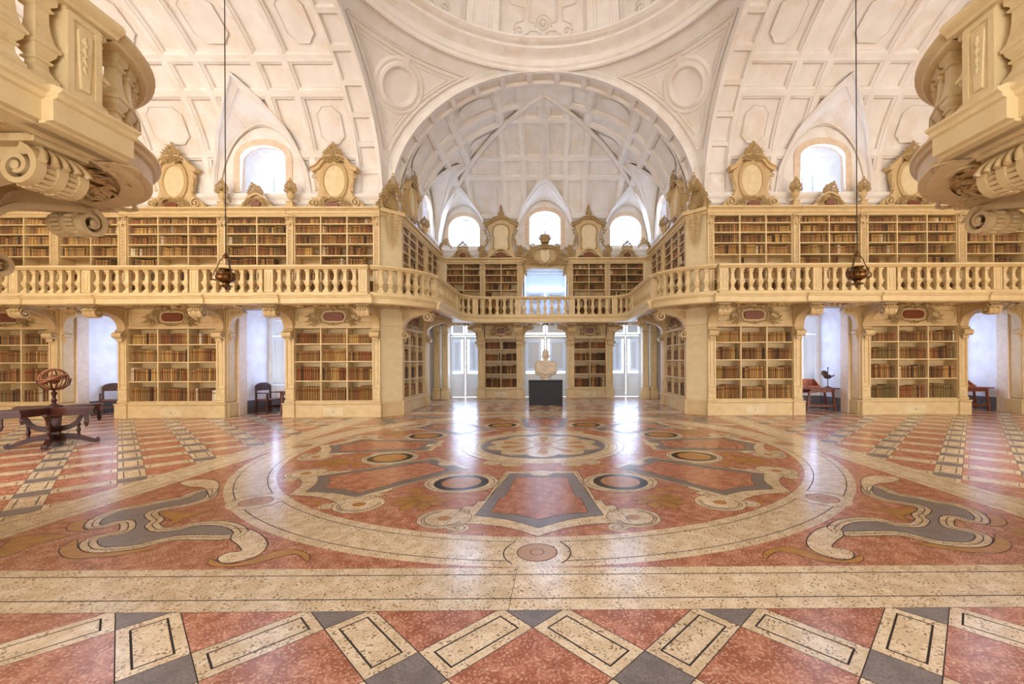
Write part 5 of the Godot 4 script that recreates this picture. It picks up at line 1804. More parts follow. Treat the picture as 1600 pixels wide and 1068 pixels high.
func build_gallery() -> void:
	make_balusters()
	var g := thing("gallery", "long cream gallery on scrolled consoles running round the far side of the hall", "gallery")
	var car := MB.new()
	for s in [-1.0, 1.0]:
		var sd := "left" if s < 0 else "right"
		var rev: bool = s > 0
		var fl := func(p: PackedVector3Array) -> PackedVector3Array:
			var q := p.duplicate()
			if rev: q.reverse()
			return q
		var b1 := thing("balustrade", "straight cream stone balustrade along the %s arm in front of upper shelves" % sd, "balustrade", Vector3.ZERO, 0, "gallery balustrades")
		var x_in := 5.02
		var pos := [14.66, 12.66, 9.68, 7.62, x_in]
		var piers := []
		for p in pos: piers.append([(18.0 - p) if not rev else (p - 4.86), 0])
		if rev: piers.reverse()
		gallery_run(g, b1, fl.call(pl([[s * 18.0, -3.30], [s * 4.86, -3.30]])), fl.call(pl([[s * 18.0, -4.75], [s * 4.86, -4.75]])), piers)
		# projecting blocks under the piers
		for p in pos:
			var blk := MB.new()
			var q := fl.call(pl([[s * (p + 0.34), -3.24], [s * (p - 0.34 if p != x_in else 4.72), -3.24]])) as PackedVector3Array
			blk.sweep(q, EDGE.slice(0, 11) + [Vector2(-0.1, 3.53), Vector2(-0.1, 3.27)])
			part(blk, "fascia_block", M.gallery, g)
		var b2 := thing("balustrade", "curved cream stone balustrade sweeping round the %s corner pier of the far arm" % sd, "balustrade", Vector3.ZERO, 0, "gallery balustrades")
		var cc := corner_curve(s, -1, Vector2(4.80, 3.34), Vector2(3.34, 4.80), 0.30)
		var cw := PackedVector3Array()
		for i in cc.size():
			var t := float(i) / (cc.size() - 1)
			cw.append(Vector3(s * lerpf(4.98, 4.55, t), 0, lerpf(-4.55, -4.98, t)))
		gallery_run(g, b2, fl.call(cc), fl.call(cw), [], 0.27)
		var b3 := thing("balustrade", "short straight balustrade along the %s flank of the far arm" % sd, "balustrade", Vector3.ZERO, 0, "gallery balustrades")
		var pp := pl([[s * 3.30, -4.80], [s * 3.30, -8.2]])
		var pw := pl([[s * 4.75, -4.80], [s * 4.75, -8.2]])
		gallery_run(g, b3, fl.call(pp), fl.call(pw), [[0.2 if not rev else 3.2, 0], [3.25 if not rev else 0.13, 0]] if not rev else [[0.13, 0], [3.2, 0]])
		var blk2 := MB.new()
		blk2.sweep(fl.call(pl([[s * 3.24, -4.72], [s * 3.24, -5.34]])), EDGE.slice(0, 11) + [Vector2(-0.1, 3.53), Vector2(-0.1, 3.27)])
		part(blk2, "fascia_block", M.gallery, g)
		# soffit relief
		for c in [6.35, 8.67, 11.2, 13.7]:
			soffit_carving(car, Vector3(s * c, 3.295, -3.92), Vector3(s, 0, 0), 1.9 if c != 8.67 else 1.5, 0.9, int(c * 10))
		soffit_carving(car, Vector3(s * 4.25, 3.295, -4.25), Vector3(s, 0, 1).normalized(), 1.5, 0.55, 5)
		soffit_carving(car, Vector3(s * 3.95, 3.295, -6.5), Vector3(0, 0, 1), 2.2, 0.9, 6)
	var be := thing("balustrade", "cream stone balustrade across the end of the far arm below the central doorway", "balustrade", Vector3.ZERO, 0, "gallery balustrades")
	var ep := pl([[-3.30, -8.2]])
	var ew := pl([[-4.75, -8.2]])
	for i in 9:
		var a := PI + PI / 2 * i / 8.0
		ep.append(Vector3(-2.40 + 0.90 * cos(a), 0, -8.25 + 0.90 * sin(a)))
		ew.append(Vector3(-4.75 + 0.6 * i / 8.0, 0, -8.25 - 3.0 * i / 8.0))
	ep.append(Vector3(2.40, 0, -9.15)); ew.append(Vector3(4.15, 0, -11.25))
	for i in range(1, 9):
		var a := -PI / 2 + PI / 2 * i / 8.0
		ep.append(Vector3(2.40 + 0.90 * cos(a), 0, -8.25 + 0.90 * sin(a)))
		ew.append(Vector3(4.15 + 0.6 * i / 8.0, 0, -11.25 + 3.0 * i / 8.0))
	ep.append(Vector3(3.30, 0, -8.2)); ew.append(Vector3(4.75, 0, -8.2))
	var L := 0.0
	for i in ep.size() - 1: L += ep[i].distance_to(ep[i + 1])
	gallery_run(g, be, ep, ew, [[L / 2 - 2.85, 0], [L / 2 - 1.12, 0], [L / 2 + 1.12, 0], [L / 2 + 2.85, 0]], 0.27)
	soffit_carving(car, Vector3(0, 3.295, -10.0), Vector3(1, 0, 0), 3.6, 1.2, 9)
	for s in [-1.0, 1.0]: soffit_carving(car, Vector3(s * 3.4, 3.295, -10.0), Vector3(1, 0, 0), 1.6, 1.2, 10)
	part(car, "soffit_relief", M.carve, g)
	# the near corners of the gallery that reach into the picture from both sides
	for s in [-1.0, 1.0]:
		var sd := "left" if s < 0 else "right"
		var ng := thing("gallery", "near corner of the gallery overhanging from the %s with carved soffit" % sd, "gallery")
		var nb := thing("balustrade", "large cream balustrade on the near %s gallery corner overhead" % sd, "balustrade", Vector3.ZERO, 0, "near gallery balustrades")
		var rev: bool = s > 0
		var fl := func(p: PackedVector3Array) -> PackedVector3Array:
			var q := p.duplicate()
			if rev: q.reverse()
			return q
		var run := 3.0
		var ap := pl([[s * 3.30, 5.04 + run], [s * 3.30, 5.04]])
		var aw := pl([[s * 4.75, 5.04 + run], [s * 4.75, 5.04]])
		gallery_run(ng, nb, fl.call(ap), fl.call(aw), [[0.22, 0]] if rev else [[run - 0.22, 0]], 0.20)
		for e in [[[3.22, 5.60], [3.22, 5.04]], [[4.56, 3.82], [5.12, 3.82]]]:
			var blk := MB.new()
			blk.sweep(fl.call(pl([[s * e[0][0], e[0][1]], [s * e[1][0], e[1][1]]])), EDGE.slice(0, 11) + [Vector2(-0.1, 3.53), Vector2(-0.1, 3.27)])
			part(blk, "fascia_block", M.gallery, ng)
		var cc := corner_curve(s, 1, Vector2(3.34, 5.04), Vector2(4.56, 3.94), 0.27)
		var cw := PackedVector3Array()
		for i in cc.size():
			var t := float(i) / (cc.size() - 1)
			cw.append(Vector3(s * lerpf(4.55, 4.70, t), 0, lerpf(5.2, 5.05, t)))
		gallery_run(ng, nb, fl.call(cc), fl.call(cw), [], 0.21)
		gallery_run(ng, nb, fl.call(pl([[s * 4.56, 3.88], [s * 7.2, 3.88]])), fl.call(pl([[s * 4.56, 5.2], [s * 7.2, 5.2]])), [[0.28, 0]] if not rev else [[2.36, 0]])
		var nc := MB.new()
		soffit_carving(nc, Vector3(s * 4.10, 3.295, 4.60), Vector3(s, 0, -1).normalized(), 1.45, 0.62, 15)
		soffit_carving(nc, Vector3(s * 3.95, 3.295, 6.5), Vector3(0, 0, 1), 1.8, 0.9, 16)
		soffit_carving(nc, Vector3(s * 6.1, 3.295, 4.5), Vector3(1, 0, 0), 1.8, 0.9, 17)
		part(nc, "soffit_relief", M.carve, ng)
		near_pier(s)

func console(b: MB, x: float, wid := 0.25, reach := 0.90) -> void:
	# scrolled bracket reaching out of the face (local +z) up to the gallery
	var X0 := b.xf
	b.xf = X0 * Transform3D(Basis(Vector3(0, 0, 1), Vector3.UP, Vector3(1, 0, 0)), Vector3(x, 0, 0))
	var lower := spiral(Vector2(0.14, 2.50), 0.125, 0.03, PI * 0.55, 1.5, 22)
	lower.reverse()
	b.ribbon(lower, 0.03, 0.05, -wid * 0.56, wid * 0.56)
	b.ribbon(curve2([Vector2(0.12, 2.62), Vector2(0.055, 2.66), Vector2(0.06, 2.78), Vector2(0.13, 2.92), Vector2(0.28, 3.04), Vector2(0.48, 3.10), Vector2(0.66, 3.15), Vector2(reach - 0.03, 3.20)], 5), 0.05, 0.06, -wid * 0.5, wid * 0.5)
	for zz in [[-0.68, -0.42], [-0.12, 0.12], [0.42, 0.68]]:
		b.ribbon(spiral(Vector2(reach - 0.06, 3.065), 0.15, 0.035, PI * 0.45, -1.55, 26), 0.045, 0.030, wid * zz[0], wid * zz[1])
	for i in 18:
		var a := TAU * i / 18.0
		for zz in [[-0.42, -0.12], [0.12, 0.42]]:
			b.tube(PackedVector3Array([Vector3(reach - 0.06 + cos(a) * 0.118, 3.065 + sin(a) * 0.118, wid * zz[0]), Vector3(reach - 0.06 + cos(a) * 0.118, 3.065 + sin(a) * 0.118, wid * zz[1])]), 0.024, 0.024, 5)
	for zz in [-0.70, 0.70]: b.ball(Vector3(reach - 0.06, 3.065, wid * zz), Vector3(0.035, 0.035, 0.012), 8, 6)
	b.ball(Vector3(0.14, 2.50, 0), Vector3(0.04, 0.04, wid * 0.60), 8, 6)
	# web between scroll and pilaster, and the pad under the slab
	b.prism(PackedVector2Array([Vector2(0.0, 2.60), Vector2(0.06, 2.70), Vector2(0.09, 2.86), Vector2(0.26, 3.04), Vector2(0.5, 3.12), Vector2(reach, 3.22), Vector2(reach, 3.29), Vector2(0.0, 3.29)]), -wid * 0.36, wid * 0.36)
	b.box(Vector3(0.0, 3.235, -wid * 0.7), Vector3(reach + 0.08, 3.29, wid * 0.7))
	b.xf = X0 * Transform3D(Basis(), Vector3(x, 0, 0))
	# acanthus on the front of the big scroll, drop below the small one
	for a in [-0.5, -0.25, 0.0, 0.25, 0.5]:
		# shell lobes over the roll
		var sh := PackedVector3Array()
		for i in 7:
			var f := i / 6.0
			sh.append(Vector3(a * wid * (0.3 + 0.9 * f), 3.065 + 0.175 * sin(PI * 0.55 - f * 1.5), reach - 0.06 + 0.175 * cos(PI * 0.55 - f * 1.5)))
		b.tube(sh, 0.012, 0.026, 5)
	for a in [-0.35, 0.0, 0.35]:
		b.leaf(Vector3(a * 0.08, 2.45, 0.15), Vector3(a * 0.8, -1, -0.25), Vector3(0, 0, 1), 0.20, 0.09, 0.15)
	for s in [-1.0, 1.0]:
		b.leaf(Vector3(s * wid * 0.38, 3.18, 0.30), Vector3(0, -0.5, -0.6), Vector3(s, 0, 0), 0.26, 0.10, 0.2)
		b.leaf(Vector3(s * wid * 0.38, 3.20, 0.12), Vector3(0, -1.0, 0.1), Vector3(s, 0, 0), 0.24, 0.12, 0.2)
	b.xf = X0

func bay_bracket(b: MB, x: float, s: float) -> void:
	# scrolled spandrel bracket in the plane of the wall, reaching over the window bay (direction s)
	var X0 := b.xf
	b.xf = X0 * Transform3D(Basis(Vector3(s, 0, 0), Vector3.UP, Vector3.BACK), Vector3(x, 0, -0.12))
	b.ribbon(curve2([Vector2(0.02, 2.50), Vector2(0.05, 2.70), Vector2(0.08, 2.88), Vector2(0.18, 3.04), Vector2(0.33, 3.10), Vector2(0.42, 3.11)], 5), 0.06, 0.05, -0.09, 0.09)
	var lo := spiral(Vector2(0.07, 2.50), 0.075, 0.02, PI, -1.3, 16)
	b.ribbon(lo, 0.04, 0.025, -0.10, 0.10)
	b.ribbon(spiral(Vector2(0.40, 3.175), 0.085, 0.02, -PI * 0.5, 1.4, 18), 0.045, 0.025, -0.10, 0.10)
	b.prism(PackedVector2Array([Vector2(0, 2.55), Vector2(0.05, 2.75), Vector2(0.10, 2.93), Vector2(0.2, 3.07), Vector2(0.42, 3.13), Vector2(0.42, 3.29), Vector2(0, 3.29)]), -0.06, 0.06)
	for i in 3:
		b.leaf(Vector3(0.06 + 0.08 * i, 3.22, 0.07), Vector3(0.5, -0.7 + 0.2 * i, 0), Vector3(0, 0, 1), 0.16, 0.08, 0.2)
	b.leaf(Vector3(0.04, 2.44, 0.0), Vector3(0.1, -1, 0), Vector3(0, 0, 1), 0.16, 0.09, 0.2)
	b.xf = X0

func pilaster(parent: Node, x: float, w: float, y0: float, y1: float, upper: bool) -> void:
	var b := MB.new()
	var h := w / 2
	if not upper:
		b.cbox(Vector3(x - h - 0.02, 0.465, -0.1), Vector3(x + h + 0.02, 0.53, 0.075), 0.012)
		b.cbox(Vector3(x - h, 0.53, -0.1), Vector3(x + h, 0.86, 0.05), 0.01)
		b.cbox(Vector3(x - h - 0.015, 0.86, -0.1), Vector3(x + h + 0.015, 0.89, 0.07), 0.008)
		b.leaf(Vector3(x, 0.84, 0.05), Vector3(0, -1, 0), Vector3(0, 0, 1), 0.24, 0.12, 0.05)
		b.leaf(Vector3(x - 0.05, 0.80, 0.05), Vector3(-0.3, -1, 0), Vector3(0, 0, 1), 0.16, 0.07, 0.08)
		b.leaf(Vector3(x + 0.05, 0.80, 0.05), Vector3(0.3, -1, 0), Vector3(0, 0, 1), 0.16, 0.07, 0.08)
	var a := 0.89 if not upper else y0
	b.box(Vector3(x - h, a, -0.1), Vector3(x + h, y1, 0.02))
	for s in [-1.0, 1.0]:
		b.box(Vector3(x + s * (h - 0.025) - 0.025, a, 0.02), Vector3(x + s * (h - 0.025) + 0.025, y1, 0.045))
	b.prism(PackedVector2Array([Vector2(x - h * 0.42, a + 0.1), Vector2(x + h * 0.42, a + 0.1), Vector2(x + h * 0.42, y1 - 0.35), Vector2(x, y1 - 0.28), Vector2(x - h * 0.42, y1 - 0.35)]), 0.015, 0.035, 0.008)
	part(b, "pilaster", M.paint, parent)
	if upper:
		# capital and a long hanging garland
		var c := MB.new()
		for k in 9:
			var y := 5.66 - 0.105 * k
			c.leaf(Vector3(x, y, 0.035), Vector3(0.45, -1, 0), Vector3(0, 0, 1), 0.11, 0.05, 0.2)
			c.leaf(Vector3(x, y, 0.035), Vector3(-0.45, -1, 0), Vector3(0, 0, 1), 0.11, 0.05, 0.2)
			c.ball(Vector3(x, y - 0.02, 0.045), Vector3(0.018, 0.018, 0.018), 6, 4)
		c.leaf(Vector3(x, 4.74, 0.035), Vector3(0, -1, 0), Vector3(0, 0, 1), 0.15, 0.05, 0.1)
		for s in [-1.0, 1.0]:
			scroll(c, Vector2(x + s * 0.07, 5.98), 0.05, PI / 2, -1.2 * s, 0.07, 0.016, 0.0)
			c.leaf(Vector3(x + s * 0.04, 5.92, 0.05), Vector3(s * 0.5, -1, 0), Vector3(0, 0, 1), 0.20, 0.08, 0.25)
		c.leaf(Vector3(x, 5.95, 0.05), Vector3(0, -1, 0), Vector3(0, 0, 1), 0.26, 0.10, 0.3)
		c.box(Vector3(x - h - 0.01, 6.02, -0.05), Vector3(x + h + 0.01, 6.06, 0.10))
		part(c, "garland", M.carve, parent)

# ---------------------------------------------------------------- bookcases and books
var books := []        # [transform, palette index, case key, row, column]
const LOW := [0.488, 1.091, 1.678, 2.21, 2.686]
const UPP := [3.78, 4.12, 4.49, 4.873, 5.221, 5.544, 5.833, 6.05]

func fill(X: Transform3D, x0: float, x1: float, y0: float, y1: float, fullness: float, mood: int, key: String, row: int, col: int) -> void:
	# books standing on one shelf cell
	var gap := y1 - y0 - 0.035
	var x := x0 + rng.randf_range(0.004, 0.015)
	var end := x0 + (x1 - x0) * fullness - 0.004
	var hs := gap * (rng.randf_range(0.62, 0.72) if gap > 0.4 else rng.randf_range(0.76, 0.86))
	var set_n := 0
	var pal := 0
	var w := 0.05
	var h := hs
	while true:
		if set_n <= 0:
			set_n = rng.randi_range(1, 9)
			pal = [[0, 0, 1, 3, 5, 6, 2], [0, 1, 2, 3, 4, 6, 7], [1, 5, 0, 3, 1, 5, 2], [2, 4, 3, 8, 6, 4, 2]][mood][rng.randi_range(0, 6)]
			if rng.randf() < 0.075: pal = 9; set_n = rng.randi_range(1, 2)
			w = rng.randf_range(0.034, 0.062) * (1.25 if gap > 0.5 else 1.0)
			h = minf(gap - 0.02, hs * rng.randf_range(0.90, 1.10))
		set_n -= 1
		var ww := w * rng.randf_range(0.92, 1.08)
		if x + ww > end: break
		var hh := h * rng.randf_range(0.985, 1.015)
		var d := minf(0.30, hh * 0.72)
		var p := pal
		if p != 9 and rng.randf() < 0.30: p = rng.randi_range(0, 8)
		var lean := 0.0
		if fullness < 0.95 and x + ww * 2.5 > end: lean = -rng.randf_range(0.03, 0.12)
		var T := Transform3D(Basis(Vector3(0, 0, 1), lean).scaled_local(Vector3(ww * 0.965, hh, d)), Vector3(x + ww / 2, y0 + 0.0185 + absf(lean) * ww * 0.5, -0.055 - rng.randf_range(0.0, 0.02)))
		books.append([X * T, p, key, row, col])
		x += ww + (0.02 if lean != 0.0 else 0.0)

func bookcase(label: String, X: Transform3D, xs: Array, upper: bool, pil: Array, key: String, mood: int, cons: Array, brackets: Array, empties := {}) -> Node3D:
	# xs: local x of the sides and dividers; pil: [x, width] of its pilasters; z = 0 is the front
	var t := Node3D.new()
	t.name = numbered("bookcase")
	add_child(t)
	t.transform = X
	meta(t, label, "bookcase", "upper gallery bookcases" if upper else "floor level bookcases")
	var x0: float = xs[0]
	var x1: float = xs[xs.size() - 1]
	var L := minf(x0, pil[0][0] - pil[0][1] / 2 if pil.size() else x0)
	var R := maxf(x1, pil[pil.size() - 1][0] + pil[pil.size() - 1][1] / 2 if pil.size() else x1)
	var rows: Array = UPP if upper else LOW
	var bot: float = rows[0]
	var top: float = rows[rows.size() - 1]
	var depth := 0.42
	var b := MB.new()
	b.box(Vector3(x0 - 0.02, bot - 0.03, -depth - 0.03), Vector3(x1 + 0.02, top + 0.03, -depth))
	part(b, "back", M.paint, t)
	b = MB.new()
	b.box(Vector3(L + 0.004, bot - 0.02, -depth - 0.1), Vector3(x0, top + 0.02, 0.0))
	b.box(Vector3(x1, bot - 0.02, -depth - 0.1), Vector3(R - 0.004, top + 0.02, 0.0))
	b.box(Vector3(x0, top, -depth - 0.1), Vector3(x1, top + 0.03, 0.0))
	part(b, "carcass", M.paint, t)
	for i in range(1, xs.size() - 1):
		b = MB.new()
		b.cbox(Vector3(xs[i] - 0.019, bot, -depth), Vector3(xs[i] + 0.019, top, -0.004), 0.004)
		part(b, "divider", M.paint, t)
	for i in range(0, rows.size() - 1):
		b = MB.new()
		b.cbox(Vector3(x0, rows[i] - 0.018, -depth), Vector3(x1, rows[i] + 0.018, -0.010), 0.004)
		part(b, "shelf", M.paint, t)
	for i in xs.size() - 1:
		for j in rows.size() - 1:
			var full := 1.0
			if upper:
				if j == 2: full = rng.randf_range(0.15, 1.0) if rng.randf() < 0.75 else 0.0
				elif j == 3: full = rng.randf_range(0.5, 1.0) if rng.randf() < 0.3 else 1.0
				elif j < 2: full = 1.0 if rng.randf() < 0.7 else 0.4
			var md := mood
			if empties.has("%d,%d" % [i, j]):
				full = empties["%d,%d" % [i, j]]
			if full > 0.05:
				fill(X, xs[i] + (0.019 if i > 0 else 0.0), xs[i + 1] - (0.019 if i < xs.size() - 2 else 0.0), rows[j], rows[j + 1], full, md, key, j, i)
	for p in pil: pilaster(t, p[0], p[1], 3.52, 6.10 if upper else 3.29, upper)
	if not upper:
		b = MB.new()
		b.cbox(Vector3(L - 0.02, 0.0, -depth - 0.1), Vector3(R + 0.02, 0.385, 0.06), 0.012)
		b.cbox(Vector3(L - 0.03, 0.385, -depth - 0.1), Vector3(R + 0.03, 0.43, 0.085), 0.016)
		b.box(Vector3(L, 0.43, -depth - 0.1), Vector3(R, 0.47, 0.05))
		for p in pil:
			b.cbox(Vector3(p[0] - p[1] / 2 - 0.05, 0.0, -0.1), Vector3(p[0] + p[1] / 2 + 0.05, 0.40, 0.12), 0.012)
			b.cbox(Vector3(p[0] - p[1] / 2 - 0.06, 0.395, -0.1), Vector3(p[0] + p[1] / 2 + 0.06, 0.445, 0.145), 0.016)
		part(b, "plinth", M.paint, t)
		var mid := (x0 + x1) / 2
		b = MB.new()
		b.cbox(Vector3(mid - 0.30, 0.05, 0.05), Vector3(mid + 0.30, 0.30, 0.068), 0.006)
		var dr := part(b, "plinth_door", M.panel, t)
		b = MB.new()
		b.ball(Vector3(mid, 0.17, 0.072), Vector3(0.016, 0.016, 0.008), 8, 5)
		part(b, "keyhole", M.iron, dr)
		# frieze with its carved cartouche
		b = MB.new()
		b.box(Vector3(x0, top + 0.03, -0.15), Vector3(x1, 3.29, -0.02))
		b.box(Vector3(x0, top + 0.03, -0.02), Vector3(x1, top + 0.075, 0.025))
		var fm := PackedVector2Array()
		var W := (x1 - x0) / 2 - 0.06
		for s in [1.0, -1.0]:
			var ln := [Vector2(0.42, 3.20), Vector2(0.55, 3.20), Vector2(0.62, 3.14), Vector2(W - 0.04, 3.14), Vector2(W, 3.10), Vector2(W, 2.92), Vector2(W - 0.05, 2.87), Vector2(0.62, 2.87), Vector2(0.56, 2.82), Vector2(0.42, 2.82)]
			var o := PackedVector3Array()
			for p in ln: o.append(Vector3(mid + s * minf(p.x, W), p.y, -0.01))
			b.tube(o, 0.018, 0.018, 5)
		part(b, "frieze", M.paint, t)
		b = MB.new()
		b.xf = Transform3D(Basis(), Vector3(mid, 3.03, -0.02))
		var cw := minf(1.7, (x1 - x0) * 0.70)
		rococo(b, cw, 0.56, 0.075, 11)
		var cm := part(b, "cartouche", M.gilt, t)
		b = MB.new()
		var pq := curve2([Vector2(0, -0.12), Vector2(cw * 0.14, -0.11), Vector2(cw * 0.185, 0), Vector2(cw * 0.15, 0.12), Vector2(0, 0.14)], 4)
		b.xf = Transform3D(Basis(), Vector3(mid, 3.03, -0.02))
		b.prism(sym(Array(pq)), 0.0, 0.05, 0.01)
		meta(part(b, "plaque", M.marble_red, cm), "red-brown marble plaque")
	else:
		b = MB.new()
		b.box(Vector3(L, 3.52, -depth - 0.1), Vector3(R, bot - 0.01, 0.02))
		part(b, "plinth", M.paint, t)
		b = MB.new()
		b.sweep(PackedVector3Array([Vector3(L, 0, 0), Vector3(R, 0, 0)]), [Vector2(-0.5, 6.08), Vector2(0.02, 6.08), Vector2(0.02, 6.12), Vector2(0.05, 6.14), Vector2(0.05, 6.20), Vector2(0.09, 6.24), Vector2(0.14, 6.26), Vector2(0.14, 6.30), Vector2(0.12, 6.315), Vector2(-0.5, 6.315)])
		part(b, "cornice", M.paint, t)
	for c in cons:
		b = MB.new()
		console(b, c)
		part(b, "console", M.carve, t)
	for c in brackets:
		b = MB.new()
		# panelled cheek that faces the bay
		var e0: float = c[0] - c[1] * 0.03
		var e1: float = c[0] + c[1] * 0.012
		b.cbox(Vector3(minf(e0, e1), 0.47, -depth - 0.12), Vector3(maxf(e0, e1), 3.29, -0.03), 0.006)
		b.cbox(Vector3(minf(e0, e1 + c[1] * 0.05), 0.0, -depth - 0.12), Vector3(maxf(e0, e1 + c[1] * 0.05), 0.44, -0.02), 0.012)
		var e2: float = c[0] + c[1] * 0.022
		b.box(Vector3(minf(e1, e2), 0.60, -depth - 0.05), Vector3(maxf(e1, e2), 2.45, -depth + 0.0)); b.box(Vector3(minf(e1, e2), 0.60, -0.14), Vector3(maxf(e1, e2), 2.45, -0.09))
		part(b, "cheek", M.paint, t)
		b = MB.new()
		bay_bracket(b, c[0], c[1])
		part(b, "bay_bracket", M.carve, t)
	return t

func build_bookcases() -> void:
	for s in [-1.0, 1.0]:
		var sd := "left" if s < 0 else "right"
		var near := "embrasure with the wooden armchair" if s < 0 else "embrasure with the desk and brass instrument"
		var two := "armillary sphere table" if s < 0 else "farther desk"
		var X := Transform3D(Basis(), Vector3(0, 0, -4.42))
		var O := func(list: Array) -> Array:
			var o := []
			for x in list: o.append(s * x)
			if s < 0: o.reverse()
			return o
		var P := func(list: Array) -> Array:
			var o := []
			for x in list: o.append([s * x[0], x[1]])
			if s < 0: o.reverse()
			return o
		bookcase("ivory floor-level bookcase between the corner pier and the %s" % near, X, O.call([5.18, 5.957, 6.745, 7.52]), false, P.call([[5.06, 0.24], [7.66, 0.26]]), "near_" + sd, 0 if s < 0 else 2, [s * 5.06, s * 7.66], [[s * 7.80, s]])
		bookcase("ivory floor-level bookcase beyond the %s" % near, X, O.call([9.87, 10.74, 11.65, 12.53]), false, P.call([[9.73, 0.26], [12.67, 0.26]]), "mid_" + sd, 0 if s < 0 else 1, [s * 9.73, s * 12.67], [[s * 9.58, -s], [s * 12.82, s]])
		bookcase("ivory floor-level bookcase at the outer end behind the %s" % two, X, O.call([14.90, 15.75, 16.6, 17.45]), false, P.call([[14.74, 0.26], [17.6, 0.26]]), "far_" + sd, 1, [s * 14.74], [[s * 14.58, -s]])
		bookcase("three-bay upper bookcase beside the corner pier, %s arm" % sd, X, O.call([5.16, 5.94, 6.735, 7.50]), true, P.call([[5.04, 0.2], [7.64, 0.2]]), "u1_" + sd, 0 if s < 0 else 2, [], [])
		bookcase("two-bay upper bookcase above the %s" % near, X, O.call([7.75, 8.655, 9.56]), true, [], "u2_" + sd, 1 if s < 0 else 2, [], [])
		bookcase("three-bay upper bookcase between the two window bays, %s arm" % sd, X, O.call([9.83, 10.72, 11.63, 12.51]), true, P.call([[9.69, 0.24], [12.66, 0.26]]), "u3_" + sd, 0 if s < 0 else 2, [], [])
		bookcase("two-bay upper bookcase above the farther embrasure of the %s arm" % sd, X, O.call([12.80, 13.65, 14.56]), true, [], "u4_" + sd, 2, [], [])
		bookcase("upper bookcase at the outer end of the %s arm" % sd, X, O.call([14.84, 15.66, 16.5, 17.4]), true, P.call([[14.70, 0.26], [17.5, 0.2]]), "u5_" + sd, 2, [], [])
		# flank of the far arm
		var XF := Transform3D(Basis(Vector3.UP, -s * PI / 2), Vector3(s * 4.52, 0, 0))
		var Q := func(list: Array) -> Array:
			var o := []
			for z in list: o.append(-s * z)
			if s > 0: o.reverse()
			return o
		var PQ := func(list: Array) -> Array:
			var o := []
			for z in list: o.append([-s * z[0], z[1]])
			if s > 0: o.reverse()
			return o
		bookcase("ivory floor-level bookcase on the %s flank of the far arm" % sd, XF, Q.call([5.18, 5.96, 6.76, 7.56]), false, PQ.call([[5.06, 0.24], [7.70, 0.26]]), "flank_" + sd, 3, [-s * 5.06, -s * 7.70], [[-s * 7.84, -s]])
		bookcase("three-bay upper bookcase on the %s flank of the far arm" % sd, XF, Q.call([5.16, 5.96, 6.80, 7.70]), true, PQ.call([[5.04, 0.2], [7.86, 0.24]]), "uf1_" + sd, 3, [], [])
		bookcase("two-bay upper bookcase over the window on the %s flank of the far arm" % sd, XF, Q.call([7.99, 8.85, 9.70]), true, [], "uf2_" + sd, 3, [], [])
		# end wall
		var XE := Transform3D(Basis(), Vector3(0, 0, -10.75))
		bookcase("two-bay ivory bookcase between the central and the %s end door" % sd, XE, O.call([1.31, 2.01, 2.71]), false, P.call([[1.16, 0.26], [2.89, 0.28]]), "end_" + sd, 3, [s * 1.16, s * 2.89], [[s * 1.02, -s], [s * 3.04, s]])
		bookcase("two-bay upper bookcase beside the central gallery doorway, %s of it" % sd, XE, O.call([1.26, 1.98, 2.69]), true, P.call([[1.14, 0.22], [2.82, 0.22]]), "ue1_" + sd, 1, [], [])
		bookcase("two-bay upper bookcase in the %s corner of the end wall" % sd, XE, O.call([2.94, 3.68, 4.43]), true, [], "ue2_" + sd, 1, [], [])
		# chamfered corner pier with its plain painted panel
		var cp := thing("corner_pier", "tall plain ivory chamfered pier at the %s corner of the far arm" % sd, "pier", Vector3.ZERO, 0, "chamfered corner piers")
		pier_faces(cp, s, -1.0, true)
		# concave corner of the far arm: coved panel above, clustered columns below
		var cv := thing("corner_cove", "coved ivory corner panel beside the upper shelves of the far arm, %s" % sd, "panel", Vector3.ZERO, 0, "coved corner panels")
		var m := MB.new()
		var cove := PackedVector3Array()
		for i in 11:
			var a := PI / 2 * i / 10.0
			cove.append(Vector3(s * (4.43 + 0.29 * sin(a)), 0, -9.72 - 1.03 + 1.03 * (1 - cos(a)) * 1.0))
		for i in 10:
			m.q(cove[i] + Vector3.UP * 3.52, cove[i + 1] + Vector3.UP * 3.52, cove[i + 1] + Vector3.UP * 6.3, cove[i] + Vector3.UP * 6.3)
		part(m, "cove_panel", M.panel, cv)
		m = MB.new()
		var path := cove.duplicate()
		if s > 0: pass
		else: path.reverse()
		m.sweep(path, [Vector2(-0.02, 6.12), Vector2(0.05, 6.14), Vector2(0.05, 6.20), Vector2(0.14, 6.26), Vector2(0.14, 6.31), Vector2(-0.3, 6.31)])
		part(m, "cornice", M.paint, cv)
		for c in [[4.40, -10.30, 0.24], [4.78, -10.35, 0.26]]:
			var col := thing("pilaster_column", "narrow ivory panelled pilaster with carved drop beside the %s end door" % sd if c[0] < 4.6 else "ivory pilaster with hanging carving in the %s corner of the far arm" % sd, "pilaster", Vector3(s * c[0], 0, c[1]), 0, "corner pilasters of the far arm")
			m = MB.new()
			var h: float = c[2] / 2
			m.cbox(Vector3(-h - 0.05, 0, -0.35), Vector3(h + 0.05, 0.40, 0.14), 0.015)
			m.cbox(Vector3(-h - 0.03, 0.40, -0.35), Vector3(h + 0.03, 0.52, 0.10), 0.02)
			part(m, "base", M.paint, col)
			m = MB.new()
			m.cbox(Vector3(-h, 0.52, -0.35), Vector3(h, 3.28, 0.06), 0.012)
			for q in [-1.0, 1.0]: m.box(Vector3(q * (h - 0.03) - 0.015, 0.60, 0.06), Vector3(q * (h - 0.03) + 0.015, 2.6, 0.075))
			part(m, "shaft", M.paint, col)
			m = MB.new()
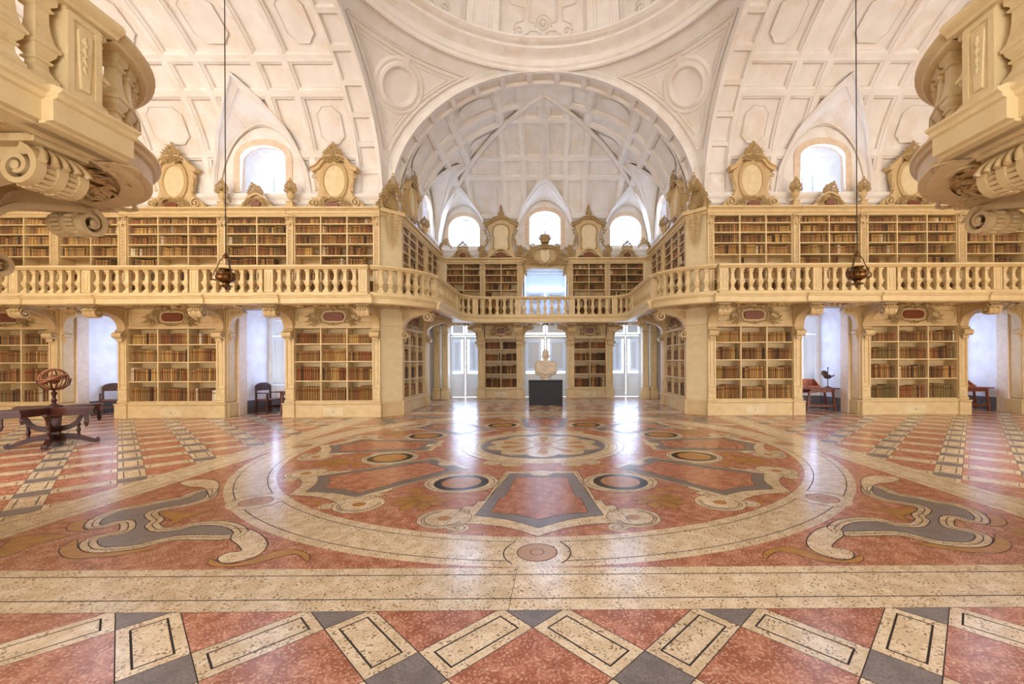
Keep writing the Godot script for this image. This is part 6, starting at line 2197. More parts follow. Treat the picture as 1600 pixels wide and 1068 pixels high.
			spray(m, Vector3(0, 2.95, 0.07), 5, 1.3, 0.26, 0.12, -PI / 2, 0.3)
			for k in 5: m.leaf(Vector3(0, 2.75 - 0.08 * k, 0.07), Vector3(0.3 if k % 2 else -0.3, -1, 0), Vector3(0, 0, 1), 0.14, 0.08, 0.2)
			part(m, "carved_drop", M.carve, col)

func pier_faces(cp: Node3D, s: float, z: float, full: bool) -> void:
	var A := Vector3(s * 4.94, 0, z * 4.46)
	var B := Vector3(s * 4.46, 0, z * 4.94)
	var n := Vector3(-s, 0, -z).normalized()
	var m := MB.new()
	var quadp := func(b: MB, out: float, y0: float, y1: float, e: float) -> void:
		var d := (B - A).normalized()
		var a := A + d * e + n * out
		var c := B - d * e + n * out
		var a2 := a - n * 0.5
		var c2 := c - n * 0.5
		var U := Vector3.UP
		b.q(a + U * y0, c + U * y0, c + U * y1, a + U * y1)
		b.q(a + U * y1, c + U * y1, c2 + U * y1, a2 + U * y1)
		b.q(a + U * y0, c + U * y0, c2 + U * y0, a2 + U * y0)
		b.q(a + U * y0, a2 + U * y0, a2 + U * y1, a + U * y1)
		b.q(c + U * y0, c2 + U * y0, c2 + U * y1, c + U * y1)
	quadp.call(m, 0.0, 0.0, 6.31, 0.0)
	part(m, "shaft", M.panel, cp)
	m = MB.new()
	quadp.call(m, 0.05, 0.0, 0.40, -0.03)
	quadp.call(m, 0.08, 0.39, 0.45, -0.03)
	part(m, "plinth", M.paint, cp)
	m = MB.new()
	quadp.call(m, 0.02, 2.74, 2.78, -0.01)
	part(m, "string_course", M.paint, cp)
	m = MB.new()
	quadp.call(m, 0.03, 6.10, 6.2, -0.02)
	quadp.call(m, 0.12, 6.2, 6.31, -0.05)
	part(m, "cornice", M.paint, cp)

func near_pier(s: float) -> void:
	# the pier, pilasters and consoles that carry the near gallery corner
	var sd := "left" if s < 0 else "right"
	var cp := thing("corner_pier", "near %s gallery support with large scrolled consoles" % sd, "pier", Vector3.ZERO, 0, "near gallery supports")
	var core := MB.new()
	core.box(Vector3(minf(s * 4.525, s * 5.1), 0, 5.005), Vector3(maxf(s * 4.525, s * 5.1), 6.3, 5.7))
	part(core, "core", M.paint, cp)
	for k in 2:
		var X := Transform3D(Basis(Vector3.UP, PI), Vector3(0, 0, 5.0)) if k == 0 else Transform3D(Basis(Vector3.UP, -s * PI / 2), Vector3(s * 4.52, 0, 0))
		var x: float = -s * 4.66 if k == 0 else s * 5.26
		var holder := Node3D.new()
		holder.name = "nave_support" if k == 0 else "arm_support"
		cp.add_child(holder)
		holder.transform = X
		var b := MB.new()
		var d := 1.0 if x > 0 else -1.0
		b.box(Vector3(minf(x - d * 0.12, x + d * 2.4), 0, -0.12), Vector3(maxf(x - d * 0.12, x + d * 2.4), 6.3, 0.0))
		b.box(Vector3(x - 0.12, 0, -0.05), Vector3(x + 0.12, 3.29, 0.03))
		part(b, "case_end", M.paint, holder)
		b = MB.new()
		console(b, x, 0.26, 0.90)
		b.xf = Transform3D()
		part(b, "console", M.carve, holder)

func book_mesh() -> ArrayMesh:
	var b := MB.new()
	var k := 4
	var P := func(x: float, y: float) -> Vector3: return Vector3(x, y, 0.05 * cos(x * PI) - 0.05)
	for i in k:
		var x0 := -0.5 + float(i) / k
		var x1 := -0.5 + float(i + 1) / k
		var n0 := Vector3(sin(x0 * 1.6), 0, cos(x0 * 1.6))
		var n1 := Vector3(sin(x1 * 1.6), 0, cos(x1 * 1.6))
		var st := b.v.size()
		b.qn(P.call(x0, 0.0), P.call(x1, 0.0), P.call(x1, 1.0), P.call(x0, 1.0), n0, n1, n1, n0)
		for q in range(st, b.v.size()): b.uv[q] = Vector2(b.v[q].x + 0.5, 1.0 - b.v[q].y)
	var st := b.v.size()
	b.box(Vector3(-0.5, 0, -1), Vector3(0.5, 1, -0.05))
	for q in range(st, b.v.size()): b.uv[q] = Vector2(0.5, 0.07)
	return b.mesh()

func build_books() -> void:
	var bm := book_mesh()
	var solo := []
	var rest := []
	for k in books:
		if k[2] in ["near_left", "near_right"] and solo.size() < 298: solo.append(k)
		else: rest.append(k)
	var rows := ["bottom", "second", "third", "top"]
	for k in solo:
		var left: bool = k[2] == "near_left"
		var o := MeshInstance3D.new()
		o.mesh = bm
		o.material_override = M["book%d" % k[1]]
		o.name = numbered("book")
		add_child(o)
		o.transform = k[0]
		var bays := ["bay beside the embrasure", "middle bay", "bay beside the corner pier"]
		var bay: String = bays[k[4]] if left else bays[2 - k[4]]
		var th := "thick " if k[0].basis.x.length() > 0.062 else "slim " if k[0].basis.x.length() < 0.042 else ""
		meta(o, "%s%s book, %s shelf, %s, bookcase by the %s" % [th, PAL[k[1]][1], rows[k[3]], bay, "armchair" if left else "desk"], "book", "%s shelf, %s, %s" % [rows[k[3]], bay, "armchair bookcase" if left else "desk bookcase"])
	var mm := MultiMesh.new()
	mm.transform_format = MultiMesh.TRANSFORM_3D
	mm.use_colors = true
	mm.mesh = bm
	mm.instance_count = rest.size()
	for i in rest.size():
		mm.set_instance_transform(i, rest[i][0])
		mm.set_instance_color(i, (PAL[rest[i][1]][0] as Color).srgb_to_linear() * rng.randf_range(0.72, 1.25))
	var mi := MultiMeshInstance3D.new()
	mi.name = "book_rows"
	mi.multimesh = mm
	mi.material_override = M.book_any
	add_child(mi)
	meta(mi, "rows of old brown leather-bound books filling the other shelves", "books", "", "stuff")

# ---------------------------------------------------------------- carved crests on the upper cornice
const FACE := Basis(Vector3(1, 0, 0), Vector3(0, 0, 1), Vector3(0, 1, 0))   # lathe axis turned to face the room

func oval_parts(t: Node3D, c: Vector3, rx: float, ry: float) -> void:
	var b := MB.new()
	b.xf = Transform3D(FACE, c)
	b.lathe([Vector2(1.34, 0.0), Vector2(1.33, 0.05), Vector2(1.24, 0.075), Vector2(1.17, 0.06), Vector2(1.14, 0.075), Vector2(1.07, 0.08), Vector2(1.01, 0.05), Vector2(1.0, 0.0)], 36, 0, TAU, rx, ry)
	part(b, "oval_frame", M.carve, t)
	b = MB.new()
	b.xf = Transform3D(FACE, c)
	b.lathe([Vector2(1.02, 0.02), Vector2(0.01, 0.035)], 36, 0, TAU, rx, ry)
	part(b, "oval_panel", M.panel, t)

func crest(at: Vector3, turn: float, label: String) -> void:
	var t := thing("crest_cartouche", label, "cartouche", at, turn, "oval crest cartouches")
	var b := MB.new()
	b.prism(sym([Vector2(0, 0), Vector2(0.86, 0), Vector2(0.87, 0.10), Vector2(0.80, 0.23), Vector2(0.68, 0.31), Vector2(0.56, 0.37), Vector2(0.50, 0.50), Vector2(0.49, 0.64), Vector2(0.53, 0.80), Vector2(0.58, 0.94), Vector2(0.58, 1.12), Vector2(0.46, 1.24), Vector2(0.36, 1.38), Vector2(0.2, 1.46), Vector2(0, 1.48)]), -0.16, 0.0, 0.02)
	part(b, "body", M.carve, t)
	b = MB.new()
	var hood := curve2([Vector2(0.68, 1.15), Vector2(0.56, 1.20), Vector2(0.46, 1.27), Vector2(0.37, 1.40), Vector2(0.22, 1.49), Vector2(0, 1.52)], 4)
	var full := hood.duplicate()
	var mir := flip2(hood)
	mir.reverse()
	full.append_array(mir.slice(1))
	b.ribbon(full, 0.10, 0.10, -0.16, 0.08)
	var up := PackedVector2Array()
	for p in full: up.append(p + Vector2(p.x * 0.06, 0.055))
	b.ribbon(up, 0.035, 0.035, -0.16, 0.13)
	part(b, "pediment", M.carve, t)
	oval_parts(t, Vector3(0, 0.83, 0.0), 0.31, 0.47)
	b = MB.new()
	for s in [-1.0, 1.0]:
		b.ribbon(spiral(Vector2(s * 0.66, 0.17), 0.155, 0.03, PI / 2, 1.6 * s, 26), 0.045, 0.025, -0.10, 0.07)
		b.ball(Vector3(s * 0.66, 0.17, 0.06), Vector3(0.04, 0.04, 0.03), 7, 5)
		scroll(b, Vector2(s * 0.60, 0.96), 0.075, PI / 2, -1.3 * s, 0.03, 0.02, 0.0)
		scroll(b, Vector2(s * 0.55, 0.57), 0.06, PI / 2, 1.3 * s, 0.02, 0.016, 0.0)
		for k in 4: b.leaf(Vector3(s * (0.56 - 0.01 * k), 0.88 - 0.09 * k, 0.02), Vector3(s * 0.3, -1, 0), Vector3(0, 0, 1), 0.12, 0.06, 0.3)
		b.tube(v3(curve2([Vector2(s * 0.80, 0.03), Vector2(s * 0.50, 0.05), Vector2(s * 0.36, 0.20), Vector2(s * 0.22, 0.30), Vector2(0, 0.33)], 5), 0.03), 0.035, 0.035, 5)
	part(b, "volutes", M.carve, t)
	b = MB.new()
	b.xf = Transform3D(Basis(), Vector3(0, 0.10, 0.10))
	rococo(b, 1.05, 0.42, 0.05, 23)
	var fr := part(b, "shell_frame", M.gilt, t)
	b = MB.new()
	b.xf = Transform3D(Basis(), Vector3(0, 0.0, 0.10))
	b.prism(PackedVector2Array([Vector2(-0.19, 0.0), Vector2(-0.10, -0.02), Vector2(0.10, -0.02), Vector2(0.19, 0.0), Vector2(0.18, 0.12), Vector2(0.08, 0.15), Vector2(-0.08, 0.15), Vector2(-0.18, 0.12)]), 0.0, 0.06, 0.01)
	meta(part(b, "plaque", M.marble_red, fr), "red veined marble plaque")
	b = MB.new()
	plume(b, Vector3(0, 1.40, 0.06), 0.56, 0.56, 31)
	part(b, "finial", M.gilt, t)

func end_crest(at: Vector3, label: String) -> void:
	var t := thing("crest_cartouche", label, "cartouche", at, 0, "shield crest cartouches")
	var b := MB.new()
	b.prism(sym([Vector2(0, 0.10), Vector2(0.62, 0.10), Vector2(0.60, 0.35), Vector2(0.50, 0.55), Vector2(0.45, 0.80), Vector2(0.47, 1.05), Vector2(0.56, 1.30), Vector2(0.64, 1.50), Vector2(0.50, 1.60), Vector2(0.30, 1.72), Vector2(0, 1.76)]), -0.22, 0.0, 0.02)
	part(b, "body", M.carve, t)
	b = MB.new()
	var hood := curve2([Vector2(0.76, 1.50), Vector2(0.58, 1.54), Vector2(0.42, 1.62), Vector2(0.26, 1.74), Vector2(0, 1.79)], 4)
	var full := hood.duplicate()
	var mir := flip2(hood)
	mir.reverse()
	full.append_array(mir.slice(1))
	b.ribbon(full, 0.09, 0.09, -0.2, 0.10)
	var lip := PackedVector2Array()
	for p in full: lip.append(p + Vector2(p.x * 0.05, 0.06))
	b.ribbon(lip, 0.04, 0.04, -0.2, 0.16)
	part(b, "pediment", M.gilt, t)
	b = MB.new()
	var sh := sym(Array(curve2([Vector2(0, 0.36), Vector2(0.30, 0.40), Vector2(0.35, 0.58), Vector2(0.33, 0.85), Vector2(0.37, 1.12), Vector2(0.32, 1.38), Vector2(0.16, 1.50), Vector2(0, 1.53)], 3)))
	b.prism(sh, 0.0, 0.035, 0.01)
	var loop := v3(sh, 0.03)
	loop.append(loop[0])
	var pn := part(b, "shield_panel", M.panel, t)
	b = MB.new()
	b.tube(loop, 0.04, 0.04, 6)
	part(b, "shield_frame", M.gilt, t)
	b = MB.new()
	for s in [-1.0, 1.0]:
		frond(b, [Vector2(s * 0.62, 1.46), Vector2(s * 0.70, 1.20), Vector2(s * 0.58, 0.95), Vector2(s * 0.66, 0.72)], 0.0, 0.05, 0.07)
		frond(b, [Vector2(s * 0.58, 0.90), Vector2(s * 0.62, 0.65), Vector2(s * 0.76, 0.48), Vector2(s * 0.88, 0.52)], 0.0, 0.05, 0.07)
		scroll(b, Vector2(s * 0.84, 0.20), 0.17, PI / 2, 1.5 * s, 0.05, 0.035, 0.0)
		spray(b, Vector3(s * 0.86, 0.28, 0.04), 5, 0.9, 0.34, 0.15, PI / 2 - s * 0.2)
		b.prism(PackedVector2Array([Vector2(s * 0.58, 0.0), Vector2(s * 1.02, 0.0), Vector2(s * 0.98, 0.34), Vector2(s * 0.70, 0.38)]), -0.15, 0.02)
	part(b, "side_scrolls", M.gilt, t)
	b = MB.new()
	b.ribbon(curve2([Vector2(-0.62, 0.02), Vector2(-0.42, 0.14), Vector2(-0.24, 0.34), Vector2(0, 0.42), Vector2(0.24, 0.34), Vector2(0.42, 0.14), Vector2(0.62, 0.02)], 4), 0.08, 0.08, -0.1, 0.12)
	var gf := part(b, "gable", M.carve, t)
	b = MB.new()
	b.prism(sym([Vector2(0, 0.02), Vector2(0.30, 0.04), Vector2(0.22, 0.20), Vector2(0, 0.28)]), 0.0, 0.07, 0.015)
	meta(part(b, "plaque", M.marble_red, gf), "red veined marble plaque")
	b = MB.new()
	b.lathe([Vector2(0.16, 1.80), Vector2(0.16, 1.88), Vector2(0.09, 1.93), Vector2(0.13, 2.02), Vector2(0.10, 2.10), Vector2(0.05, 2.16), Vector2(0.08, 2.24), Vector2(0.04, 2.34), Vector2(0.03, 2.5)], 12)
	for k in 8: b.leaf(Vector3(0, 2.52, 0), Vector3.UP.rotated(Vector3.BACK, TAU * k / 8), Vector3(0, 0, 1), 0.19, 0.09, 0.1)
	spray(b, Vector3(0, 1.80, 0.05), 5, 1.3, 0.30, 0.13, PI / 2)
	part(b, "finial", M.gilt, t)

func small_crest(at: Vector3, label: String, lean: float) -> void:
	var t := thing("gable_crest", label, "crest", at, 0, "small gable crests")
	var b := MB.new()
	b.prism(sym([Vector2(0, 0), Vector2(0.50, 0), Vector2(0.36, 0.10), Vector2(0.26, 0.26), Vector2(0.14, 0.36), Vector2(0, 0.40)]), -0.12, 0.04, 0.02)
	b.ribbon(curve2([Vector2(-0.52, 0.03), Vector2(-0.36, 0.10), Vector2(-0.24, 0.30), Vector2(0, 0.42), Vector2(0.24, 0.30), Vector2(0.36, 0.10), Vector2(0.52, 0.03)], 4), 0.06, 0.06, -0.12, 0.10)
	part(b, "gable", M.carve, t)
	b = MB.new()
	b.xf = Transform3D(Basis(), Vector3(0, 0.10, 0.07))
	rococo(b, 0.85, 0.40, 0.05, 41)
	var fr := part(b, "shell_frame", M.gilt, t)
	b = MB.new()
	b.prism(sym([Vector2(0, 0.02), Vector2(0.15, 0.05), Vector2(0.13, 0.17), Vector2(0, 0.22)]), 0.05, 0.11, 0.015)
	meta(part(b, "plaque", M.marble_red, fr), "red veined marble plaque")
	b = MB.new()
	b.xf = Transform3D(Basis(Vector3.BACK, lean), Vector3(0, 0.34, 0.0))
	plume(b, Vector3.ZERO, 0.46, 0.44, 43)
	part(b, "finial", M.gilt, t)

var urn0: Node3D
func urn(at: Vector3, label: String) -> void:
	var t := thing("flame_urn", label, "urn", at, 0, "flaming urns on the cornice")
	var b := MB.new()
	b.sqlathe([Vector2(0.12, 0.0), Vector2(0.12, 0.06), Vector2(0.09, 0.08), Vector2(0.09, 0.16), Vector2(0.11, 0.17), Vector2(0.11, 0.19), Vector2(0, 0.19)])
	part(b, "base", M.carve, t)
	b = MB.new()
	b.lathe([Vector2(0.05, 0.19), Vector2(0.04, 0.24), Vector2(0.09, 0.30), Vector2(0.12, 0.38), Vector2(0.10, 0.44), Vector2(0.07, 0.47), Vector2(0.10, 0.50), Vector2(0.0, 0.50)], 12)
	part(b, "vase", M.carve, t)
	b = MB.new()
	plume(b, Vector3(0, 0.46, 0), 0.44, 0.38, 51)
	part(b, "flame", M.gilt, t)

func corner_flame(s: float, label: String) -> void:
	var at := Vector3(s * 4.70, 5.15, -4.70) + Vector3(-s, 0, 1).normalized() * 0.06
	var t := thing("corner_trophy", label, "carving", at, -s * PI / 4, "corner carvings")
	var b := MB.new()
	# hanging drop on the face of the pier
	for k in 8:
		var y := 0.16 + 0.10 * k
		var w := 0.035 + 0.006 * k
		for s2 in [-1.0, 1.0]:
			frond(b, [Vector2(0, y + 0.14), Vector2(s2 * w * 1.6, y + 0.08), Vector2(s2 * w * 2.4, y - 0.02), Vector2(s2 * w * 1.2, y - 0.06)], 0.02, 0.05, w * 0.8)
	frond(b, [Vector2(0, 0.22), Vector2(0.02, 0.12), Vector2(-0.01, 0.0)], 0.02, 0.03, 0.035)
	for s2 in [-1.0, 1.0]: scroll(b, Vector2(s2 * 0.14, 0.98), 0.09, PI * (0.5 - 0.5 * s2), -1.3 * s2, 0.06, 0.025, 0.0)
	part(b, "drop", M.carve, t)
	b = MB.new()
	b.prism(sym([Vector2(0, 1.0), Vector2(0.14, 1.02), Vector2(0.22, 1.16), Vector2(0.26, 1.34), Vector2(0.20, 1.52), Vector2(0.14, 1.75), Vector2(0.06, 2.0), Vector2(0, 2.08)]), -0.14, -0.06, 0.02)
	for k in 9:
		var a := PI * (0.05 + 0.9 * k / 8.0)
		b.tube(PackedVector3Array([Vector3(0, 1.18, 0.03), Vector3(cos(a) * 0.12, 1.20 + sin(a) * 0.12, 0.07), Vector3(cos(a) * 0.20, 1.22 + sin(a) * 0.22, 0.09)]), 0.014, 0.032, 5)
	part(b, "shell", M.gilt, t)
	b = MB.new()
	for s2 in [-1.0, 1.0]:
		scroll(b, Vector2(s2 * 0.43, 1.26), 0.12, PI / 2, 1.4 * s2, 0.0, 0.04, 0.0)
		b.tube(v3(curve2([Vector2(s2 * 0.30, 1.16), Vector2(s2 * 0.34, 1.40), Vector2(s2 * 0.20, 1.60), Vector2(s2 * 0.17, 1.78), Vector2(s2 * 0.05, 1.95)], 5), 0.02), 0.045, 0.025, 6)
		for k in 4:
			frond(b, [Vector2(s2 * (0.28 - 0.065 * k), 1.36 + 0.15 * k), Vector2(s2 * (0.39 - 0.085 * k), 1.42 + 0.15 * k), Vector2(s2 * (0.40 - 0.09 * k), 1.53 + 0.15 * k), Vector2(s2 * (0.32 - 0.08 * k), 1.57 + 0.15 * k)], 0.02, 0.06, 0.045)
			scroll(b, Vector2(s2 * (0.17 - 0.025 * k), 1.50 + 0.14 * k), 0.065, PI / 2, -1.2 * s2, 0.06, 0.020, 0.0)
	plume(b, Vector3(0, 1.72, 0.03), 0.58, 0.30, 61)
	part(b, "plume", M.gilt, t)

func build_crests() -> void:
	var y := 6.315
	for s in [-1.0, 1.0]:
		var sd := "left" if s < 0 else "right"
		crest(Vector3(s * 6.34, y, -4.50), 0, "carved oval crest above the three-bay shelves beside the corner pier, %s arm" % sd)
		crest(Vector3(s * 11.18, y, -4.50), 0, "carved oval crest above the shelves beyond the first window, %s arm" % sd)
		crest(Vector3(s * 4.60, y, -6.40), -s * PI / 2, "oval crest seen edge-on over the %s flank of the far arm" % sd)
		small_crest(Vector3(s * 8.66, y, -4.48), "small gilt gable crest in front of the %s arm's first upper window" % sd, -s * 0.35)
		urn(Vector3(s * 7.64, y, -4.46), "gilt flaming urn on the cornice between oval crest and window, %s arm" % sd)
		urn(Vector3(s * 9.70, y, -4.46), "gilt flaming urn on the cornice past the first window, %s arm" % sd)
		urn(Vector3(s * 4.58, y, -7.86), "gilt flaming urn on the cornice of the far arm's %s flank" % sd)
		corner_flame(s, "tall gilt rocaille carving crowning the %s corner pier" % sd)
		end_crest(Vector3(s * 1.98, y, -10.78), "shield-shaped crest with star finial on the end wall, %s of the crown" % sd)
		small_crest(Vector3(s * 3.70, y, -10.76), "small gable crest with leaf finial below the %s end window" % sd, 0.0)
		var p := thing("palm_carving", "curling gilt palm leaf at the %s inner corner of the end cornice" % sd, "carving", Vector3(s * 4.55, y, -10.15), 0, "palm leaf carvings")
		var b := MB.new()
		for k in 5:
			frond(b, [Vector2(0, 0.05), Vector2(-s * 0.02 * k, 0.34 + 0.02 * k), Vector2(-s * (0.16 + 0.05 * k), 0.62 - 0.06 * k), Vector2(-s * (0.34 + 0.05 * k), 0.66 - 0.11 * k)], 0.0, 0.10 + 0.05 * k, 0.055)
		part(b, "leaves", M.gilt, p)
		b = MB.new()
		scroll(b, Vector2(0, 0.12), 0.14, PI / 2, 1.4 * s, 0.05, 0.03, 0.0)
		b.ball(Vector3(0, 0.06, 0), Vector3(0.14, 0.08, 0.1), 8, 5)
		part(b, "foot", M.carve, p)
	# royal crest over the central gallery doorway
	var t := thing("royal_crest", "carved crest with a gilt crown above the central gallery doorway", "crest", Vector3(0, 0, -10.72))
	var b := MB.new()
	b.prism(PackedVector2Array([Vector2(0.98, 5.2), Vector2(1.04, 5.2), Vector2(1.04, 6.32), Vector2(0.72, 6.42), Vector2(0.45, 6.72), Vector2(0, 6.86), Vector2(-0.45, 6.72), Vector2(-0.72, 6.42), Vector2(-1.04, 6.32), Vector2(-1.04, 5.2), Vector2(-0.98, 5.2), Vector2(-0.94, 5.55), Vector2(-0.80, 5.80), Vector2(-0.5, 5.86), Vector2(0.0, 5.84), Vector2(0.5, 5.86), Vector2(0.80, 5.80), Vector2(0.94, 5.55)]), -0.3, 0.0, 0.02)
	part(b, "door_head", M.carve, t)
	b = MB.new()
	b.xf = Transform3D(Basis(), Vector3(0, 6.38, 0.0))
	rococo(b, 2.1, 0.95, 0.08, 71)
	for s in [-1.0, 1.0]:
		scroll(b, Vector2(s * 0.72, 0.05), 0.20, PI / 2, 1.5 * s, 0.06, 0.05, 0.0)
		b.tube(v3(curve2([Vector2(s * 1.05, -0.02), Vector2(s * 0.80, 0.12), Vector2(s * 0.55, 0.34), Vector2(s * 0.30, 0.46), Vector2(0, 0.50)], 4), 0.05), 0.06, 0.06, 6)
		for k in 7: b.leaf(Vector3(s * (0.95 - 0.02 * k), -0.30 - 0.08 * k, 0.03), Vector3(s * 0.3, -1, 0), Vector3(0, 0, 1), 0.16, 0.10, 0.3)
		for k in 6: b.leaf(Vector3(s * (0.15 + 0.13 * k), -0.40 + 0.02 * k, 0.03), Vector3(s * 1.0, -0.4, 0), Vector3(0, 0, 1), 0.18, 0.10, 0.3)
		frond(b, [Vector2(s * 0.25, -0.30), Vector2(s * 0.50, -0.20), Vector2(s * 0.75, -0.32), Vector2(s * 0.92, -0.22)], 0.04, 0.07, 0.06)
		frond(b, [Vector2(s * 0.34, 0.40), Vector2(s * 0.52, 0.52), Vector2(s * 0.66, 0.44), Vector2(s * 0.62, 0.32)], 0.04, 0.07, 0.06)
		frond(b, [Vector2(s * 0.80, 0.20), Vector2(s * 0.92, 0.36), Vector2(s * 1.02, 0.24)], 0.04, 0.07, 0.05)
	var sp := MB.new()
	sp.xf = Transform3D(Basis(), Vector3(0, 6.38, 0.0))
	sp.prism(sym([Vector2(0, -0.34), Vector2(0.16, -0.22), Vector2(0.24, -0.02), Vector2(0.20, 0.18), Vector2(0.24, 0.30), Vector2(0.0, 0.26)]), 0.0, 0.12, 0.03)
	part(b, "rocaille", M.gilt, t)
	part(sp, "shield", M.panel, t)
	b = MB.new()
	b.lathe([Vector2(0.20, 6.98), Vector2(0.22, 7.04), Vector2(0.20, 7.06), Vector2(0.23, 7.12), Vector2(0.21, 7.12)], 16)
	for k in 8:
		var a := TAU * k / 8
		var o := PackedVector3Array()
		for i in 8:
			var f := i / 7.0
			o.append(Vector3(cos(a) * (0.23 + 0.08 * sin(f * PI)) * (1 - f * f * 0.95), 7.12 + 0.24 * sin(f * PI / 2), sin(a) * (0.23 + 0.08 * sin(f * PI)) * (1 - f * f * 0.95)))
		b.tube(o, 0.03, 0.024, 5)
		b.ball(Vector3(cos(a) * 0.23, 7.15, sin(a) * 0.23), Vector3(0.03, 0.035, 0.03), 6, 4)
	b.ball(Vector3(0, 7.39, 0), Vector3(0.05, 0.05, 0.05), 8, 6)
	b.lathe([Vector2(0.20, 7.05), Vector2(0.22, 7.14), Vector2(0.24, 7.22), Vector2(0.19, 7.30), Vector2(0.10, 7.35), Vector2(0.0, 7.36)], 16)
	b.box(Vector3(-0.012, 7.43, -0.012), Vector3(0.012, 7.55, 0.012)); b.box(Vector3(-0.04, 7.47, -0.012), Vector3(0.04, 7.495, 0.012))
	part(b, "crown", M.gilt, t)

# ---------------------------------------------------------------- doors of the end wall
func door_leaf(parent: Node, X: Transform3D, x0: float, x1: float, inner: float) -> void:
	# one leaf: frame, low panel, glazed light behind a closed shutter board that leaves a bright gap
	var b := MB.new()
	b.xf = X
	var e := 0.085
	var H := 2.84
	b.box(Vector3(x0, 0.01, -0.03), Vector3(x0 + e, H, 0.03)); b.box(Vector3(x1 - e, 0.01, -0.03), Vector3(x1, H, 0.03))
	for y in [[0.01, 0.20], [0.98, 1.10], [2.70, H]]:
		b.box(Vector3(x0 + e, y[0], -0.03), Vector3(x1 - e, y[1], 0.03))
	b.box(Vector3(x0 + e, 0.20, -0.02), Vector3(x1 - e, 0.98, 0.005))
	panel_field(b, x0 + e + 0.03, x1 - e - 0.03, 0.25, 0.93, 0.005)
	var lf := part(b, "leaf", M.door_white, parent)
	b = MB.new()
	b.xf = X
	b.q(Vector3(x0 + e, 1.10, -0.02), Vector3(x1 - e, 1.10, -0.02), Vector3(x1 - e, 2.70, -0.02), Vector3(x0 + e, 2.70, -0.02))
	part(b, "pane", M.sky_glass, lf)
	b = MB.new()
	b.xf = X
	var g := 0.10
	var a := x0 + e - 0.01 + (g if inner < x0 + 0.01 else 0.0)
	var c := x1 - e + 0.01 - (g if inner > x1 - 0.01 else 0.0)
	b.box(Vector3(a, 1.10 + g, 0.0), Vector3(c, 2.71, 0.02))
	panel_field(b, a + 0.06, c - 0.06, 1.10 + g + 0.08, 2.60, 0.02)
	part(b, "shutter_board", M.blind, lf)

func build_doors() -> void:
	var k := 0
	for d in [[-3.77, 0.68], [0.0, 1.0], [3.77, 0.68]]:
		k += 1
		var n := struct("door_%d" % k, ["white double door with shuttered lights, left of the bust", "white double door behind the marble bust", "white double door with shuttered lights, right of the bust"][k - 1])
		var X := Transform3D(Basis(), Vector3(d[0], 0, -11.62))
		var w: float = d[1]
		door_leaf(n, X, -w, -0.012, 0.0 - 0.012)
		door_leaf(n, X, 0.012, w, 0.012)
		var b := MB.new()
		b.xf = X
		b.box(Vector3(-w, 2.86, -0.04), Vector3(w, 2.93, 0.05))
		b.box(Vector3(-0.03, 2.93, -0.03), Vector3(0.03, 3.45, 0.03))
		for s in [-1.0, 1.0]:
			b.box(Vector3(s * w - 0.03, 0, -0.05), Vector3(s * w + 0.03, 3.45, 0.05))
			b.box(Vector3(minf(s * 0.10, s * (w - 0.10)), 3.0, -0.02), Vector3(maxf(s * 0.10, s * (w - 0.10)), 3.36, 0.02))
		part(b, "transom", M.door_white, n)
		b = MB.new()
		b.xf = X
		b.q(Vector3(-w, 2.93, 0), Vector3(w, 2.93, 0), Vector3(w, 3.45, 0), Vector3(-w, 3.45, 0))
		part(b, "pane", M.sky_glass, n)
		b = MB.new()
		b.xf = X
		b.tube(PackedVector3Array([Vector3(0.04, 1.42, 0.03), Vector3(0.04, 1.42, 0.06), Vector3(-0.02, 1.42, 0.07)]), 0.012, 0.012, 6)
		b.box(Vector3(-0.018, 0.3, 0.03), Vector3(-0.006, 2.5, 0.04))
		part(b, "handle", M.old_brass, n)
		# reveal of the doorway
		b = MB.new()
		for s in [-1.0, 1.0]:
			var x: float = d[0] + s * (w + 0.02)
			b.box(Vector3(minf(x, x + s * 0.12), 0, -12.2), Vector3(maxf(x, x + s * 0.12), 3.45, -11.0))
		b.box(Vector3(d[0] - w - 0.02, 3.45, -12.2), Vector3(d[0] + w + 0.02, 3.5, -11.0))
		part(b, "reveal", M.white_wall, n)
	# upper doorway on the gallery
	var n := struct("door_4", "pale double door in the lit recess of the central gallery doorway")
	var X := Transform3D(Basis(), Vector3(0, 3.52, -12.9))
	for s in [-1.0, 1.0]:
		var b := MB.new()
		b.xf = X
		var lo := minf(s * 0.03, s * 1.0)
		var hi := maxf(s * 0.03, s * 1.0)
		b.box(Vector3(lo, 0, -0.03), Vector3(hi, 1.70, 0.03))
		panel_field(b, lo + 0.12, hi - 0.12, 0.95, 1.55, 0.03)
		panel_field(b, lo + 0.12, hi - 0.12, 0.15, 0.80, 0.03)
		part(b, "leaf", M.blind, n)
	var b2 := MB.new()
	b2.xf = X
	b2.box(Vector3(-1.0, 1.79, -0.05), Vector3(1.0, 2.6, 0.0))
	part(b2, "over_panel", M.blind, n)
	b2 = MB.new()
	b2.xf = X
	b2.q(Vector3(-1.0, 0, -0.04), Vector3(1.0, 0, -0.04), Vector3(1.0, 1.8, -0.04), Vector3(-1.0, 1.8, -0.04))
	part(b2, "pane", M.sky_glass, n)

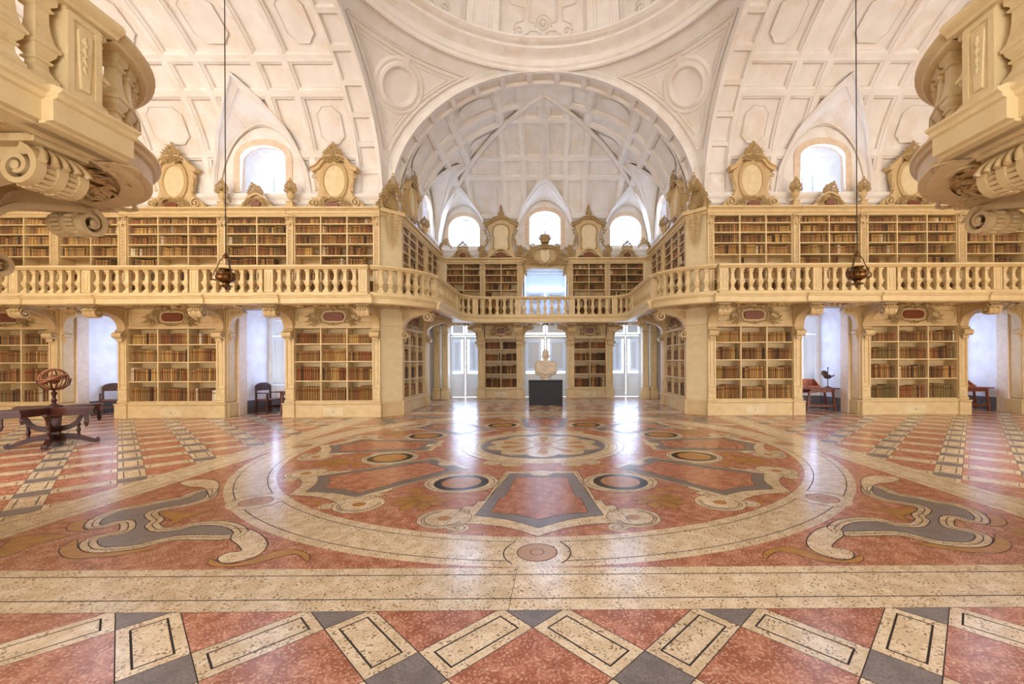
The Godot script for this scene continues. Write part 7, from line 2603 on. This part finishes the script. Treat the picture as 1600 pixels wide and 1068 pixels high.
# ---------------------------------------------------------------- furniture and objects
func bust_field(p: Vector3) -> float:
	var cap := func(a: Vector3, b: Vector3, ra: float, rb: float) -> float:
		var ab := b - a
		var t := clampf((p - a).dot(ab) / ab.length_squared(), 0.0, 1.0)
		return p.distance_to(a + ab * t) - lerpf(ra, rb, t)
	var ell := func(c: Vector3, r: Vector3) -> float:
		var q := (p - c) / r
		return (q.length() - 1.0) * minf(r.x, minf(r.y, r.z))
	var sm := func(a: float, b: float, k: float) -> float:
		var h := clampf(0.5 + 0.5 * (b - a) / k, 0.0, 1.0)
		return lerpf(b, a, h) - k * h * (1.0 - h)
	# head with long curled wig
	var d: float = ell.call(Vector3(0.0, 0.98, 0.03), Vector3(0.095, 0.135, 0.115))
	d = sm.call(d, cap.call(Vector3(0, 0.90, 0.10), Vector3(0, 0.87, 0.11), 0.035, 0.03), 0.04)
	d = sm.call(d, cap.call(Vector3(0, 1.0, 0.14), Vector3(0, 0.955, 0.165), 0.012, 0.02), 0.02)
	d = maxf(d, -(p.distance_to(Vector3(0.042, 1.005, 0.145)) - 0.022))
	d = maxf(d, -(p.distance_to(Vector3(-0.042, 1.005, 0.145)) - 0.022))
	for s in [-1.0, 1.0]:
		d = sm.call(d, cap.call(Vector3(s * 0.065, 1.08, 0.0), Vector3(s * 0.098, 0.90, 0.02), 0.062, 0.052) + 0.006 * sin(p.y * 90.0), 0.03)
		d = sm.call(d, cap.call(Vector3(s * 0.098, 0.90, 0.02), Vector3(s * 0.085, 0.80, 0.04), 0.05, 0.03) + 0.006 * sin(p.y * 90.0), 0.04)
	d = sm.call(d, ell.call(Vector3(0, 1.04, -0.06), Vector3(0.13, 0.14, 0.11)), 0.04)
	d = sm.call(d, cap.call(Vector3(0, 0.88, 0), Vector3(0, 0.74, 0), 0.065, 0.075), 0.03)
	# shoulders, chest and draped cloak with folds
	var fold := 0.007 * sin((p.x * 0.55 + p.y) * 58.0 + 2.0 * sin(p.x * 9.0))
	var chest: float = ell.call(Vector3(0.0, 0.55, 0.0), Vector3(0.36, 0.22, 0.19))
	chest = sm.call(chest, cap.call(Vector3(-0.30, 0.60, 0.0), Vector3(-0.32, 0.30, 0.05), 0.12, 0.10), 0.08)
	chest = sm.call(chest, cap.call(Vector3(0.30, 0.60, 0.0), Vector3(0.36, 0.36, 0.08), 0.12, 0.09), 0.08)
	chest = sm.call(chest, cap.call(Vector3(0.36, 0.36, 0.10), Vector3(0.02, 0.28, 0.20), 0.085, 0.075), 0.05)
	chest = sm.call(chest, cap.call(Vector3(-0.30, 0.45, 0.10), Vector3(0.30, 0.32, 0.15), 0.10, 0.12), 0.06)
	chest = sm.call(chest, ell.call(Vector3(0.0, 0.28, 0.0), Vector3(0.27, 0.20, 0.17)), 0.08)
	# swags of the cloak
	for w in [[Vector3(-0.28, 0.70, 0.08), Vector3(0.0, 0.56, 0.19), Vector3(0.30, 0.60, 0.10)], [Vector3(-0.36, 0.58, 0.08), Vector3(-0.02, 0.44, 0.23), Vector3(0.36, 0.52, 0.12)], [Vector3(-0.36, 0.36, 0.10), Vector3(-0.05, 0.24, 0.24), Vector3(0.22, 0.30, 0.22)], [Vector3(-0.30, 0.24, 0.08), Vector3(-0.05, 0.14, 0.20), Vector3(0.20, 0.22, 0.16)]]:
		chest = sm.call(chest, minf(cap.call(w[0], w[1], 0.05, 0.045), cap.call(w[1], w[2], 0.045, 0.04)), 0.035)
	d = sm.call(d, chest + fold, 0.04)
	# foot of the bust spreading on the plinth
	d = sm.call(d, cap.call(Vector3(0.02, 0.20, 0), Vector3(0.0, 0.03, 0), 0.15, 0.21) + 0.012 * sin(p.x * 40.0 + p.y * 20.0), 0.06)
	return maxf(d, -p.y + 0.002)

func nets(f: Callable, lo: Vector3, hi: Vector3, h: float) -> MB:
	# surface nets of a distance field
	var n := Vector3i(((hi - lo) / h).ceil()) + Vector3i.ONE
	var val := PackedFloat32Array()
	val.resize(n.x * n.y * n.z)
	for k in n.z:
		for j in n.y:
			for i in n.x:
				val[(k * n.y + j) * n.x + i] = f.call(lo + Vector3(i, j, k) * h)
	var vert := {}
	var b := MB.new()
	for k in n.z - 1:
		for j in n.y - 1:
			for i in n.x - 1:
				var inside := 0
				var sum := Vector3.ZERO
				var cnt := 0
				var c := PackedFloat32Array()
				for q in 8:
					var x := val[((k + (q >> 2)) * n.y + j + ((q >> 1) & 1)) * n.x + i + (q & 1)]
					c.append(x)
					if x < 0: inside += 1
				if inside == 0 or inside == 8: continue
				for e in [[0, 1], [2, 3], [4, 5], [6, 7], [0, 2], [1, 3], [4, 6], [5, 7], [0, 4], [1, 5], [2, 6], [3, 7]]:
					if (c[e[0]] < 0) != (c[e[1]] < 0):
						var t := c[e[0]] / (c[e[0]] - c[e[1]])
						var a := Vector3(e[0] & 1, (e[0] >> 1) & 1, e[0] >> 2)
						var d := Vector3(e[1] & 1, (e[1] >> 1) & 1, e[1] >> 2)
						sum += a.lerp(d, t); cnt += 1
				vert[Vector3i(i, j, k)] = lo + (Vector3(i, j, k) + sum / cnt) * h
	var nr := {}
	for key in vert:
		var p: Vector3 = vert[key]
		var e := h * 0.5
		nr[key] = Vector3(f.call(p + Vector3(e, 0, 0)) - f.call(p - Vector3(e, 0, 0)), f.call(p + Vector3(0, e, 0)) - f.call(p - Vector3(0, e, 0)), f.call(p + Vector3(0, 0, e)) - f.call(p - Vector3(0, 0, e))).normalized()
	for key in vert:
		var i: int = key.x
		var j: int = key.y
		var k: int = key.z
		var at := func(x: int, y: int, z: int) -> float: return val[(z * n.y + y) * n.x + x]
		for ax in 3:
			var d := Vector3i.ZERO
			d[ax] = 1
			var u := Vector3i.ZERO
			u[(ax + 1) % 3] = 1
			var w := Vector3i.ZERO
			w[(ax + 2) % 3] = 1
			if (at.call(i, j, k) < 0) == (at.call(i + d.x, j + d.y, k + d.z) < 0): continue
			var q := [key, key - u, key - u - w, key - w]
			var ok := true
			for x in q: ok = ok and vert.has(x)
			if ok: b.qn(vert[q[0]], vert[q[1]], vert[q[2]], vert[q[3]], nr[q[0]], nr[q[1]], nr[q[2]], nr[q[3]])
	return b

func build_objects() -> void:
	# bust on its dark plinth
	var t := thing("plinth", "dark speckled granite block carrying the marble bust", "plinth", Vector3(0.02, 0.004, -7.95))
	var b := MB.new()
	b.cbox(Vector3(-0.64, 0, -0.30), Vector3(0.64, 0.90, 0.28), 0.008)
	part(b, "block", M.granite, t)
	b = MB.new()
	b.cbox(Vector3(-0.655, 0.90, -0.31), Vector3(0.655, 0.94, 0.295), 0.008)
	part(b, "top_slab", M.granite, t)
	var bu := nets(bust_field, Vector3(-0.50, -0.03, -0.26), Vector3(0.50, 1.20, 0.32), 0.020)
	var bt := thing("marble_bust", "pale marble bust of a wigged man in a draped cloak on the dark plinth", "statue", Vector3(0.02, 0.944, -7.95))
	part(bu, "figure", M.bust, bt)
	b = MB.new()
	b.tube(PackedVector3Array([Vector3(0.20, 0.27, 0.24), Vector3(0.36, 0.33, 0.24), Vector3(0.50, 0.37, 0.22)]), 0.018, 0.014, 6)
	part(b, "baton", M.bust, bt)
	# hanging lamps
	for s in [-1.0, 1.0]:
		lamp(Vector3(s * 6.27, 3.35, 0.0), "brass sanctuary lamp on a long cord in front of the %s gallery" % ("left" if s < 0 else "right"))
	table(Vector3(-9.9, 0.004, -0.2), deg_to_rad(37.0))
	chair(Vector3(-9.08, 0.004, -5.60), PI / 2 - 0.30, "brown wooden armchair with solid curved back facing a desk in the embrasure")
	chair(Vector3(-14.15, 0.004, -5.55), PI / 2 - 0.9, "plain wooden chair with arched backrest in the outer left embrasure")
	desk(Vector3(8.90, 0.004, -5.45), "wooden reading desk on splayed trestle legs in the right embrasure with brass instrument")
	desk(Vector3(13.92, 0.004, -5.50), "wooden reading desk on splayed legs in the outer right embrasure")
	desk(Vector3(-8.16, 0.004, -5.55), "edge of a wooden desk in front of the armchair by the window", PI / 2)
	book_rest(Vector3(8.62, 0.762, -5.52), "sloping reddish book rest on the desk with the brass instrument")
	book_rest(Vector3(13.70, 0.762, -5.55), "sloping reddish book rest on the outer right desk")
	instrument(Vector3(9.24, 0.762, -5.42))

func lamp(at: Vector3, label: String) -> void:
	var t := thing("hanging_lamp", label, "lamp", at, 0, "hanging sanctuary lamps")
	var b := MB.new()
	b.lathe([Vector2(0.004, -0.26), Vector2(0.02, -0.24), Vector2(0.02, -0.215), Vector2(0.06, -0.20), Vector2(0.115, -0.185), Vector2(0.115, -0.172), Vector2(0.05, -0.155), Vector2(0.06, -0.12), Vector2(0.12, -0.085), Vector2(0.165, -0.04), Vector2(0.175, 0.0), Vector2(0.15, 0.012), Vector2(0.15, 0.03), Vector2(0.165, 0.05), Vector2(0.15, 0.085), Vector2(0.10, 0.11), Vector2(0.09, 0.135), Vector2(0.12, 0.145), Vector2(0.12, 0.16), Vector2(0.07, 0.16), Vector2(0.06, 0.10), Vector2(0.0, 0.09)], 24)
	part(b, "bowl", M.brass, t)
	for k in 3:
		var a := TAU * k / 3 + 0.5
		var d := Vector3(cos(a), 0, sin(a))
		b = MB.new()
		b.tube(PackedVector3Array([d * 0.15 + Vector3(0, -0.07, 0), d * 0.22 + Vector3(0, -0.06, 0), d * 0.235 + Vector3(0, 0.0, 0), d * 0.20 + Vector3(0, 0.04, 0), d * 0.17 + Vector3(0, 0.02, 0)]), 0.018, 0.010, 6)
		part(b, "arm", M.brass, t)
		b = MB.new()
		b.tube(PackedVector3Array([d * 0.20 + Vector3(0, 0.04, 0), d * 0.13 + Vector3(0, 0.20, 0), d * 0.10 + Vector3(0, 0.30, 0), d * 0.03 + Vector3(0, 0.40, 0)]), 0.009, 0.009, 5)
		part(b, "chain", M.old_brass, t)
	b = MB.new()
	b.lathe([Vector2(0.0, 0.36), Vector2(0.05, 0.38), Vector2(0.06, 0.41), Vector2(0.03, 0.45), Vector2(0.02, 0.48), Vector2(0.0, 0.50)], 12)
	part(b, "canopy", M.brass, t)
	b = MB.new()
	b.tube(PackedVector3Array([Vector3(0, 0.48, 0), Vector3(0, 10.90 - at.y, 0)]), 0.010, 0.010, 6)
	part(b, "cord", M.iron, t)

func table(at: Vector3, turn: float) -> void:
	var t := thing("table", "dark carved wooden table with notched top and scrolled cross feet", "table", at, turn)
	var b := MB.new()
	var h := 0.62
	var n := 0.40
	var o := PackedVector2Array()
	for k in 4:
		var a := k * PI / 2
		for p in [Vector2(h, -h), Vector2(h, -0.30), Vector2(h - n, 0), Vector2(h, 0.30), Vector2(h, h)]:
			if p == Vector2(h, h): continue
			o.append(p.rotated(a))
	b.slab(o, 0.74, 0.775)
	part(b, "top", M.leather, t)
	b = MB.new()
	var k := o.size()
	for i in k:
		var p := o[i] * 0.97
		var q := o[(i + 1) % k] * 0.97
		b.q(Vector3(p.x, 0.63, p.y), Vector3(q.x, 0.63, q.y), Vector3(q.x, 0.74, q.y), Vector3(p.x, 0.74, p.y))
		b.q(Vector3(p.x, 0.63, p.y) * Vector3(0.94, 1, 0.94), Vector3(q.x, 0.63, q.y) * Vector3(0.94, 1, 0.94), Vector3(q.x, 0.63, q.y), Vector3(p.x, 0.63, p.y))
	b.slab(o, 0.735, 0.74)
	part(b, "apron", M.dark_wood, t)
	b = MB.new()
	b.sqlathe([Vector2(0.10, 0.0), Vector2(0.10, 0.10), Vector2(0.085, 0.14), Vector2(0.085, 0.55), Vector2(0.12, 0.60), Vector2(0.12, 0.65), Vector2(0.0, 0.65)])
	part(b, "column", M.dark_wood, t)
	for q in 4:
		var X := Transform3D(Basis(Vector3.UP, q * PI / 2), Vector3.ZERO)
		b = MB.new()
		b.xf = X
		b.ribbon(curve2([Vector2(0.06, 0.17), Vector2(0.22, 0.16), Vector2(0.34, 0.13), Vector2(0.46, 0.08), Vector2(0.56, 0.035), Vector2(0.64, 0.03)], 5), 0.13, 0.05, -0.035, 0.035)
		b.ribbon(spiral(Vector2(0.60, 0.045), 0.042, 0.015, PI / 2, -0.9, 12), 0.03, 0.02, -0.04, 0.04)
		part(b, "foot", M.dark_wood, t)
		b = MB.new()
		b.xf = X
		b.ribbon(curve2([Vector2(0.08, 0.32), Vector2(0.22, 0.36), Vector2(0.32, 0.44), Vector2(0.38, 0.56), Vector2(0.50, 0.64), Vector2(0.58, 0.645)], 5), 0.11, 0.04, -0.03, 0.03)
		part(b, "brace", M.dark_wood, t)
		b = MB.new()
		b.xf = X * Transform3D(Basis(), Vector3(0.34, 0, 0))
		b.lathe([Vector2(0.02, 0.12), Vector2(0.034, 0.17), Vector2(0.02, 0.22), Vector2(0.036, 0.28), Vector2(0.02, 0.34), Vector2(0.034, 0.40), Vector2(0.02, 0.46)], 10)
		part(b, "spindle", M.dark_wood, t)
		b = MB.new()
		b.xf = X * Transform3D(Basis(), Vector3(0.55, 0, 0.55))
		b.sqlathe([Vector2(0.03, 0.63), Vector2(0.028, 0.52), Vector2(0.036, 0.48), Vector2(0.018, 0.40), Vector2(0.0, 0.39)])
		part(b, "pendant", M.dark_wood, t)
	# armillary sphere
	var a := thing("armillary_sphere", "copper-coloured armillary sphere on a turned stand on the dark table", "armillary sphere", at + Vector3(0, 0.775, 0), turn)
	b = MB.new()
	b.lathe([Vector2(0.0, 0.0), Vector2(0.13, 0.0), Vector2(0.13, 0.025), Vector2(0.05, 0.05), Vector2(0.03, 0.09), Vector2(0.05, 0.13), Vector2(0.025, 0.18), Vector2(0.035, 0.24), Vector2(0.05, 0.28), Vector2(0.02, 0.32), Vector2(0.03, 0.35), Vector2(0.0, 0.36)], 16)
	part(b, "stand", M.dark_wood, a)
	var ring := func(R: float, r: float, basis: Basis, flat: float, called: String) -> void:
		var m := MB.new()
		m.xf = Transform3D(basis, Vector3(0, 0.56, 0))
		var o2 := PackedVector3Array()
		for i in 37: o2.append(Vector3(cos(TAU * i / 36) * R, 0, sin(TAU * i / 36) * R))
		m.tube(o2, r, r, 6, flat, Vector3.UP)
		part(m, called, M.copper, a)
	ring.call(0.235, 0.022, Basis(), 0.5, "horizon_ring")
	ring.call(0.205, 0.016, Basis(Vector3.RIGHT, PI / 2), 1.0, "meridian_ring")
	ring.call(0.195, 0.014, Basis(Vector3.BACK, PI / 2), 1.0, "colure_ring")
	ring.call(0.20, 0.018, Basis(Vector3.BACK, 0.45), 1.6, "ecliptic_band")
	ring.call(0.20, 0.012, Basis(Vector3.RIGHT, PI / 2).rotated(Vector3.UP, PI / 4), 1.0, "colure_ring")
	ring.call(0.20, 0.012, Basis(Vector3.RIGHT, PI / 2).rotated(Vector3.UP, -PI / 4), 1.0, "colure_ring")
	ring.call(0.15, 0.010, Basis(Vector3.BACK, 0.3).rotated(Vector3.UP, 0.4), 1.0, "tropic_ring")
	b = MB.new()
	b.ball(Vector3(0, 0.56, 0), Vector3(0.10, 0.10, 0.10), 14, 10)
	part(b, "globe", M.copper, a)
	b = MB.new()
	for q in 4:
		var d := Vector3(cos(q * PI / 2), 0, sin(q * PI / 2))
		b.tube(PackedVector3Array([Vector3(0, 0.34, 0), d * 0.12 + Vector3(0, 0.36, 0), d * 0.21 + Vector3(0, 0.44, 0), d * 0.235 + Vector3(0, 0.55, 0)]), 0.012, 0.012, 6)
	part(b, "cradle", M.dark_wood, a)

func chair(at: Vector3, turn: float, label: String) -> void:
	var t := thing("armchair", label, "chair", at, turn, "wooden chairs in the embrasures")
	var b := MB.new()
	b.cbox(Vector3(-0.27, 0.43, -0.25), Vector3(0.27, 0.47, 0.25), 0.01)
	part(b, "seat", M.mid_wood, t)
	b = MB.new()
	var back := PackedVector2Array([Vector2(-0.26, 0.74), Vector2(0.26, 0.74)])
	back.append_array(arc(Vector2(0, 0.88), 0.26, 0, PI, 12, 0.12))
	b.prism(back, -0.26, -0.225, 0.006)
	part(b, "backrest", M.dark_wood, t)
	for x in [-0.25, 0.25]:
		for z in [-0.24, 0.24]:
			b = MB.new()
			b.cbox(Vector3(x - 0.025, 0, z - 0.025), Vector3(x + 0.025, 0.90 if z < 0 else 0.66, z + 0.025), 0.005)
			part(b, "leg", M.dark_wood, t)
		b = MB.new()
		b.cbox(Vector3(x - 0.03, 0.65, -0.24), Vector3(x + 0.03, 0.68, 0.27), 0.008)
		part(b, "arm", M.dark_wood, t)
		b = MB.new()
		b.box(Vector3(x - 0.015, 0.15, -0.23), Vector3(x + 0.015, 0.19, 0.23))
		part(b, "stretcher", M.dark_wood, t)
	b = MB.new()
	b.box(Vector3(-0.24, 0.20, 0.225), Vector3(0.24, 0.26, 0.245))
	part(b, "stretcher", M.dark_wood, t)

func desk(at: Vector3, label: String, turn := 0.0) -> void:
	var t := thing("desk", label, "desk", at, turn, "reading desks in the embrasures")
	var b := MB.new()
	b.cbox(Vector3(-0.62, 0.72, -0.28), Vector3(0.57, 0.758, 0.30), 0.008)
	part(b, "top", M.mid_wood, t)
	b = MB.new()
	b.box(Vector3(-0.36, 0.62, -0.22), Vector3(0.42, 0.72, 0.24))
	part(b, "apron", M.mid_wood, t)
	for z in [-0.20, 0.22]:
		for s in [-1.0, 1.0]:
			b = MB.new()
			b.xf = Transform3D(Basis(Vector3.BACK, s * 0.13), Vector3(s * 0.46, 0.0, z))
			b.cbox(Vector3(-0.03, 0.006, -0.025), Vector3(0.03, 0.66, 0.025), 0.005)
			part(b, "leg", M.mid_wood, t)
		b = MB.new()
		b.box(Vector3(-0.45, 0.16, z - 0.02), Vector3(0.45, 0.22, z + 0.02))
		part(b, "stretcher", M.mid_wood, t)

func book_rest(at: Vector3, label: String) -> void:
	var t := thing("book_rest", label, "book rest", at, 0, "sloping book rests")
	var b := MB.new()
	for s in [-1.0, 1.0]:
		b = MB.new()
		b.xf = Transform3D(Basis(Vector3(0, 0, 1), Vector3.UP, Vector3(1, 0, 0)), Vector3(s * 0.30, 0, 0))
		b.prism(PackedVector2Array([Vector2(-0.16, 0), Vector2(0.20, 0), Vector2(0.20, 0.05), Vector2(-0.12, 0.28), Vector2(-0.16, 0.28)]), -0.012, 0.012)
		part(b, "cheek", M.pink_wood, t)
	b = MB.new()
	b.xf = Transform3D(Basis(Vector3.RIGHT, -atan2(0.23, 0.32) + PI), Vector3(0, 0.055, 0.20))
	b.cbox(Vector3(-0.315, -0.02, 0.0), Vector3(0.315, 0.004, 0.40), 0.005)
	part(b, "slope", M.pink_wood, t)
	b = MB.new()
	b.box(Vector3(-0.29, 0, -0.16), Vector3(0.29, 0.28, -0.145))
	part(b, "back", M.pink_wood, t)
	b = MB.new()
	b.box(Vector3(-0.31, 0.005, 0.19), Vector3(0.31, 0.075, 0.215))
	part(b, "ledge", M.pink_wood, t)

func instrument(at: Vector3) -> void:
	var t := thing("brass_instrument", "small brass instrument on a slender stem standing on the desk", "instrument", at)
	var b := MB.new()
	b.lathe([Vector2(0, 0), Vector2(0.10, 0), Vector2(0.10, 0.02), Vector2(0.03, 0.04), Vector2(0.012, 0.07), Vector2(0.012, 0.62), Vector2(0.025, 0.64), Vector2(0.0, 0.68)], 14)
	part(b, "stem", M.old_brass, t)
	b = MB.new()
	b.ball(Vector3(-0.02, 0.36, 0.02), Vector3(0.13, 0.075, 0.09), 12, 8)
	b.tube(PackedVector3Array([Vector3(0.05, 0.36, 0.02), Vector3(0.14, 0.38, 0.05), Vector3(0.18, 0.42, 0.06)]), 0.03, 0.012, 7)
	part(b, "reservoir", M.old_brass, t)
	b = MB.new()
	b.xf = Transform3D(Basis(Vector3.RIGHT, 1.2), Vector3(-0.10, 0.46, 0.0))
	b.lathe([Vector2(0.0, 0.02), Vector2(0.08, 0.01), Vector2(0.11, 0.0), Vector2(0.11, -0.01), Vector2(0.0, 0.0)], 14)
	part(b, "reflector", M.old_brass, t)

func _ready() -> void:
	rng.seed = 7
	camera_and_light()
	make_materials()
	build_floor()
	build_walls()
	build_vaults()
	build_gallery()
	build_bookcases()
	build_books()
	build_doors()
	build_crests()
	build_objects()
